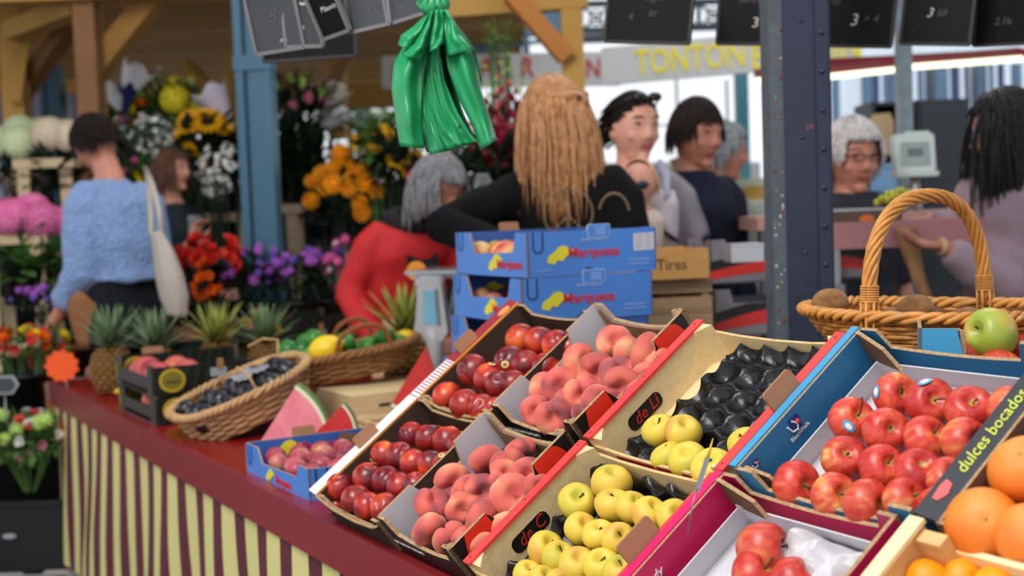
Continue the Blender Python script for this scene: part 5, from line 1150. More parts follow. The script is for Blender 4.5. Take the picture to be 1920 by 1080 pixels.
# near right table: tray with grapes, dark crates beneath
TRB = mat('brown_gloss_tray', (92, 58, 34), .3, .2, 12); PINKC = mat('dusty_pink_cloth', (176, 122, 124), .8, .06)
c = at(1580, 458, 4.2); o = boxo('side_counter', V((c.x+.2, c.y+.02, c.z-.01)), (.62, .35, .085), PINKC, 'dusty pink padded counter edge right of the navy post', 'counter', det=det_counter)
c = at(1600, 424, 4.15); o = empty('seafood_tray', Matrix.Translation((c.x, c.y, c.z)), 'glossy brown tray with a steel rim and orange mark on the pink counter', 'tray')
MB().box((0, 0, .005), (.25, .2, .01)).build('bottom', TRB, o)
for y in (-.1, .1): MB().box((0, y, .025), (.25, .006, .05)).build('side', TRB, o)
for x in (-.125, .125): MB().box((x, 0, .025), (.006, .2, .05)).build('side', TRB, o)
MB().tube([(-.125, -.1, .052), (.125, -.1, .052), (.125, .1, .052), (-.125, .1, .052), (-.125, -.1, .052)], .004, 5).build('steel_rim', METAL, o)
MB().lathe([(0, .001), (.024, .001), (.0241, 0)], 16, 0, frame(V((.015, -.104, .024)), PX, PZ, V((0, -1, 0))) @ sc(1, .55, 1)).build('orange_mark', mat('orange_mark', (224, 110, 40), .5), o)
for k, (x, y, d) in enumerate(((1640, 640, 4.3), (1740, 640, 4.35), (1640, 560, 4.3), (1740, 560, 4.35), (1830, 600, 4.5), (1585, 560, 4.25))):
    c = at(x, y, d); zc = (.28, .28, .58, .58, .4, .58)[k]
    o = empty('plastic_crate', Matrix.Translation((c.x, c.y, zc)), 'black plastic crate under the pink counter, %s' % ('lower left', 'lower middle', 'upper left', 'upper middle', 'rightmost', 'nearest the navy post')[k], 'crate')
    MB().box((0, 0, .01), (.3, .24, .02)).build('bottom', DKC, o)
    for y_ in (-.118, .118):
        for z_ in (.06, .13, .21): MB().box((0, y_, z_), (.3, .006, .045)).build('slat', DKC, o)
    for x_ in (-.148, .148): MB().box((x_, 0, .12), (.006, .24, .22)).build('end_wall', DKC, o)
    MB().box((.06, -.123, .13), (.05, .003, .05)).build('label_tag', mat('crate_tag', (120, 118, 124), .6), o)
for k in range(6): 
    c = at(1600-k*3, 640, 4.6); MB()
    boxo('grey_carton', V((c.x-.02, c.y-.55, .12+.15*k)), (.12, .2, .14), GBX, 'grey carton in the pile right of the navy post, %s from the bottom' % ORD[k], 'box', det=lambda o, s: (MB().box((0, -s[1]/2-.001, s[2]*.3), (s[0]*.9, .002, .02)).build('red_band', SBR, o)))
c = at(1560, 455, 3.9); 
# grapes
GR = mat('green_grape', (196, 190, 60), .35, .12, 20, rnd=.08); gm = MB().ell((0, 0, 0), (.011, .011, .012), 10, 7).mesh('grape', GR, True)
c = at(1690, 388, 4.3); o = empty('grape_bunch', c, 'bunch of yellow-green grapes on the counter behind the basket handle', 'grapes')
for k in range(52):
    a = k*2.4; rr_ = .055*sqrt(k/52); link('grape', gm, o, Matrix.Translation((cos(a)*rr_*1.5, sin(a)*rr_*.7, .02+.03*(1-k/52)+R.uniform(-.008, .008))))
MB().tube([(0, 0, .03), (.01, 0, .06), (.03, 0, .07)], .003, 5).build('stem', mat('grape_stem', (110, 100, 50), .7), o)
# ------------------------------------------------------------ chalkboards
SLATE = mat('chalkboard_black', (14, 14, 15), .65, .12, 5); SLATEG = mat('chalkboard_grey', (66, 68, 72), .55, .12, 5); CHALK = mat('chalk', (196, 190, 186), .9, .2, 60); CHALKD = mat('faint_chalk', (90, 86, 86), .9, .2, 60); FRM = mat('board_frame', (60, 56, 58), .6, .1)
def board(corners, d, label, m, lines, frm=FRM):
    """corners: bottom-left, bottom-right, top-left in pixels"""
    bl, br, tl_ = [at(*c_, dd) for c_, dd in zip(corners, d)]
    x = (br-bl); W_ = x.length; x.normalize(); y = (tl_-bl); y = y-x*y.dot(x); H_ = y.length; y.normalize()
    o = empty('chalkboard', frame(bl, x, y, x.cross(y)), label, 'chalkboard')
    MB().prism([(0, 0), (W_, 0), (W_, H_), (0, H_)], -.006, (0, 0, 0), (1, 0, 0), (0, 1, 0), 0).build('slate', m, o)
    for a, b in (((0, 0), (W_, 0)), ((0, H_), (W_, H_)), ((0, 0), (0, H_)), ((W_, 0), (W_, H_))): MB().bar((*a, 0), (*b, 0), .008, .01, 0, (0, 0, 1)).build('frame_strip', frm, o)
    for (u_, v_, s_, body, sh, mm) in lines: text('chalk_writing', body, s_, Matrix.Translation((W_*u_, H_*v_, .0008)), mm, o, shear=sh)
    MB().tube([(W_*.5, H_, 0), (W_*.5, H_+.05, 0), (W_*.5, H_+.3, 0)], .0012, 4).build('hanging_wire', METAL, o)
    return o
c_ = CHALK; f_ = CHALKD
board(((1134, 78), (1292, 82), (1130, -55)), (3.4, 3.3, 3.4), 'dark chalkboard with faint writing, first one right of the timber post', SLATE, [(.28, .35, .028, '4', .2, f_), (.52, .40, .022, '.50', .3, f_), (.55, .62, .024, 'higos', .3, f_)])
board(((1344, 82), (1500, 84), (1342, -50)), (3.5, 3.45, 3.5), 'dark chalkboard partly behind the left side of the navy post', SLATE, [(.45, .30, .04, '3', .1, c_), (.42, .62, .025, 'abricots', .2, f_)])
board(((1538, 86), (1670, 88), (1534, -55)), (3.5, 3.4, 3.5), 'dark chalkboard with 3 x 4 in chalk, first right of the navy post', SLATE, [(.45, .34, .046, '3', .15, c_), (.68, .36, .03, '\u00d7 4', .2, f_), (.16, .62, .03, '@', 0, f_), (.72, .72, .02, 'olives', .2, f_)])
board(((1688, 82), (1818, 84), (1684, -55)), (3.4, 3.3, 3.4), 'dark chalkboard with a chalk 3, above the slate cabinet', SLATE, [(.38, .42, .034, '3', .3, c_), (.55, .42, .026, '50', .2, f_), (.6, .70, .022, 'cerises', .2, f_), (.16, .2, .012, '.', 0, c_)])
board(((1826, 86), (1960, 80), (1812, -55)), (3.4, 3.25, 3.4), 'dark chalkboard at the top right corner above the dark-haired woman', SLATE, [(.4, .30, .026, '2.1le', .3, f_), (.42, .62, .03, 'X', .1, f_)])
GF = mat('board_frame_grey', (120, 118, 120), .6, .08)
board(((496, 116), (668, 104), (470, -30)), (3.3, 3.2, 3.3), 'plain dark chalkboard hanging behind the grey ones', SLATE, [(.3, .12, .012, '...', 0, f_)])
board(((482, 102), (572, 88), (450, -60)), (2.95, 2.9, 2.9), 'tilted grey chalkboard with a loop drawn in chalk, leftmost', SLATEG, [(.45, .40, .05, '8', .3, f_), (.6, .12, .016, 'eta', .2, c_)], GF)
board(((538, 88), (606, 86), (512, -60)), (2.92, 2.88, 2.88), 'tilted grey chalkboard with a large chalk 5, second from left', SLATEG, [(.60, .62, .06, '5', .1, c_), (.3, .72, .03, 'Cas', .2, c_), (.4, .22, .02, '6.9', .2, c_)], GF)
board(((606, 74), (656, 56), (560, -70)), (2.86, 2.8, 2.8), 'narrow black chalkboard with white writing between grey ones', SLATE, [(.5, .62, .024, 'le 5 par', .2, c_), (.9, .66, .028, '3,5', .2, c_), (.6, .35, .018, 'Mauvin', .2, c_)], GF)
board(((656, 62), (734, 44), (650, -70)), (2.82, 2.75, 2.8), 'grey chalkboard with faint numbers left of the green bags', SLATEG, [(.45, .28, .026, 'A 6', .1, f_), (.75, .28, .02, '0k', .1, f_)], GF)
board(((730, 46), (798, 24), (724, -70)), (2.76, 2.7, 2.74), 'grey chalkboard directly behind the top of the green bags', SLATEG, [(.45, .40, .03, '1,25', .1, f_), (.4, .6, .026, 'Cs', .1, f_)], GF)
# ------------------------------------------------------------ green carrier bags
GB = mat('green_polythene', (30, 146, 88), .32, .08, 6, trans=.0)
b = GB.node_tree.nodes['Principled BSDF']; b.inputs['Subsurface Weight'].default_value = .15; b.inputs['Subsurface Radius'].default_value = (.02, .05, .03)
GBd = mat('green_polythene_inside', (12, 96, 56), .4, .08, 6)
gd = 2.62; top = at(818, 30, gd); o = empty('carrier_bag_bunch', top, 'bunch of green plastic carrier bags hanging from their handles', 'plastic bags'); GM = Matrix.Translation(-top)
def sheet(pl, pr, name, m, seed, amp=.010, curl=.02, n=26, d0=0.0, nu=16):
    """pl, pr: left and right outline in pixels, top to bottom"""
    def ip(P_, t):
        k = t*(len(P_)-1); i = min(int(k), len(P_)-2); f = k-i; return (P_[i][0]*(1-f)+P_[i+1][0]*f, P_[i][1]*(1-f)+P_[i+1][1]*f)
    def fn(s, t):
        a, b_ = ip(pl, t), ip(pr, t); x, y = a[0]*(1-s)+b_[0]*s, a[1]*(1-s)+b_[1]*s
        dd = gd+d0-curl*sin(pi*s)*(.3+t)+amp*sin(s*8+seed)*(.4+.8*(1-t))+.012*nv((s*3, t*4, seed), 1.0, seed)
        return GM @ at(x, y, dd)
    MB().grid(fn, nu, n).build(name, m, o, True, solid=.0012)
sheet([(800, 26), (760, 80), (738, 120), (734, 165), (742, 225), (750, 275)], [(812, 26), (800, 100), (792, 150), (790, 200), (792, 240), (796, 278)], 'bag', GB, 1)
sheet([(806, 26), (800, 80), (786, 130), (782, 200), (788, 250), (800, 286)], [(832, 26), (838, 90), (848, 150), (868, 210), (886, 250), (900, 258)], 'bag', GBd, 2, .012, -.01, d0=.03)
for k in range(7):
    a = k*9; sheet([(806+k, 30), (800+a*.2, 90), (788+a*.5, 150), (786+a*.8, 210), (794+a, 250), (806+a*1.05, 290-k*3.2)], [(814+k, 30), (810+a*.25, 90), (800+a*.6, 150), (806+a*.95, 210), (822+a*1.1, 250), (846+a*.9, 282-k*2.6)], 'bag', GB, 3+k*1.7, .006, .004, d0=.022-.006*k, nu=8)
sheet([(826, 26), (834, 80), (840, 130), (862, 190), (888, 240), (900, 282)], [(842, 26), (862, 70), (888, 95), (896, 150), (916, 215), (932, 262)], 'bag', GB, 12, .011, .03, d0=-.02)
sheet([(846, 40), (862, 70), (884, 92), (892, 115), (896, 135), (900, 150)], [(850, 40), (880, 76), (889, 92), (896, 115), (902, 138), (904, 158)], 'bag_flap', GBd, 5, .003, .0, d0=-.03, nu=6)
for (pl_, pr_, s_, dd) in (([(806, 20), (795, 50), (776, 82), (754, 100)], [(816, 20), (812, 50), (802, 90), (788, 116)], 1, -.03), ([(816, 18), (812, 50), (806, 80), (805, 98)], [(828, 18), (832, 50), (832, 70), (832, 82)], 3, -.045), ([(828, 18), (832, 40), (834, 80), (840, 106)], [(838, 18), (852, 40), (868, 66), (888, 92)], 5, -.04), ([(800, 26), (775, 50), (752, 66), (746, 84)], [(808, 26), (800, 60), (784, 84), (772, 96)], 7, -.01)):
    sheet(pl_, pr_, 'handle_strap', GB, s_, .008, .02, 12, dd, 10)
mb = MB()
for k in range(9):
    a = k*2.4; mb.tube([GM @ at(815+8*cos(a), 34, gd-.01*sin(a)), GM @ at(812+26*cos(a), 8+6*sin(a), gd-.03*sin(a)), GM @ at(816+16*cos(a), -12, gd), GM @ at(818, -30, gd)], [.008, .016, .012, .004], 7, flat=.45)
mb.build('knot', GB, o, True)
MB().lathe([(0, .001), (.0035, .001), (.0036, 0)], 10, 0, frame(GM @ at(862, 238, gd-.045), PX, PZ, V((0, -1, 0)))).build('dark_spot', BLACK, o)
MB().tube([(0, 0, .04), (0, 0, .5)], .002, 5).build('string', METAL, o)

# ------------------------------------------------------------ unseen hall roof, added to block the sky from above
RF = mat('added_roof_boards', (120, 112, 104), .8, .1, 2)
cl_ = empty('added_ceiling', V((0, 3, 4.9)), 'unseen boarded hall roof with openings, added above to block sky light', 'added_ceiling', kind='structure')
for (x0, x1, y0, y1) in ((-7, -2.9, -4, 12), (2.6, 8, -4, 12), (-2.9, 2.6, -4, -1.2), (-2.9, 2.6, 3.4, 4.9), (-2.9, 2.6, 7.2, 12)):
    MB().box(((x0+x1)/2, (y0+y1)/2-3, 0), (x1-x0, y1-y0, .06)).build('added_roof_panel', RF, cl_)
# ------------------------------------------------------------ people
TMPS = bpy.data.scenes.new('tmp')
def remesh(mb, vox, smooth_it=2, mats=None, name='body', parent=None, disp=0, dscale=8, matfn=None, M=None, seed=0, **k):
    """close a set of overlapping volumes into ONE continuous surface"""
    me = mb.mesh('tmp', mats, True); o = bpy.data.objects.new('tmp', me); TMPS.collection.objects.link(o)
    md = o.modifiers.new('r', 'REMESH'); md.mode = 'VOXEL'; md.voxel_size = vox; md.use_smooth_shade = True
    if smooth_it: ms = o.modifiers.new('s', 'SMOOTH'); ms.factor = .5; ms.iterations = smooth_it
    vl = TMPS.view_layers[0]; vl.update(); dg = vl.depsgraph; me2 = bpy.data.meshes.new_from_object(o.evaluated_get(dg), depsgraph=dg)
    bpy.data.objects.remove(o); bpy.data.meshes.remove(me); me2.materials.clear()
    for m in (mats if isinstance(mats, (list, tuple)) else [mats]): me2.materials.append(m)
    me2.name = name
    if disp:
        for v in me2.vertices:
            p = v.co; v.co = p+v.normal*disp*(nv((p.x*1.0, p.y*1.0, p.z*.45), dscale, seed)+.5*nv((p.x, p.y, p.z*.6), dscale*2.3, seed+3))
    if matfn:
        for f in me2.polygons: f.material_index = matfn(f.center)
    me2.polygons.foreach_set('use_smooth', [True]*len(me2.polygons))
    return link(name, me2, parent, M, **k)
def skinmat(name, c): 
    if name in MATS: return MATS[name]
    m = mat(name, c, .5, .07, 14, bump=.06, bscale=120); b = m.node_tree.nodes['Principled BSDF']; b.inputs['Subsurface Weight'].default_value = .08; b.inputs['Subsurface Radius'].default_value = (.02, .008, .005); return m
def head_mesh(mb, Mh, s=1.0, old=0, fem=1):
    """Mh: head matrix, face looks along -y; about .235 m tall when s = 1"""
    def fn(p):
        x, y, z = p; X, Y, Zz = x*.074, y*.096, z*.117
        if z < 0:
            t = -z; X *= 1-.30*t**1.6
            if y > 0: Y *= 1-.55*t
            else: Y *= 1-.10*t
        if y < 0:
            Y = -.094*abs(y)**.80*(1-.10*max(0, -z))*(1-.05*max(0, z-.3))
            for sx in (-1, 1): Y += .0105*math.exp(-(((x-sx*.42)/.24)**2+((z-.03)/.14)**2)); Y -= .005*math.exp(-(((x-sx*.45)/.3)**2+((z-.22)/.1)**2)); Y -= .004*math.exp(-(((x-sx*.55)/.25)**2+((z+.3)/.2)**2))
        return V((X, Y, Zz))
    M = Mh @ sc(s); k = 26
    mb.lathe([(sin(pi*i/k) if 0 < i < k else 0, -cos(pi*i/k)) for i in range(k+1)], 34, 0, M, fn)
    mb.tube([(0, -.084, .026), (0, -.092, .0), (0, -.1015, -.022), (0, -.092, -.033)], [.007, .0085, .0105, .008], 8, 0, M)
    for sx in (-1, 1):
        mb.ell((sx*.011, -.091, -.028), (.0075, .008, .006), 8, 6, 0, M); mb.ell((sx*.032, -.0745, .0245), (.017, .0095, .0060), 8, 5, 0, M); mb.ell((sx*.031, -.0745, .0035), (.015, .008, .005), 8, 5, 0, M)
        mb.ell((sx*.074, .008, -.006), (.009, .019, .031), 10, 8, 0, M, rotm('X', .2)); mb.ell((sx*.043, -.061, -.024), (.020, .017, .018), 8, 6, 0, M)
    mb.ell((0, -.0785, -.0515), (.024, .0095, .0055), 10, 6, 0, M); mb.ell((0, -.0765, -.0615), (.020, .0095, .0065), 10, 6, 0, M); mb.ell((0, -.064, -.094), (.021, .016, .018), 10, 6, 0, M)
    mb.ell((0, -.025, -.082), (.044, .045, .028), 10, 6, 0, M)
def hand(mb, wrist, d, pn, side=1, curl=.5, s=1.0, spread=.12, thumb=.6):
    """wrist point, direction to the fingers, palm normal; side: +1 thumb on the (pn x d) side"""
    d = V(d).normalized(); pn = V(pn); pn = (pn-d*pn.dot(d)).normalized(); sd = pn.cross(d)*side; w_ = V(wrist)
    mb.tube([w_-d*.03*s, w_+d*.02*s, w_+d*.055*s, w_+d*.088*s], [.024*s, .028*s, .036*s, .036*s], 10, 0, None, True, .46, sd.cross(d))
    R3 = Matrix((sd, d, pn)).transposed(); mb.ell(w_+d*.055*s, (.040*s, .050*s, .0145*s), 12, 8, 0, None, R3)
    L = ((.072, .030), (.080, .010), (.075, -.010), (.058, -.029))
    for i, (l, off) in enumerate(L):
        l *= s; p = w_+d*.085*s+sd*off*s; a = 0; pts = [p-d*.02*s, p]; sp = off*spread/.03
        for q, fr in enumerate((.42, .32, .26)):
            a += curl*(.75, 1.0, .7)[q]; dd = (d*cos(a)+pn*sin(a)+sd*sp*.35).normalized(); p = p+dd*l*fr; pts.append(p)
        mb.tube(pts, [.0090*s, .0092*s, .0082*s, .0074*s, .0055*s], 7)
    p = w_+d*.025*s+sd*.026*s; d1 = (d*.55+sd*.75+pn*.3*thumb).normalized(); d2 = (d*.85+sd*.25+pn*.6*thumb).normalized()
    mb.tube([p-d1*.01*s, p+d1*.035*s, p+d1*.035*s+d2*.032*s, p+d1*.035*s+d2*.058*s], [.014*s, .0115*s, .0095*s, .006*s], 7)
EYEW = mat('eye_white', (176, 160, 150), .2, .02); IRIS = mat('iris_brown', (46, 32, 26), .2, .1)
def make_hair(o, Mh, s, m, style, seed=1, length=.2, n=260, curl=0, tk=.0052, facecut=.15, cap=1.07, part_=0, spread=.0, back=0, grav=1.0):
    rr = random.Random(seed); Mx = Mh @ sc(s); E = V((.079*cap/1.0, .101*cap, .121*cap)); inv = Mh.inverted()
    def keep(p):
        x, y, z = p.x/E.x, p.y/E.y, p.z/E.z
        if y < -.18 and z < facecut+.46*(1-abs(x)**2): return False
        if z < (-.22 if style == 'short' else -.42): return False
        if y < .12 and z < -.05: return False
        return True
    mb = MB(); k = 20; nn = 30; prof = [(sin(pi*i/k) if 0 < i < k else 0, -cos(pi*i/k)) for i in range(k+1)]
    t = MB().lathe(prof, nn); vs = [V((p[0]*E.x, p[1]*E.y*(.93 if p[1] < 0 else 1), p[2]*E.z)) for p in t.v]
    fs = [f for f in t.f if all(keep(vs[i]) for i in f)]; mb.add(vs, fs, 0, Mx)
    capo = mb.build('hair_cap', m, o, True, solid=.006)
    mb = MB(); g = (inv.to_3x3() @ V((0, 0, -1))).normalized()
    cnt = 0
    while cnt < n:
        d = V((rr.gauss(0, 1), rr.gauss(0, 1), rr.gauss(.35, 1))).normalized(); p = V((d.x*E.x, d.y*E.y, d.z*E.z))
        if not keep(p): continue
        p.y *= (.94 if p.y < 0 else 1); cnt += 1; L_ = length*rr.uniform(.75, 1.1); steps = 9; st_ = L_/steps; pts = [p*.99]; v = V((d.x*.9+(part_*(1 if d.x > 0 else -1)), d.y+(.0 if d.y < -.3 else .25)+back, d.z*.2)).normalized()
        ph = rr.random()*6.28; ax = rr.choice((-1, 1))
        for q in range(steps):
            v = (v*.62+g*.62*grav+(V((0, .3, -.1))*(1-grav))+V((rr.gauss(0, .06), rr.gauss(0, .06), 0))).normalized()
            if curl: v = (v+V((sin(ph+q*2.0), cos(ph+q*2.0), .5*sin(ph+q*1.3)))*curl).normalized()
            p = p+v*st_
            ey = E.y*(.965 if p.y < 0 else 1.03); e = sqrt((p.x/(E.x*1.03))**2+(p.y/ey)**2+(p.z/(E.z*1.03))**2)
            if e < 1 and p.z > -.09: p = p/e
            elif p.z <= -.09:
                r_ = sqrt(p.x**2+p.y**2)
                if r_ < .062+spread and r_ > 1e-4: p = V((p.x*(.062+spread)/r_, p.y*(.062+spread)/r_, p.z))
            if p.y < -.048 and abs(p.x) < .062 and p.z < facecut*.12+.040: break
            pts.append(p.copy())
        if len(pts) < 3: continue
        rad = [tk*rr.uniform(.8, 1.2)*f for f in (.6, 1, 1, 1, 1, .95, .85, .7, .5, .15)][:len(pts)]; rad[-1] = .0004
        mb.tube(pts, rad, 4, 0, Mx, True, .6)
    mb.build('hair_locks', m, o, True, kind='stuff')
def eyes(o, Mh, s, browm, lidz=0, col=None):
    Mx = Mh @ sc(s)
    for sx in (-1, 1):
        e = MB().ell((sx*.0315, -.0745, .0140), (.0118, .0090, .0064), 12, 9, 0, Mx).build('eye', EYEW, o, True)
        MB().ell((sx*.0315, -.0805, .0140), (.0054, .0036, .0056), 10, 7, 0, Mx).build('iris', col or IRIS, e, True)
        MB().tube([(sx*.046, -.077, .0165), (sx*.040, -.0825, .0205), (sx*.031, -.0845, .0210), (sx*.021, -.082, .0170)], [.0012, .0022, .0024, .001], 5, 0, Mx).build('eyelid', mat('lash_dark', (60, 42, 36), .7), o, True)
        MB().tube([(sx*.054, -.073, .034), (sx*.044, -.083, .039), (sx*.030, -.0885, .040), (sx*.016, -.0895, .035)], [.0014, .003, .0034, .0022], 5, 0, Mx).build('eyebrow', browm, o, True)
def lipfn(Mh, s):
    inv = (Mh @ sc(s)).inverted()
    def fn(c):
        q = inv @ c
        return 1 if (q.y < -.070 and abs(q.z+.0565) < .0088 and abs(q.x) < .022) else 0
    return fn
def sx_(p): return 1 if p.x > 0 else -1
def person(loc, yaw, H, label, skin, lips, headyaw=0, headpitch=0, headroll=0, lean=(0, 0), arms=None, top=None, topcol=None, bottom=None, hs=1.0, sleeve=1.0, shw=.185, girth=1.0, headoff=(0, 0, 0), hands=(1, 1), neck_open=.0, base_z=0, old=0, thick=1.0, disp=.008, seated=False, hem=None):
    """local frame: looks along -y. arms: [(elbow, wrist, handdir, palmnormal, curl)] for x<0 and x>0"""
    o = empty('person', Matrix.Translation(V((loc[0], loc[1], base_z))) @ Matrix.Rotation(yaw, 4, 'Z'), label, 'person')
    k = H/1.68; hz, wz, cz, nz_, hcz = .90*k, 1.06*k, 1.30*k, 1.44*k, H-.118*hs
    lx, ly = lean
    def sp(z, f=None): t = max(0, (z-hz)/(nz_-hz)); return V((lx*t*t, ly*t*t, z))
    hc = V((lx*1.1+headoff[0], ly*1.15-.015+headoff[1], hcz+headoff[2])); Mh = Matrix.Translation(hc) @ Matrix.Rotation(headyaw, 4, 'Z') @ Matrix.Rotation(-headpitch, 4, 'X') @ Matrix.Rotation(headroll, 4, 'Y')
    mb = MB(); head_mesh(mb, Mh, hs, old)
    nb = sp(nz_-.02)
    mb.tube([nb-V((0, -.02, .10)), nb+V((0, .01, 0)), (nb+hc)/2+V((0, .012, 0)), hc+V((0, .015, -.06))], [.085, .058, .052*hs, .050*hs], 14)
    mb.loft([(sp(cz-.10), .10, .07), (sp(cz+.01), .11, .075), (sp(cz+.06), .095, .065), (sp(nz_-.01), .06, .06)], 18)
    A_ = []
    for si, sx in enumerate((-1, 1)):
        sh = sp(cz+.035)+V((sx*shw*.90, 0, 0)); ar = (arms or [None, None])[si]
        if ar is None: ar = (sh+V((sx*.05, .03, -.28)), sh+V((sx*.06, -.05, -.52)), (0, -.15, -1), (-sx, 0, 0), .35)
        el, wr = V(ar[0]), V(ar[1]); A_.append((sh, el, wr, ar))
        mb.tube([sp(cz+.04)+V((sx*.06, 0, 0)), sh, (sh+el)/2, el, el+(wr-el)*.3, wr], [.035, .038, .036, .034, .036, .024], 12)
        if hands[si]: hand(mb, wr, ar[2], ar[3], ar[5] if len(ar) > 5 else sx, ar[4], .95*k)
    remesh(mb, .0060, 2, [skin, lips], 'body', o, matfn=lipfn(Mh, hs))
    if top:
        mb = MB(); g = girth
        bz = hem or (hz-.06 if 'long' in top else hz)
        mb.loft([(sp(bz), .165*g, .118*g)]+([] if hem else [(sp(hz+.06), .165*g, .116*g)])+[(sp(wz if not hem else max(wz, hem+.03)), .150*g, .108*g), (sp(wz+.12), .168*g, .122*g), (sp(cz-.03)+V((0, -.010, 0)), .172*g, .124*g), (sp(cz+.03), .160*g, .112*g), (sp(cz+.072), .132*g, .096), (sp(cz+.105), .098, .084), (sp(nz_-.025), .070, .068)], 26)
        for sh, el, wr, ar in A_:
            if sleeve > 1: end = wr; pts = [sp(cz+.045)+(sh-sp(cz+.045))*.35, sh-V((sx_(sh)*.03, 0, -.012)), sh+(el-sh)*.12, (sh+el)/2, el, (el+wr)/2, el+(wr-el)*min(1.0, sleeve-1)]; rs = [.045, .060, .064, .058, .054, .048, .036]
            else: e_ = sh+(el-sh)*sleeve; pts = [sp(cz+.045)+(sh-sp(cz+.045))*.35, sh-V((sx_(sh)*.03, 0, -.012)), sh+(el-sh)*.12, (sh+e_)/2, e_]; rs = [.045, .060, .064, .060, .060]
            mb.tube(pts, [r*thick for r in rs], 14)
        if 'bust' in top:
            for sx in (-1, 1): mb.ell(sp(cz-.02)+V((sx*.075, -.085, 0)), (.075, .07, .075), 12, 8)
        remesh(mb, .015, 2, top[0] if not isinstance(top, str) else topcol, 'sweater' if 'sweater' in top else 'jacket' if 'jacket' in top else 'shirt', o, disp=disp, seed=H*10+yaw)
    if bottom:
        mb = MB(); mb.loft([(V((0, 0, hz-.16)), .165*girth, .12), (V((0, 0, hz-.04)), .170*girth, .122), (V((0, 0, hz+.16)), .145*girth, .102)], 20)
        for sx in (-1, 1): mb.tube([(sx*.085, 0, hz-.06), (sx*.088, -.01, .50*k), (sx*.09, 0, .10)], [.088, .066, .055], 12)
        remesh(mb, .022, 2, bottom, 'trousers', o, disp=.005)
        for sx in (-1, 1): MB().loft([(V((sx*.09, -.04, 0)), .045, .12), (V((sx*.09, -.04, .03)), .046, .125), (V((sx*.09, -.02, .07)), .040, .09), (V((sx*.09, 0, .11)), .04, .05)], 14).build('shoe', mat('dark_shoe', (36, 32, 32), .5), o, True)
    return o, Mh, A_, sp
SK1 = skinmat('skin_fair', (220, 158, 134)); SK2 = skinmat('skin_warm', (204, 136, 112)); SK3 = skinmat('skin_tan', (186, 122, 100)); LIP = mat('lips', (176, 90, 84), .4, .05); LIPD = mat('lips_muted', (164, 96, 84), .45, .05)
HB_ = mat('hair_dark_brown', (34, 23, 20), .6, .35, 60, bump=.2); HBK = mat('hair_black', (14, 11, 12), .55, .3, 60, bump=.2); HBL = mat('hair_blonde', (206, 152, 100), .45, .25, 50, col2=(160, 104, 66), bump=.2); HG = mat('hair_grey', (150, 148, 150), .5, .3, 50, col2=(104, 102, 106), bump=.2); HW = mat('hair_white', (206, 200, 198), .6, .2, 60, bump=.2); HM = mat('hair_chestnut', (98, 64, 44), .5, .3, 50, bump=.2)
BRD = mat('brow_dark', (56, 40, 34), .8); BRG = mat('brow_grey', (120, 110, 106), .8)
DENIM = mat('dark_trousers', (26, 28, 36), .8, .15, 20)
PI_ = pi
def knit(name, c):
    m = mat(name, c, .85, .14, 40, sheen=.3); N = m.node_tree.nodes; L = m.node_tree.links; b = N['Principled BSDF']
    tcn = N.new('ShaderNodeTexCoord'); vo = N.new('ShaderNodeTexVoronoi'); vo.inputs['Scale'].default_value = 75; L.new(tcn.outputs['Object'], vo.inputs['Vector'])
    bp = N.new('ShaderNodeBump'); bp.inputs['Strength'].default_value = .9; bp.inputs['Distance'].default_value = .012; L.new(vo.outputs['Distance'], bp.inputs['Height']); L.new(bp.outputs[0], b.inputs['Normal'])
    return m
def gp(px, py, d): q = at(px, py, d); return q
# 1. woman in the light blue knitted sweater, seen from behind, looking down to the left
d_ = 5.45; q = gp(222, 300, d_)
yw = radians(-35)
o, Mh, A_, sp = person((q.x+.0, q.y), radians(-122), 1.81, 'woman in a light blue knitted sweater seen from behind by the pineapples, looking down', SK2, LIP, headyaw=radians(6), headpitch=radians(-30), headoff=(.0, -.035, -.01), lean=(.0, -.07), hem=1.09, top='sweater', topcol=knit('light_blue_knit', (138, 166, 214)), bottom=DENIM, hs=1.03, girth=1.28, shw=.18, sleeve=1.55, thick=1.35, arms=[None, ((.215, -.01, 1.13), (.225, -.22, .90), (-.05, -.45, -1), (-1, 0, 0), .3)], disp=.012)
make_hair(o, Mh, 1.06, HB_, 'short', 3, .058, 1000, .45, .0034, .2, 1.08, grav=.6)
TOTE = mat('cream_canvas', (190, 180, 168), .8, .07, 8, bump=.1)
to = empty('tote_bag', gp(322, 510, 5.2), 'cream canvas tote bag hanging at the side of the blue-sweater woman', 'bag'); TI = Matrix.Translation(-gp(322, 510, 5.2))
def tote(pts_l, pts_r, nm, d0, bulge):
    def ip(P_, t):
        k = t*(len(P_)-1); i = min(int(k), len(P_)-2); f = k-i; return (P_[i][0]*(1-f)+P_[i+1][0]*f, P_[i][1]*(1-f)+P_[i+1][1]*f)
    def fn(s, t): a, b = ip(pts_l, t), ip(pts_r, t); return TI @ at(a[0]*(1-s)+b[0]*s, a[1]*(1-s)+b[1]*s, d0-bulge*sin(pi*s)*(.3+sin(pi*t)*.7)+.008*sin(s*11+t*3)*(1-t))
    MB().grid(fn, 18, 22).build(nm, TOTE, to, True, solid=.003)
tote([(283, 436), (286, 470), (291, 520), (300, 560), (316, 592)], [(302, 432), (326, 470), (344, 515), (354, 555), (350, 596)], 'front_panel', 5.15, .06)
tote([(286, 440), (288, 470), (292, 520), (300, 560), (316, 592)], [(300, 432), (326, 470), (344, 515), (354, 555), (350, 596)], 'back_panel', 5.22, -.05)
MB().tube([TI @ at(284, 440, 5.15), TI @ at(283, 400, 5.2), TI @ at(280, 350, 5.3), TI @ at(272, 312, 5.42), TI @ at(286, 345, 5.28), TI @ at(298, 390, 5.18), TI @ at(304, 436, 5.15)], .012, 6, flat=.3).build('strap', TOTE, to, True)
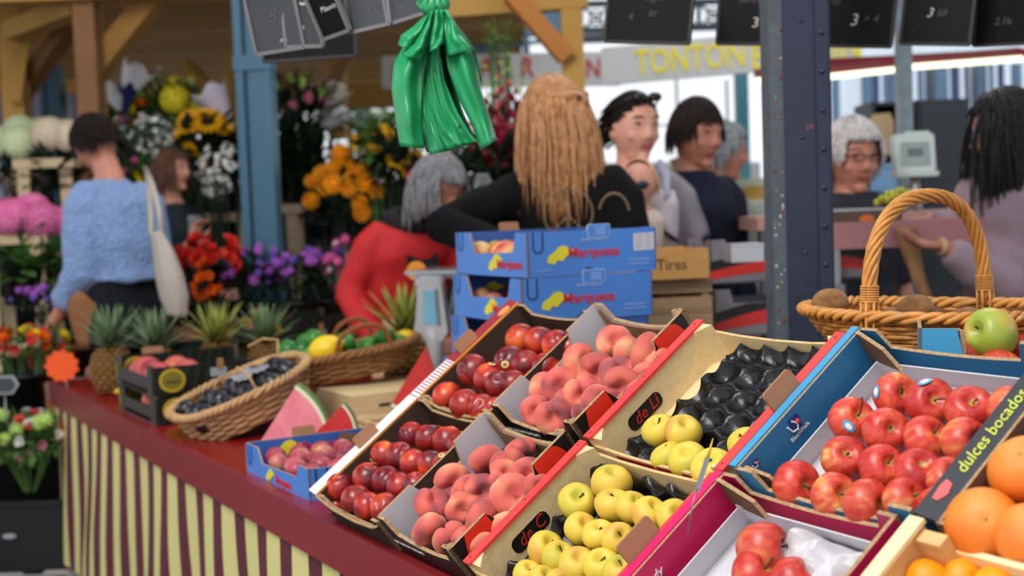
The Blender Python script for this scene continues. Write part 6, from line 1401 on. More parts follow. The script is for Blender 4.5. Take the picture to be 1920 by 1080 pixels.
# 2. woman at the flowers, looking right
d_ = 6.5; q = gp(318, 300, d_)
GDK = mat('dark_green_jacket', (40, 50, 54), .7, .15, 12)
o, Mh, A_, sp = person((q.x, q.y), radians(62), at(318, 283, d_).z+.005, 'woman with chestnut hair in a dark jacket sitting among the flowers, looking right', SK1, LIP, headyaw=radians(8), headpitch=radians(3), top='jacket', topcol=GDK, bottom=DENIM, hs=.92, girth=1.05, sleeve=1.9, arms=[((-.28, -.02, 1.12), (-.20, -.30, 1.22), (.1, -.35, 1), (0, -1, .2), .4), ((.24, -.02, 1.05), (.10, -.28, .98), (-.6, -.5, -.1), (0, 0, -1), .5)])
eyes(o, Mh, .92, BRD); make_hair(o, Mh, .94, HM, 'bob', 5, .17, 620, .05, .0036, .08, 1.04)
MB().grid(lambda s, t: (sp(1.30)+V((-.05+.10*s, -.158+.02*abs(s-.5), .06-.28*t+.0))), 6, 10).build('undershirt', mat('grey_tee', (150, 150, 152), .8), o, True, solid=.004)
# 3. older woman in the red coat, bending forward
d_ = 4.82; q = gp(770, 420, d_)
REDC = mat('red_coat', (196, 44, 46), .6, .08, 5, bump=.05)
o, Mh, A_, sp = person((q.x-.07, q.y+.19), radians(22), 1.545, 'older woman with grey bobbed hair and glasses in a red coat, bending over the stall', SK3, LIPD, headyaw=radians(22), headpitch=radians(-26), headoff=(.02, -.09, .01), lean=(.05, -.16), top='jacket long', topcol=REDC, bottom=DENIM, hs=1.09, girth=1.12, sleeve=2.0, thick=1.15, shw=.185, arms=[((-.215, -.06, 1.03), (-.16, -.26, .86), (.4, -.6, -.6), (0, 0, -1), .5), ((.26, -.2, 1.0), (.12, -.30, .86), (-.4, -.6, -.2), (0, 0, -1), .5)], disp=.012)
eyes(o, Mh, 1.06, BRG); make_hair(o, Mh, 1.08, HG, 'bob', 8, .135, 1000, .03, .0030, .08, 1.04)
BKC = mat('black_collar', (30, 28, 32), .75, .1)
cz_ = sp(1.545/1.68*1.44-.02)
MB().tube([cz_+V((sin(a)*.105, .02-cos(a)*.10, .01+.03*cos(a+pi))) for a in [radians(v) for v in range(-150, 151, 20)]], .034, 8, flat=.7).build('collar', BKC, o, True)
MB().prism([(-.05, 0), (.05, 0), (.07, .2), (-.09, .24)], .03, sp(1.08)+V((.02, -.17, 0)), (1, 0, 0), (0, .3, 1), 0).build('front_lining', BKC, o)
Mx = Mh @ sc(1.06); MB().tube([Mx @ V((.018*1+.017*cos(t)+.014, -.104, .014+.016*sin(t))) for t in [radians(v) for v in range(0, 361, 30)]], .0012, 5).tube([Mx @ V((-.032+.017*cos(t), -.104, .014+.016*sin(t))) for t in [radians(v) for v in range(0, 361, 30)]], .0012, 5).tube([Mx @ V((.05, -.10, .018)), Mx @ V((.078, -.02, .016)), Mx @ V((.08, .01, .01))], .0012, 5).build('glasses', METAL, o)
# 4. blonde seller in black, seen from behind, reaching left
d_ = 4.02; q = gp(1078, 300, d_)
BKK = mat('black_knit', (13, 12, 14), .9, .2, 20)
yb = radians(180-12); Mi_ = (Matrix.Translation(V((q.x-.01, q.y, 0))) @ Matrix.Rotation(yb, 4, 'Z')).inverted()
elb = Mi_ @ at(832, 424, 3.92); wri = Mi_ @ at(960, 470, 3.72)
o, Mh, A_, sp = person((q.x-.01, q.y), yb, 1.745, 'seller with long half-tied blonde hair in a black sweater, back to us, reaching left', SK1, LIP, headyaw=radians(58), headpitch=radians(-3), headoff=(.05, .0, 0), lean=(.01, .0), top='sweater', topcol=BKK, bottom=DENIM, hs=1.04, girth=1.08, shw=.175, sleeve=2.0, thick=1.2, arms=[None, (elb, wri, wri-elb, (0, 0, -1), .4)], disp=.008)
eyes(o, Mh, 1.04, BRD); make_hair(o, Mh, 1.06, HBL, 'long', 11, .33, 1300, .06, .0030, .10, 1.03, back=.9, spread=-.022)
MB().ell(Mh @ V((.0, .108, .035)), (.040, .022, .026), 12, 9, 0).tube([Mh @ V((-.075, .06, .07)), Mh @ V((-.04, .108, .055)), Mh @ V((.04, .108, .050)), Mh @ V((.078, .05, .06))], [.006, .014, .014, .006], 8).build('tied_knot', HBL, o, True)
MB().bar(Mh @ V((-.02, .128, .03)), Mh @ V((.02, .130, .045)), .010, .014).build('hair_clip', mat('brown_clip', (90, 50, 30), .3), o)
# peace-sign necklace print of beads on the back
PC = mat('bead_gold', (150, 126, 90), .5, .2, 80); mb = MB()
pc_ = Mi_ @ at(1065, 400, 3.86); rad = .075
def bead(p): mb.ell(p, (.0042, .0042, .0042), 6, 4)
yback = pc_.y
for k in range(40): a = 2*pi*k/40; bead(V((pc_.x+rad*cos(a), yback, pc_.z+rad*sin(a))))
for k in range(12): bead(V((pc_.x, yback, pc_.z+rad-k*.0125)))
for sx in (-1, 1):
    for k in range(6): bead(V((pc_.x+sx*.010*k, yback, pc_.z-.008-k*.0095)))
for k in range(14): a = pi*.1+pi*.9*k/14; bead(V((pc_.x-.14+.045*cos(a), yback, pc_.z-.005+.06*sin(a))))
mb.build('bead_emblem', PC, o, True)
# 5. young mother with sunglasses on her head, baby in a carrier
d_ = 4.7; q = gp(1176, 300, d_)
GREYT = mat('grey_tshirt', (146, 138, 146), .85, .08, 12)
o, Mh, A_, sp = person((q.x+.02, q.y), radians(16), at(1176, 176, d_).z, 'woman with sunglasses pushed up on dark hair, wearing grey, carrying a baby', SK1, LIP, headyaw=radians(12), headpitch=radians(-4), top='shirt', topcol=GREYT, bottom=DENIM, hs=1.10, girth=1.05, sleeve=.72, thick=1.1, arms=[((-.22, -.03, 1.10), (-.12, -.26, 1.14), (.8, -.3, -.2), (0, 0, -1), .4), ((.25, -.02, 1.12), (.10, -.28, 1.10), (-.9, -.2, -.1), (0, 0, -1), .4)])
eyes(o, Mh, 1.10, BRD); make_hair(o, Mh, 1.12, HB_, 'tied', 14, .075, 900, .0, .0028, .14, 1.0, back=1.6, grav=.1)
MB().ell(Mh @ V((0, .125, .01)), (.035, .035, .04), 10, 8, 0).build('hair_bun', HB_, o, True)
mb = MB(); Mx = Mh @ sc(1.12); sgm = mat('sunglass_black', (14, 14, 16), .12, 0)
for sx in (-1, 1): mb.ell(Mx @ V((sx*.030, -.080, .102)), (.026, .014, .020), 12, 8, 0, None, rotm('X', -.6)); mb.tube([Mx @ V((sx*.054, -.07, .10)), Mx @ V((sx*.078, -.01, .07)), Mx @ V((sx*.082, .04, .04))], .003, 5)
mb.tube([Mx @ V((-.012, -.088, .100)), Mx @ V((.012, -.088, .100))], .003, 5).build('sunglasses', sgm, o, True)
CAR = mat('carrier_pale', (206, 196, 200), .8, .06); CARD_ = mat('carrier_dark', (44, 44, 58), .8)
qb = Mi_.inverted() @ V((0, 0, 0)); dbb = 4.42
cr = empty('baby_carrier', gp(1212, 410, 4.52), 'pale baby carrier with a dark strap worn by the mother', 'baby carrier'); CI = Matrix.Translation(-gp(1212, 410, 4.52))
mb = MB(); mb.loft([(V((0, .02, -.16)), .09, .07), (V((.01, .02, -.05)), .105, .085), (V((.02, .02, .05)), .10, .08), (V((.03, .04, .10)), .08, .05)], 16); remesh(mb, .01, 2, CAR, 'carrier_body', cr, disp=.006)
MB().tube([V((.02, -.05, .02)), V((.07, -.02, .08)), V((.08, .04, .15)), V((.06, .12, .20))], .018, 6, flat=.4).build('strap', mat('strap_bluegrey', (166, 170, 186), .7), cr, True); MB().tube([V((-.05, -.07, -.02)), V((.02, -.09, -.02)), V((.10, -.04, -.08))], .014, 6, flat=.5).build('buckle_strap', CARD_, cr, True)
bq = gp(1199, 348, 4.40)
bo_ = empty('person', Matrix.Translation(bq), 'blond baby wearing small dark sunglasses in the pale carrier', 'person')
Mb = Matrix.Rotation(radians(-18), 4, 'Z') @ Matrix.Rotation(radians(6), 4, 'X'); mb = MB(); head_mesh(mb, Mb, .70)
mb.ell((0, 0, .012), (.062, .072, .070), 14, 10, 0, Mb); mb.tube([(0, .01, -.05), (0, .02, -.10)], [.034, .05], 10); mb.loft([(V((0, .02, -.20)), .06, .05), (V((0, .02, -.12)), .075, .055), (V((0, .02, -.08)), .05, .045)], 14)
mb.tube([(-.06, 0, -.11), (-.085, -.05, -.13), (-.05, -.09, -.12)], [.026, .022, .017], 8); hand(mb, (-.05, -.09, -.12), (.6, -.6, .1), (0, 0, -1), 1, .6, .48)
remesh(mb, .0046, 2, [SK1, LIP], 'body', bo_, matfn=lipfn(Mb, .70))
make_hair(bo_, Mb, .76, mat('hair_baby_blond', (222, 178, 134), .7, .15, 60), 'short', 20, .035, 240, .1, .004, .5, 1.02)
mb = MB(); Mx = Mb @ sc(.72)
for sx in (-1, 1): mb.ell(Mx @ V((sx*.034, -.092, .012)), (.022, .006, .014), 10, 7); mb.tube([Mx @ V((sx*.05, -.085, .014)), Mx @ V((sx*.08, 0, .012))], .0035, 5)
mb.tube([Mx @ V((-.02, -.096, .014)), Mx @ V((.02, -.096, .014))], .003, 5).build('sunglasses', mat('sunglass_blue', (30, 40, 56), .15), bo_, True)
mb = MB(); mb.loft([(V((0, .02, -.22)), .075, .065), (V((0, .02, -.12)), .085, .065), (V((0, .02, -.085)), .055, .05)], 14).tube([(-.05, .01, -.10), (-.088, -.045, -.13), (-.062, -.08, -.125)], [.034, .030, .024], 8); remesh(mb, .008, 2, mat('baby_cream', (226, 206, 190), .85), 'romper', bo_, disp=.004)
# 6. short-haired customer in navy
d_ = 5.05; q = gp(1290, 300, d_)
NV_ = mat('navy_shirt', (30, 34, 52), .75, .12, 12)
o, Mh, A_, sp = person((q.x+.02, q.y), radians(24), at(1290, 190, d_).z, 'customer with short dark hair in an open navy shirt, looking down to the right', SK3, LIPD, headyaw=radians(14), headpitch=radians(-8), headoff=(.0, -.01, 0), top='shirt', topcol=NV_, bottom=DENIM, hs=1.14, girth=1.02, sleeve=1.9)
eyes(o, Mh, 1.14, BRD); make_hair(o, Mh, 1.17, HB_, 'short', 23, .055, 1000, .05, .0030, .02, 1.04)
nk = sp(1.60/1.68*1.44-.02)
MB().prism([(0, 0), (.045, .13), (-.045, .13)], .012, nk+V((0, -.112, -.16)), (1, 0, 0), (0, .22, 1), 0).build('bare_chest', SK3, o); 
for sx in (-1, 1): MB().prism([(0, 0), (sx*.02, 0), (sx*.075, .13), (sx*.04, .15)][::sx], .014, nk+V((0, -.118, -.16)), (1, 0, 0), (0, .25, 1), 0).build('collar', NV_, o)
MB().tube([nk+V((-.05, -.07, .03)), nk+V((-.02, -.13, -.16)), nk+V((.03, -.135, -.24)), nk+V((.06, -.08, .02))], .006, 6).build('lanyard', mat('royal_blue', (36, 56, 150), .6), o, True)
# 7. grey-haired person behind
d_ = 5.8; q = gp(1352, 300, d_)
o, Mh, A_, sp = person((q.x, q.y), radians(70), at(1352, 236, d_).z, 'grey-haired person in a pale jacket, partly hidden behind the short-haired customer', SK2, LIPD, headyaw=radians(20), headpitch=radians(-6), top='jacket', topcol=mat('pale_grey_jacket', (176, 176, 172), .8, .08), bottom=DENIM, hs=1.05, girth=1.1, sleeve=2.0)
eyes(o, Mh, 1.05, BRG); make_hair(o, Mh, 1.09, mat('hair_steel', (132, 138, 142), .6, .2, 50), 'short', 27, .07, 360, .35, .006, .2, 1.10)
# 8. curly white-haired seller with glasses
d_ = 4.8; q = gp(1596, 300, d_)
o, Mh, A_, sp = person((q.x, q.y+.02), radians(10), at(1584, 232, d_).z, 'woman with curly white hair and dark-rimmed glasses right of the navy post', SK2, LIP, headyaw=radians(6), headpitch=radians(-6), top='shirt', topcol=mat('charcoal_blouse', (52, 50, 58), .8, .15), bottom=DENIM, hs=1.12, girth=1.12, sleeve=1.0, old=1)
eyes(o, Mh, 1.12, BRG); make_hair(o, Mh, 1.16, HW, 'curly', 31, .095, 1000, .75, .0042, .16, 1.14, grav=.7)
nk = sp(1.50/1.68*1.44); MB().prism([(0, -.05), (.07, .10), (-.07, .10)], .014, nk+V((0, -.112, -.12)), (1, 0, 0), (0, .25, 1), 0).build('neckline', SK2, o)
Mx = Mh @ sc(1.14); mb = MB()
for sx in (-1, 1): mb.tube([Mx @ V((sx*.032+.021*cos(t), -.100, .012+.014*sin(t))) for t in [radians(v) for v in range(0, 361, 30)]], .0024, 5); mb.tube([Mx @ V((sx*.053, -.098, .016)), Mx @ V((sx*.08, -.02, .014)), Mx @ V((sx*.08, .01, .01))], .002, 5)
mb.tube([Mx @ V((-.012, -.102, .015)), Mx @ V((.012, -.102, .015))], .0022, 5).build('glasses', mat('glasses_dark', (40, 34, 34), .3), o)
# 9. dark-haired woman in mauve, holding a paper bag
d_ = 4.15; q = gp(1895, 300, d_)
MAUVE = mat('mauve_sweater', (158, 134, 142), .85, .1, 10, sheen=.3)
ym = radians(-68); Mi_ = (Matrix.Translation(V((q.x, q.y, 0))) @ Matrix.Rotation(ym, 4, 'Z')).inverted()
w1 = Mi_ @ at(1768, 462, 3.92); w2_ = Mi_ @ at(1738, 410, 4.22); hd1 = Mi_.to_3x3() @ (at(1680, 455, 3.9)-at(1768, 462, 3.92)); hd2 = Mi_.to_3x3() @ (at(1672, 425, 4.15)-at(1738, 410, 4.22))
o, Mh, A_, sp = person((q.x, q.y), ym, at(1870, 172, d_).z, 'woman with long black hair in a mauve sweater, filling a paper bag at right', SK3, LIP, headyaw=radians(-30), headpitch=radians(-8), headoff=(0, .03, 0), lean=(0, -.02), top='sweater long', topcol=MAUVE, bottom=DENIM, hs=1.14, girth=1.25, shw=.19, sleeve=1.93, thick=1.3, arms=[(Mi_ @ at(1885, 540, 3.95), w1, hd1, (0, -.2, 1), .55), (Mi_ @ at(1850, 470, 4.35), w2_, hd2, (0, -.1, -1), .6)], disp=.012)
eyes(o, Mh, 1.14, BRD); make_hair(o, Mh, 1.17, HBK, 'long', 37, .30, 1200, .03, .0034, .12, 1.05)
MB().tube([w1-V(hd1).normalized()*.0+V((0, 0, .0))+(Mi_.to_3x3() @ V((0, 0, 1))).cross(V(hd1).normalized())*0+Matrix.Rotation(0, 3, 'Z') @ V((0, 0, 0)), w1+V(hd1).normalized()*.012], .028, 12).build('bracelet', mat('bracelet', (206, 170, 130), .4), o)
PB = mat('kraft_paper_bag', (160, 118, 80), .75, .15, 14)
pb_ = empty('paper_bag', at(1700, 460, 4.0), 'narrow brown paper bag held in the hands of the woman in mauve', 'paper bag'); PI2 = Matrix.Translation(-at(1700, 460, 4.0))
def pbag(s, t):
    xl, xr = 1682+26*t*1.0+14*t*t, 1712+30*t+10*t*t; y = 425+135*t; a = 2*pi*s
    c_0 = PI2 @ at((xl+xr)/2, y, 4.02); r1 = (xr-xl)/2*4.0/F_PX*(1.2-.5*t); return c_0+V((cos(a)*r1, sin(a)*r1*.7, 0))+V((1, 0, 0))*.004*sin(a*5+t*9)
MB().grid(pbag, 24, 14).build('bag_body', PB, pb_, True, solid=.001)
# seated hand of the far seller holding stems is part of her body; plant cutting in the blue sweater woman's reach is not shown
# ------------------------------------------------------------ flowers
LF = mat('leaf_green', (74, 112, 50), .5, .3, 12, rnd=.15); LFD = mat('leaf_dark', (26, 44, 26), .5, .3, 12, rnd=.15); LFY = mat('leaf_yellow_green', (120, 146, 54), .55, .2, 12, rnd=.1); LFG = mat('leaf_grey_green', (112, 128, 112), .6, .2, 12)
PETAL = {}
def petm(n, c, c2=None):
    if n not in PETAL: PETAL[n] = mat('petal_'+n, c, .55, .14, 40, rnd=.12, col2=c2)
    return PETAL[n]
def petal(mb, base, d, up_, l, w_, m=0, cup=.3):
    d = V(d).normalized(); up_ = V(up_); s_ = d.cross(up_).normalized(); vs = []
    for t, ww, h in ((0, .25, 0), (.35, .9, cup*.10), (.7, 1, cup*.28), (1, .12, cup*.35)):
        c = base+d*l*t+up_*h*l; vs += [c-s_*w_*ww*.5+up_*.06*w_, c, c+s_*w_*ww*.5+up_*.06*w_]
    mb.add(vs, [(i*3+j, i*3+j+1, i*3+j+4, i*3+j+3) for i in range(3) for j in range(2)], m)
def sunflower_me(r=.06):
    mb = MB()
    for k in range(34):
        a = 2*pi*k/17+(.18 if k >= 17 else 0); petal(mb, V((cos(a)*r*.42, sin(a)*r*.42, .002-.004*(k >= 17))), (cos(a), sin(a), .15-.25*(k >= 17)), (0, 0, 1), r*.62, r*.22, 0, .35)
    return mb.mesh('blossom', petm('sunflower', (252, 200, 16), (240, 158, 6)))
def disc_me(r, m): return MB().lathe([(0, .010), (r*.25, .011), (r*.4, .008), (r*.46, .0), (r*.4, -.006), (0, -.008)], 20).mesh('disc', m, True)
def pompon_me(m, r=.035, n=60, flat=.75, ps=.55):
    mb = MB()
    for k in range(n):
        z = 1-1.7*k/n; a = k*2.4; d = V((cos(a)*sqrt(max(0, 1-z*z)), sin(a)*sqrt(max(0, 1-z*z)), z*flat)); petal(mb, d*r*.35, d, V((0, 0, 1)) if abs(d.z) < .8 else V((1, 0, 0)), r*.7, r*ps*.5, 0, .25)
    mb.ell((0, 0, 0), (r*.62, r*.62, r*.5), 8, 6)
    return mb.mesh('blossom', m)
def floret_ball_me(m, r=.09, n=150, fr=.014, flat=.8):
    mb = MB(); mb.ell((0, 0, 0), (r*.82, r*.82, r*.8*flat), 12, 8)
    for k in range(n):
        z = 1-1.75*(k+.5)/n; a = k*2.39996; s_ = sqrt(1-z*z); d = V((cos(a)*s_, sin(a)*s_, z)); c = V((d.x*r, d.y*r, d.z*r*flat)); x, y, _ = basis(d)
        for q in range(4): aa = q*pi/2+k; e = x*cos(aa)+y*sin(aa); e2 = x*cos(aa+pi/2)+y*sin(aa+pi/2); mb.add([c, c+e*fr*.7-e2*fr*.5+d*.002, c+e*fr+d*.004, c+e*fr*.7+e2*fr*.5+d*.002], [(0, 1, 2, 3)])
    return mb.mesh('blossom', m)
def daisy_me(m, r=.018, n=9):
    mb = MB()
    for k in range(n): a = 2*pi*k/n; petal(mb, V((0, 0, 0)), (cos(a), sin(a), .25), (0, 0, 1), r, r*.5, 0, .3)
    mb.ell((0, 0, .002), (r*.25, r*.25, r*.18), 6, 4, 0); return mb.mesh('blossom', m)
def rose_me(m, r=.032):
    mb = MB()
    for k in range(16):
        a = k*2.4; t = k/16; d = V((cos(a), sin(a), 1.5-1.2*t)).normalized(); petal(mb, V((cos(a)*r*.15*t, sin(a)*r*.15*t, -r*.3*t)), d, V((-cos(a)*.6, -sin(a)*.6, .8)).normalized(), r*(.65+.45*t), r*(.6+.5*t), 0, .6)
    return mb.mesh('blossom', m)
def leaves(mb, c, rad, n, l, w_, rr, down=0, m=0, arr=0):
    for k in range(n):
        d = V((rr.gauss(0, 1), rr.gauss(0, 1), rr.gauss(0, .8)+.2-down)).normalized(); p = V(c)+V((d.x*rad[0], d.y*rad[1], d.z*rad[2]))*rr.uniform(.35, 1)
        dd = (d+V((rr.gauss(0, .5), rr.gauss(0, .5), rr.gauss(.1, .5)))).normalized(); x, y, _ = basis(dd); ll = l*rr.uniform(.6, 1.2)
        mb.add([p, p+dd*ll*.5+x*w_*.5+y*.003, p+dd*ll, p+dd*ll*.5-x*w_*.5+y*.003, p+dd*ll*.5-y*.002], [(0, 1, 4), (1, 2, 4), (2, 3, 4), (3, 0, 4)], m)
def bucket(o, c, r, h, m, nm='bucket'):
    MB().lathe([(0, 0), (r*.8, 0), (r, h), (r*1.06, h), (r*1.06, h-.012), (r*.97, h-.012), (r*.78, .01), (0, .01)], 20, 0, Matrix.Translation(c)).build(nm, m, o, True)
BKT = mat('black_bucket', (20, 20, 22), .45, .1)
def bouquet(c, label, blooms, cat='flowers', rad=(.15, .12, .12), leaf=(LF, 160, .06, .025), base=None, buck=(BKT, .11, .28), group=None, seed=0, name='flower_bunch', wrap=None, stems=True, low=.3):
    """c: centre of the flower heads; base: ground height for its bucket; blooms: (mesh, [(x,y,z,scale,dir)], submesh)"""
    rr = random.Random(seed); c = V(c); bz = base if base is not None else c.z-.35
    o = empty(name, Matrix.Translation((c.x, c.y, bz)), label, cat, group); C0 = V((0, 0, c.z-bz))
    if leaf: mb = MB(); leaves(mb, C0-V((0, 0, rad[2]*low)), (rad[0], rad[1], rad[2]*1.1), leaf[1], leaf[2], leaf[3], rr); mb.build('foliage', leaf[0], o, kind='stuff')
    if stems:
        mb = MB()
        for k in range(10): a = k*2.4; mb.tube([(cos(a)*.02, sin(a)*.02, .08), C0+V((cos(a)*rad[0]*.5, sin(a)*rad[1]*.5, -rad[2]*.3))], .004, 4)
        mb.build('stems', LFD if leaf and leaf[0] is LFD else LF, o, kind='stuff')
    if buck: bucket(o, (0, 0, 0), buck[1], min(buck[2], C0.z*.75), buck[0])
    for me, n, sub, s0, s1, face in blooms:
        for k in range(n):
            if isinstance(face, list):
                (fx, fy, fz, sc_, dr) = face[k]; p = C0+V((fx, fy, fz)); d = V(dr); s_ = sc_
            else:
                d = V((rr.gauss(0, 1), rr.gauss(-.5, .8), rr.gauss(.45, .7))).normalized(); p = C0+V((d.x*rad[0], d.y*rad[1], d.z*rad[2]))*rr.uniform(.82, 1.08); s_ = rr.uniform(s0, s1); d = (d+V((0, -.5, .1))*face).normalized()
            b_ = link('blossom', me, o, Matrix.Translation(p) @ arb(d, rr.random()*6) @ sc(s_))
            if sub: link('disc', sub, b_, Matrix.Identity(4))
    if wrap:
        wm, wr, wh = wrap
        MB().grid(lambda s, t: (cos(2*pi*s)*wr*(.35+.65*t)*(1+.08*sin(2*pi*s*5)), sin(2*pi*s)*wr*(.35+.65*t), C0.z-wh+wh*t+.02*sin(2*pi*s*4)*t), 30, 6).build('paper_wrap', wm, o, True, solid=.002)
    return o
SUN = sunflower_me(); SD_ = disc_me(.06, mat('sunflower_centre', (44, 26, 16), .9, .3, 200))
ORP = pompon_me(petm('golden', (252, 182, 18), (246, 146, 6)), .040, 80, .8)
PINKH = floret_ball_me(petm('hot_pink', (244, 140, 190), (232, 104, 166)), .085); GRH = floret_ball_me(petm('pale_green', (206, 222, 170), (226, 232, 196)), .09); CRH = floret_ball_me(petm('cream_pink', (240, 216, 196), (236, 226, 190)), .085)
PUR = pompon_me(petm('purple', (160, 76, 180), (186, 104, 200)), .020, 34); VIO = pompon_me(petm('violet', (110, 80, 180)), .016, 26); PNK = pompon_me(petm('pink', (226, 96, 160)), .022, 34)
ROS = rose_me(petm('red', (214, 34, 30), (232, 60, 40))); ROO = rose_me(petm('orange', (246, 130, 20), (240, 90, 20)), .028); ROC = rose_me(petm('coral', (232, 90, 80)), .028); ROY = rose_me(petm('yellow', (244, 216, 40)), .026); ROW = rose_me(petm('white', (232, 228, 220)), .024); RPK = rose_me(petm('blush', (226, 150, 170)), .026)
WHD = daisy_me(petm('tiny_white', (232, 232, 226)), .012, 6); YEB = floret_ball_me(petm('lemon', (232, 214, 40)), .07, 110, .016); GRP = pompon_me(petm('lime', (186, 214, 110)), .026, 40)
# far left hydrangeas on wooden crates
CRP = mat('flower_crate_wood', (214, 188, 152), .7, .08, 8)
def stand_crate(px, py, d, w_, dz, h, label, z0=0):
    """tall tapering slatted stand: two legs, rails and a top rail, seen face on"""
    c = at(px, py, d); zt = c.z; o = empty('flower_stand', V((c.x, c.y, z0)), label, 'crate', 'pale wooden flower stands'); H = zt-z0
    MB().box((0, 0, H-.02), (w_+.04, dz, .045)).build('top_rail', CRP, o)
    for sx in (-1, 1):
        for y in (-dz/2+.02, dz/2-.02): MB().bar((sx*w_*.40, y, H-.04), (sx*w_*.5, y, .0), .06, .02, 0, (0, 1, 0)).build('leg', CRP, o)
    for f in (.40, .62):
        MB().box((0, -dz/2+.01, H*(1-f)), (w_*.9, .015, .05)).build('rail', CRP, o)
    MB().box((0, -dz/2+.02, H*.30), (w_*.8, .012, H*.22)).build('panel', CRP, o)
    return o
stand_crate(95, 300, 6.4, .26, .22, 1, 'pale wooden stand under the cream hydrangeas at left'); stand_crate(40, 440, 5.9, .26, .22, 1, 'pale wooden stand under the pink hydrangeas at far left'); stand_crate(520, 385, 6.9, .22, .2, 1, 'pale wooden stand right of the light blue post'); stand_crate(425, 400, 6.9, .24, .2, 1, 'pale wooden stand left of the light blue post')
stand_crate(-8, 330, 6.9, .3, .2, 1, 'pale wooden stand at the extreme left, behind the others'); stand_crate(160, 420, 6.9, .30, .2, 1, 'pale wooden stand behind the blue-sweater woman')
def bq_(px, py, d, label, blooms, **k): return bouquet(at(px, py, d), label, blooms, **k)
bq_(35, 265, 6.5, 'pale green hydrangeas at the far left edge', [(GRH, 4, None, .9, 1, [(-.10, 0, 0, .95, (0, -1, .5)), (.02, -.05, -.01, 1, (.2, -1, .5)), (.10, .05, .05, .9, (.3, -.5, .8)), (0, .02, .07, .85, (0, -.3, 1))])], rad=(.2, .12, .10), leaf=(LFD, 120, .10, .05), low=1.9, seed=1, base=.75)
bq_(108, 262, 6.4, 'cream-pink hydrangeas left of the blue-sweater woman', [(CRH, 3, None, .9, 1, [(-.03, -.03, .03, 1, (0, -1, .5)), (.05, 0, .02, .95, (.3, -1, .5)), (0, .06, .04, .9, (0, 0, 1))])], rad=(.17, .12, .10), leaf=(LFD, 150, .12, .06), low=1.9, seed=2, base=.95, buck=(BKT, .11, .2))
bq_(42, 405, 5.85, 'bright pink hydrangeas on the pale stand at far left', [(PINKH, 5, None, .9, 1, [(-.13, 0, 0, 1, (0, -1, .6)), (-.03, -.05, .0, 1, (0, -1, .6)), (.09, -.02, -.02, 1, (.3, -1, .5)), (.02, .07, .04, .9, (0, 0, 1)), (.15, .03, -.03, .8, (.6, -.8, .4))])], rad=(.22, .14, .12), leaf=(LF, 150, .13, .07), low=1.9, seed=3, base=.98, buck=(BKT, .12, .22))
bq_(5, 420, 6.0, 'lilac paper-wrapped flowers behind the pink hydrangeas', [(RPK, 6, None, .8, 1, .3)], rad=(.1, .08, .06), leaf=(LFD, 30, .08, .04), seed=33, base=.9, buck=None, wrap=(mat('lilac_paper', (170, 160, 206), .6), .1, .15))
bq_(100, 560, 5.6, 'purple asters in pots below the wooden stands at left', [(PUR, 14, None, .9, 1.2, .5), (VIO, 8, None, .8, 1.1, .5)], rad=(.17, .12, .07), leaf=(LFD, 260, .05, .018), seed=4, base=.6, buck=(mat('terracotta', (150, 84, 56), .8), .13, .2))
bq_(200, 540, 5.9, 'purple asters behind the first pineapple', [(PUR, 9, None, .9, 1.1, .5), (VIO, 5, None, .8, 1.1, .5)], rad=(.12, .1, .07), leaf=(LFD, 180, .05, .018), seed=5, base=.6)
bq_(40, 640, 5.3, 'orange and yellow begonias at the left edge', [(ROO, 16, None, .8, 1.1, .5), (ROY, 12, None, .8, 1.1, .5), (ROC, 6, None, .8, 1.1, .5)], rad=(.21, .15, .05), leaf=(LF, 160, .06, .03), seed=6, base=.45)
bq_(50, 815, 5.0, 'mixed pink, white and green posies above the black crate at lower left', [(RPK, 14, None, .8, 1.1, .5), (ROW, 20, None, .8, 1.1, .5), (GRP, 10, None, .9, 1.3, .6), (ROC, 8, None, .8, 1.1, .5), (ROO, 4, None, .7, .9, .5)], rad=(.22, .18, .09), leaf=(LF, 300, .06, .03), seed=7, base=.22, buck=None)
cbx = at(52, 905, 5.05); co = empty('flower_crate', V((cbx.x-.05, cbx.y+.05, 0)), 'black plastic crate of posies on the paving at lower left', 'crate')
MB().box((0, 0, .01), (.50, .36, .02)).build('bottom', BKT, co)
for y in (-.18, .18): MB().box((0, y, .145), (.50, .012, .27)).build('long_wall', BKT, co)
for x in (-.25, .25): MB().box((x, 0, .145), (.012, .36, .27)).build('end_wall', BKT, co)
MB().box((0, -.188, .275), (.52, .02, .02)).build('rim', BKT, co); MB().lathe([(0, .002), (.02, .002), (.021, 0)], 12, 0, frame(V((.02, -.187, .15)), PX, PZ, V((0, -1, 0))) @ sc(1.3, .5, 1)).build('oval_label', GREYP, co)
co2 = empty('flower_crate', V((cbx.x-.52, cbx.y+.1, 0)), 'second black plastic crate cut by the left picture edge', 'crate')
for y in (-.18, .18): MB().box((0, y, .17), (.40, .012, .32)).build('long_wall', BKT, co2)
for x in (-.2, .2): MB().box((x, 0, .17), (.012, .36, .32)).build('end_wall', BKT, co2)
MB().box((0, 0, .01), (.4, .36, .02)).build('bottom', BKT, co2)
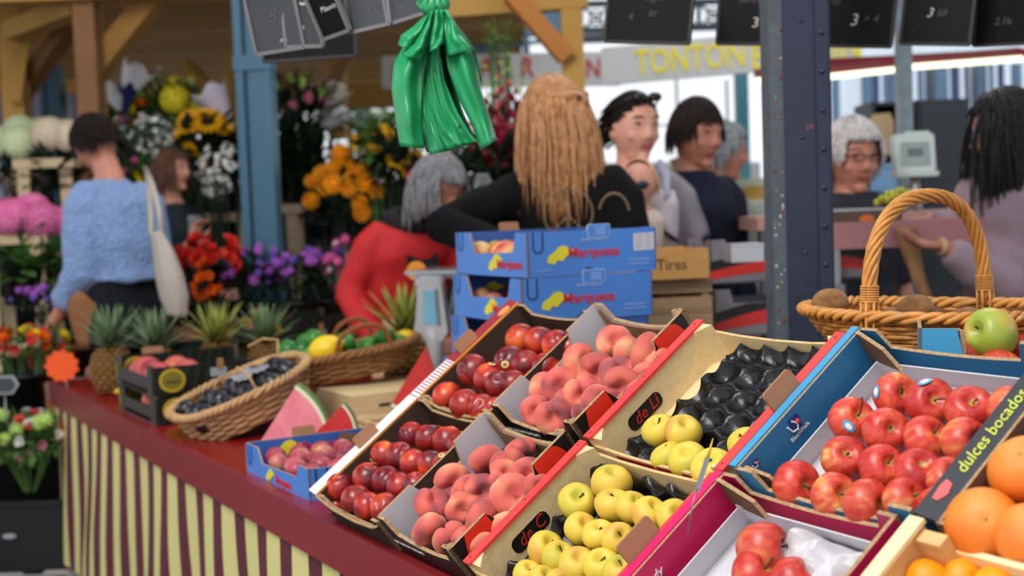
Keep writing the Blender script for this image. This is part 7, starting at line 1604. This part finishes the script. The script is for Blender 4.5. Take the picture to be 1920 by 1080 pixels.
# dark racks of buckets between, so the flowers stand on something
rk = empty('flower_rack', V((at(60, 700, 5.9).x-.1, at(60, 700, 5.9).y, 0)), 'dark stepped rack holding the flower buckets at left', 'rack')
for z, y, w_ in ((.42, -.55, 1.0), (.58, -.2, 1.3), (.72, .25, 1.4), (.94, .55, 1.4)):
    MB().box((.1, y, z), (w_, .34, .02)).build('shelf', BKT, rk); MB().box((.1, y-.165, z/2), (w_, .01, z)).build('front_cloth', mat('black_cloth', (14, 14, 16), .9), rk)
for nm, px, py, lab in (('kraft_wrap', 160, 600, 'brown kraft paper wrap around plants behind the orange star card'), ('kraft_wrap', 100, 770, 'brown kraft paper beside the posies under the table corner')):
    c = at(px, py, 5.35); o = empty(nm, V((c.x, c.y, c.z-.12)), lab, 'wrapping paper')
    MB().grid(lambda s, t: (cos(2*pi*s)*.075*(.5+.5*t), sin(2*pi*s)*.07*(.5+.5*t), .22*t+.03*sin(2*pi*s*3)*t), 26, 6).build('paper', mat('kraft', (156, 104, 70), .8, .1), o, True, solid=.002)
gk = empty('price_card', frame(at(8, 722, 4.9), PX, PZ, V((0, -1, 0))), 'small six-sided slate price card at the left edge', 'price card')
MB().prism([(-.05, -.035), (.03, -.035), (.055, 0), (.035, .035), (-.05, .035)], .006, (0, 0, -.006), (1, 0, 0), (0, 1, 0), 0).build('frame', mat('card_frame', (170, 176, 180), .6), gk)
MB().prism([(-.045, -.028), (.027, -.028), (.047, 0), (.03, .028), (-.045, .028)], .002, (0, 0, .0), (1, 0, 0), (0, 1, 0), 0).build('slate', SLATEG, gk); MB().tube([(0, -.03, 0), (0, -.25, 0)], .003, 5).build('stick', METAL, gk, True)
# the big display in the middle left
MID = [(235, 215, 'mixed yellow and orange bouquet above the blue-sweater woman', [(ROY, 8, None, .9, 1.2, .5), (ROO, 7, None, .9, 1.2, .5), (SUN, 2, SD_, .7, .8, .8)], LF, 7.2, (.2, .15, .14)),
    (300, 195, 'tall green bouquet with yellow heads in the middle of the display', [(GRP, 8, None, 1, 1.4, .5), (YEB, 1, None, .8, .9, .8), (ROW, 8, None, .8, 1, .5)], LF, 7.3, (.24, .16, .20)),
    (265, 275, 'mixed white and magenta bouquet behind the chestnut-haired woman', [(ROW, 12, None, .8, 1, .5), (PNK, 4, None, .9, 1.3, .5), (WHD, 80, None, 1, 1.8, .4)], LFG, 7.1, (.24, .16, .18)),
    (350, 255, 'white gypsophila and grey foliage beside the sunflowers', [(WHD, 120, None, .8, 1.3, .4)], LFG, 7.2, (.22, .15, .20)),
    (300, 330, 'green mixed bouquet low in the display', [(ROY, 4, None, .7, .9, .5), (PNK, 3, None, .9, 1.2, .5)], LF, 7.0, (.22, .15, .16)),
    (335, 188, 'lemon yellow round flower head at the top of the display', [(YEB, 2, None, .9, 1, [(0, -.08, 0, 1.1, (0, -1, .3)), (.12, -.04, -.02, .7, (.3, -1, .3))])], LF, 7.1, (.12, .1, .1)),
    (215, 250, 'dark leafy bunch with blue heads', [(VIO, 10, None, 1, 1.6, .5), (ROO, 4, None, .8, 1, .5)], LFD, 7.3, (.16, .14, .2))]
for k, (px, py, lab, bl, lf, d, rad) in enumerate(MID): bq_(px, py, d, lab, bl, rad=rad, leaf=(lf, 320, .09, .03), seed=20+k, base=.9, buck=(BKT, .1, .25))
for k, (px, py, cw, lab, l_) in enumerate(((245, 160, (236, 236, 240), 'white paper cone tilted at the top left of the display', .22), (215, 185, (226, 228, 232), 'white crumpled tissue left of the navy ribbon', .14), (238, 185, (24, 34, 96), 'deep navy blue wrapping beneath the white paper cone', .14), (412, 205, (206, 196, 210), 'pale lilac wrap left of the light blue post', .24), (620, 190, (186, 176, 156), 'beige paper wrap above the dark foliage', .20), (615, 225, (196, 198, 196), 'white net wrap behind the dark foliage', .22))):
    c = at(px, py, 7.0 if px < 500 else 7.1); o = empty('paper_cone', Matrix.Translation(c) @ Matrix.Rotation((.5, -.4, .2, -.5, .5, .9)[k], 4, 'Y'), lab, 'wrapping paper')
    MB().grid(lambda s, t: (cos(2*pi*s)*l_*.34*(.25+t)*(1+.1*sin(6*pi*s)), sin(2*pi*s)*l_*.3*(.25+t), l_*(t-.5)+.02*sin(8*pi*s)*t), 30, 8).build('paper', mat('wrap_%d' % k, cw, .5, .06), o, True, solid=.002)
bq_(385, 265, 6.75, 'cluster of sunflowers left of the light blue post', [(SUN, 7, SD_, 1, 1, [(-.06, -.06, .10, 1.28, (-.3, -1, .5)), (.03, -.06, .10, 1.47, (.2, -.8, .8)), (-.10, -.04, .02, 1.22, (-.6, -1, .1)), (-.08, -.05, -.06, 1.15, (-.5, -1, -.1)), (.0, -.02, .14, 1.15, (0, -.4, 1)), (-.04, -.07, -.12, 1.15, (-.2, -1, -.4)), (.09, -.02, .08, 1.15, (.8, -.8, .6))])], rad=(.15, .1, .15), leaf=(LFD, 220, .12, .06), seed=40, base=.85)
bq_(425, 320, 6.5, 'white delphinium sprays hanging before the light blue post', [(WHD, 90, None, 1.0, 1.6, .4)], rad=(.15, .08, .14), leaf=(LFD, 60, .06, .02), seed=41, base=.85)
bq_(405, 350, 6.6, 'white stock flower spray near the raised hand', [(WHD, 60, None, 1.1, 1.7, .4)], rad=(.07, .05, .07), leaf=(LFD, 30, .06, .02), seed=42, base=.9, buck=None)
# red and orange bunch on the shelf, purple asters, pink ones
bq_(392, 495, 5.95, 'red gladiolus and ranunculus bunch on the green flower bench', [(ROS, 34, None, 1, 1.4, .5), (ROC, 10, None, 1, 1.3, .5)], rad=(.15, .12, .13), leaf=(LFD, 60, .05, .02), seed=50, base=.84, buck=(BKT, .1, .12))
bq_(385, 525, 5.85, 'orange blossoms low in front of the red bunch', [(ROO, 12, None, .9, 1.2, .6)], rad=(.055, .05, .09), leaf=(LFD, 10, .04, .02), seed=51, base=.84, buck=None)
for k, (px, py, d, n1, n2, lab, rad) in enumerate(((475, 505, 6.0, 14, 4, 'purple asters right of the red bunch', (.14, .12, .11)), (555, 510, 6.0, 12, 10, 'violet and purple asters in the middle of the green bench', (.16, .12, .11)), (610, 485, 6.1, 10, 4, 'purple asters under the dark foliage', (.13, .12, .10)))):
    bq_(px, py, d, lab, [(PUR, n1, None, 1, 1.4, .6), (VIO, n2, None, 1, 1.4, .6)], rad=rad, leaf=(LFD, 420, .05, .016), seed=60+k, base=.84, buck=(BKT, .1, .1))
bq_(645, 500, 5.95, 'pink carnations at the right end of the green bench', [(PNK, 18, None, 1, 1.5, .6), (ROW, 5, None, .6, .8, .5)], rad=(.08, .08, .12), leaf=(LFG, 160, .05, .014), seed=65, base=.84, buck=(BKT, .08, .1))
bn_ = empty('flower_bench', V((at(520, 555, 5.9).x, at(520, 555, 5.9).y+.12, 0)), 'dark green bench with a brown wooden edge under the asters', 'bench')
GRN = mat('dark_green_panel', (22, 44, 42), .6, .1)
MB().box((0, 0, .81), (1.5, .5, .03)).build('bench_top', TIMP, bn_); MB().box((0, -.255, .82), (1.52, .02, .05)).build('edge_strip', mat('brown_edge', (150, 104, 74), .7, .1), bn_); MB().box((0, -.24, .40), (1.5, .02, .79)).build('front_panel', GRN, bn_); MB().box((-.74, 0, .40), (.02, .5, .79)).build('end_panel', GRN, bn_); MB().box((.74, 0, .40), (.02, .5, .79)).build('end_panel', GRN, bn_)
# dark foliage stand, protea, golden pompons, sunflowers
bq_(560, 200, 7.1, 'tall dark bunch with pink proteas and yellow-green tips right of the blue post', [(GRP, 10, None, 1.1, 1.6, .3), (RPK, 8, None, 1.2, 1.6, .6)], rad=(.22, .15, .16), leaf=(LFD, 420, .14, .03), seed=70, base=.9, buck=(BKT, .13, .4))
bq_(545, 290, 7.0, 'mass of dark leaves below the pink proteas', [(RPK, 3, None, .8, 1, .5)], rad=(.22, .15, .25), leaf=(LFD, 520, .14, .04), seed=71, base=.55, buck=(BKT, .16, .45))
bq_(600, 330, 7.3, 'dark leaves behind the golden chrysanthemums', [(ROW, 2, None, .5, .6, .5)], rad=(.22, .12, .22), leaf=(LFD, 420, .14, .04), seed=72, base=.3, buck=(BKT, .16, .6))
gl = [(-.20, -.02, .02), (-.21, -.02, -.08), (-.14, -.06, .05), (-.08, -.08, .08), (-.02, -.08, .12), (-.08, -.1, .0), (0, -.12, -.03), (.04, -.1, .06), (.08, -.1, -.0), (.05, -.12, -.10), (.13, -.08, -.04), (-.04, -.08, .15), (.0, -.04, .10), (.10, -.04, .10), (.02, -.1, .02), (-.13, -.06, -.02), (.06, -.12, -.15)]
bq_(660, 345, 6.6, 'bunch of golden-orange chrysanthemum heads left of the red coat', [(ORP, len(gl), None, 1, 1, [(x, y, z, 1.05+.12*((i*7) % 3), (x*3, -1, z*3+.2)) for i, (x, y, z) in enumerate(gl)])], rad=(.2, .12, .16), leaf=(LFD, 260, .10, .035), seed=73, base=.5, buck=(BKT, .13, .45))
bq_(712, 262, 6.5, 'large open sunflower with a dark centre beside the green bags', [(SUN, 4, SD_, 1, 1, [(.01, -.08, 0, 1.28, (0, -1, .1)), (-.09, -.04, -.01, 1.05, (-.6, -1, .2)), (-.05, .02, .04, .9, (-.3, -.6, .9)), (.09, .0, -.02, .9, (.8, -.7, .2))])], rad=(.14, .1, .11), leaf=(LF, 200, .12, .05), seed=74, base=.6, buck=(BKT, .12, .4))
bq_(745, 298, 6.4, 'half-hidden sunflowers just above the grey-haired woman', [(SUN, 3, SD_, 1, 1, [(0, -.05, 0, .9, (.2, -1, .1)), (.09, -.02, .0, .8, (.4, -1, 0)), (.06, -.03, -.06, .8, (.5, -1, -.3))])], rad=(.12, .1, .10), leaf=(LFD, 220, .12, .05), seed=75, base=.6, buck=(BKT, .12, .4))
for k in range(5):
    c = at(530+k*45, 470, 7.0); o = empty('flower_bucket', V((c.x, c.y+.1, 0)), 'tall dark flower bucket behind the asters, %s from left' % ORD[k], 'bucket', 'dark buckets behind the asters')
    bucket(o, (0, 0, 0), .12, .95, BKT, 'body'); MB().lathe([(.122, .90), (.128, .90), (.128, .93), (.122, .93)], 20).build('rim_band', BKT, o)
# gladioli right of the green bags
def gladiolus(px, d, ytop, ybot, m, label, k):
    a, b = at(px, ybot, d), at(px+6*sin(k), ytop, d); o = empty('gladiolus', V((a.x, a.y, a.z-.5)), label, 'flowers', 'gladioli behind the green bags'); I = Matrix.Translation(-V((a.x, a.y, a.z-.5)))
    MB().tube([(0, 0, 0), I @ a, I @ b], [.006, .006, .002], 5).build('stem', LF, o, True); n_ = 11
    for i in range(n_):
        p = I @ (a+(b-a)*(i/n_)); s_ = 1.25*(1-.75*i/n_); link('blossom', m if i < 8 else GRP, o, Matrix.Translation(p+V(((-1)**i*.018, -.02, 0))) @ arb(((-1)**i*.8, -1, .3), i) @ sc(s_ if i < 8 else .35))
    mb = MB(); leaves(mb, I @ a, (.05, .04, .12), 14, .22, .02, random.Random(k)); mb.build('foliage', LFD, o, kind='stuff')
CRM = rose_me(petm('deep_red', (180, 16, 34)), .034); PKS = rose_me(petm('salmon', (226, 130, 130)), .030); MGT = rose_me(petm('magenta', (210, 30, 100)), .034)
for k, (px, yt, yb_, m, col) in enumerate(((902, 110, 290, PKS, 'salmon pink'), (918, 130, 300, CRM, 'deep red'), (934, 120, 285, CRM, 'deep red'), (950, 105, 280, MGT, 'magenta red'), (966, 125, 285, CRM, 'deep red'), (982, 115, 270, CRM, 'deep red'), (926, 150, 310, MGT, 'magenta red'), (976, 190, 310, CRM, 'deep red'), (890, 150, 300, PKS, 'salmon pink'), (944, 90, 240, PKS, 'salmon pink'))):
    gladiolus(px, 5.9+.05*(k % 3), yt, yb_, m, '%s gladiolus spike behind the green bags, %s' % (col, ('third from left', 'fourth from left', 'short one mid left', 'tall one mid right', 'second from right', 'rightmost tall one', 'low one with wide blooms', 'lowest at right by the blonde hair', 'leftmost beside the bags', 'tallest with pale tip')[k]), k)
bq_(930, 295, 5.95, 'dark foliage at the foot of the gladioli', [(CRM, 5, None, .9, 1.2, .6)], rad=(.18, .1, .10), leaf=(LFD, 380, .12, .03), seed=80, base=.4, buck=(BKT, .14, .4))
bq_(935, 60, 6.0, 'feathery light green sprig above the gladioli', [(GRP, 1, None, .3, .3, .3)], rad=(.10, .05, .05), leaf=(LFY, 60, .06, .012), seed=81, base=1.0, buck=None)
bq_(860, 330, 5.8, 'dark leaves between the grey-haired woman and the blonde seller', [(MGT, 2, None, .8, 1, .5)], rad=(.22, .12, .12), leaf=(LFD, 320, .12, .04), seed=82, base=.3, buck=(BKT, .16, .5))
cc_ = at(905, 368, 5.6); o = empty('cream_counter', V((cc_.x, cc_.y, 0)), 'pale cream counter top seen under the blonde seller arm', 'counter'); MB().box((.05, 0, cc_.z), (.7, .3, .05)).build('counter_top', CREAM, o); MB().box((.05, 0, cc_.z/2), (.66, .26, cc_.z)).build('base', GRN, o)
gv = empty('glass_vase', at(905, 352, 5.5), 'small clear glass vase on the cream counter', 'vase'); MB().lathe([(0, -.03), (.03, -.03), (.04, .02), (.03, .05), (.032, .06), (.028, .05), (.036, .02), (.027, -.025), (0, -.025)], 18).build('glass', mat('clear_glass', (240, 244, 246), .03, .01, trans=.95), gv, True)

DARKBG = mat('black_backdrop', (16, 18, 18), .8, .2, 4)  # black sheets added to darken the background behind the flowers
tp = empty('backdrop', V((at(390, 400, 8.3).x, at(390, 400, 8.3).y, 0)), 'black tarpaulin added to shut out the sky behind the flower display', 'backdrop')
MB().grid(lambda s, t: (-.75+1.5*s, .03*sin(s*30), (at(390, 262, 8.3).z)*t), 50, 4).build('sheet', DARKBG, tp, True, solid=.003)
for x in (-.75, .75): MB().tube([(x, 0, 0), (x, 0, 1.9)], .015, 6).build('pole', METAL, tp, True)

tq = at(760, 300, 8.2)
tp = empty('backdrop', V((at(700, 400, 8.2).x, at(700, 400, 8.2).y, 0)), 'low black tarpaulin added to shut out the sky behind the golden chrysanthemums', 'backdrop')  # second dark sheet, added to close bright sky gaps between the bunches
MB().grid(lambda s, t: (-.62+1.24*s, .03*sin(s*30), at(700, 345, 8.2).z*t), 50, 4).build('sheet', DARKBG, tp, True, solid=.003)
for x in (-.62, .62): MB().tube([(x, 0, 0), (x, 0, 1.55)], .015, 6).build('pole', METAL, tp, True)
# ------------------------------------------------------------ prototypes are removed, only placed copies stay
for pr in (apples_y, apples_r, nects, peaches, oranges, clems, protos_extra, [(two, 0, 0)]):
    for o, _, _ in pr:
        for ch in KIDS.get(o.name, ()): bpy.data.objects.remove(ch)
        bpy.data.objects.remove(o)
bpy.data.scenes.remove(TMPS)
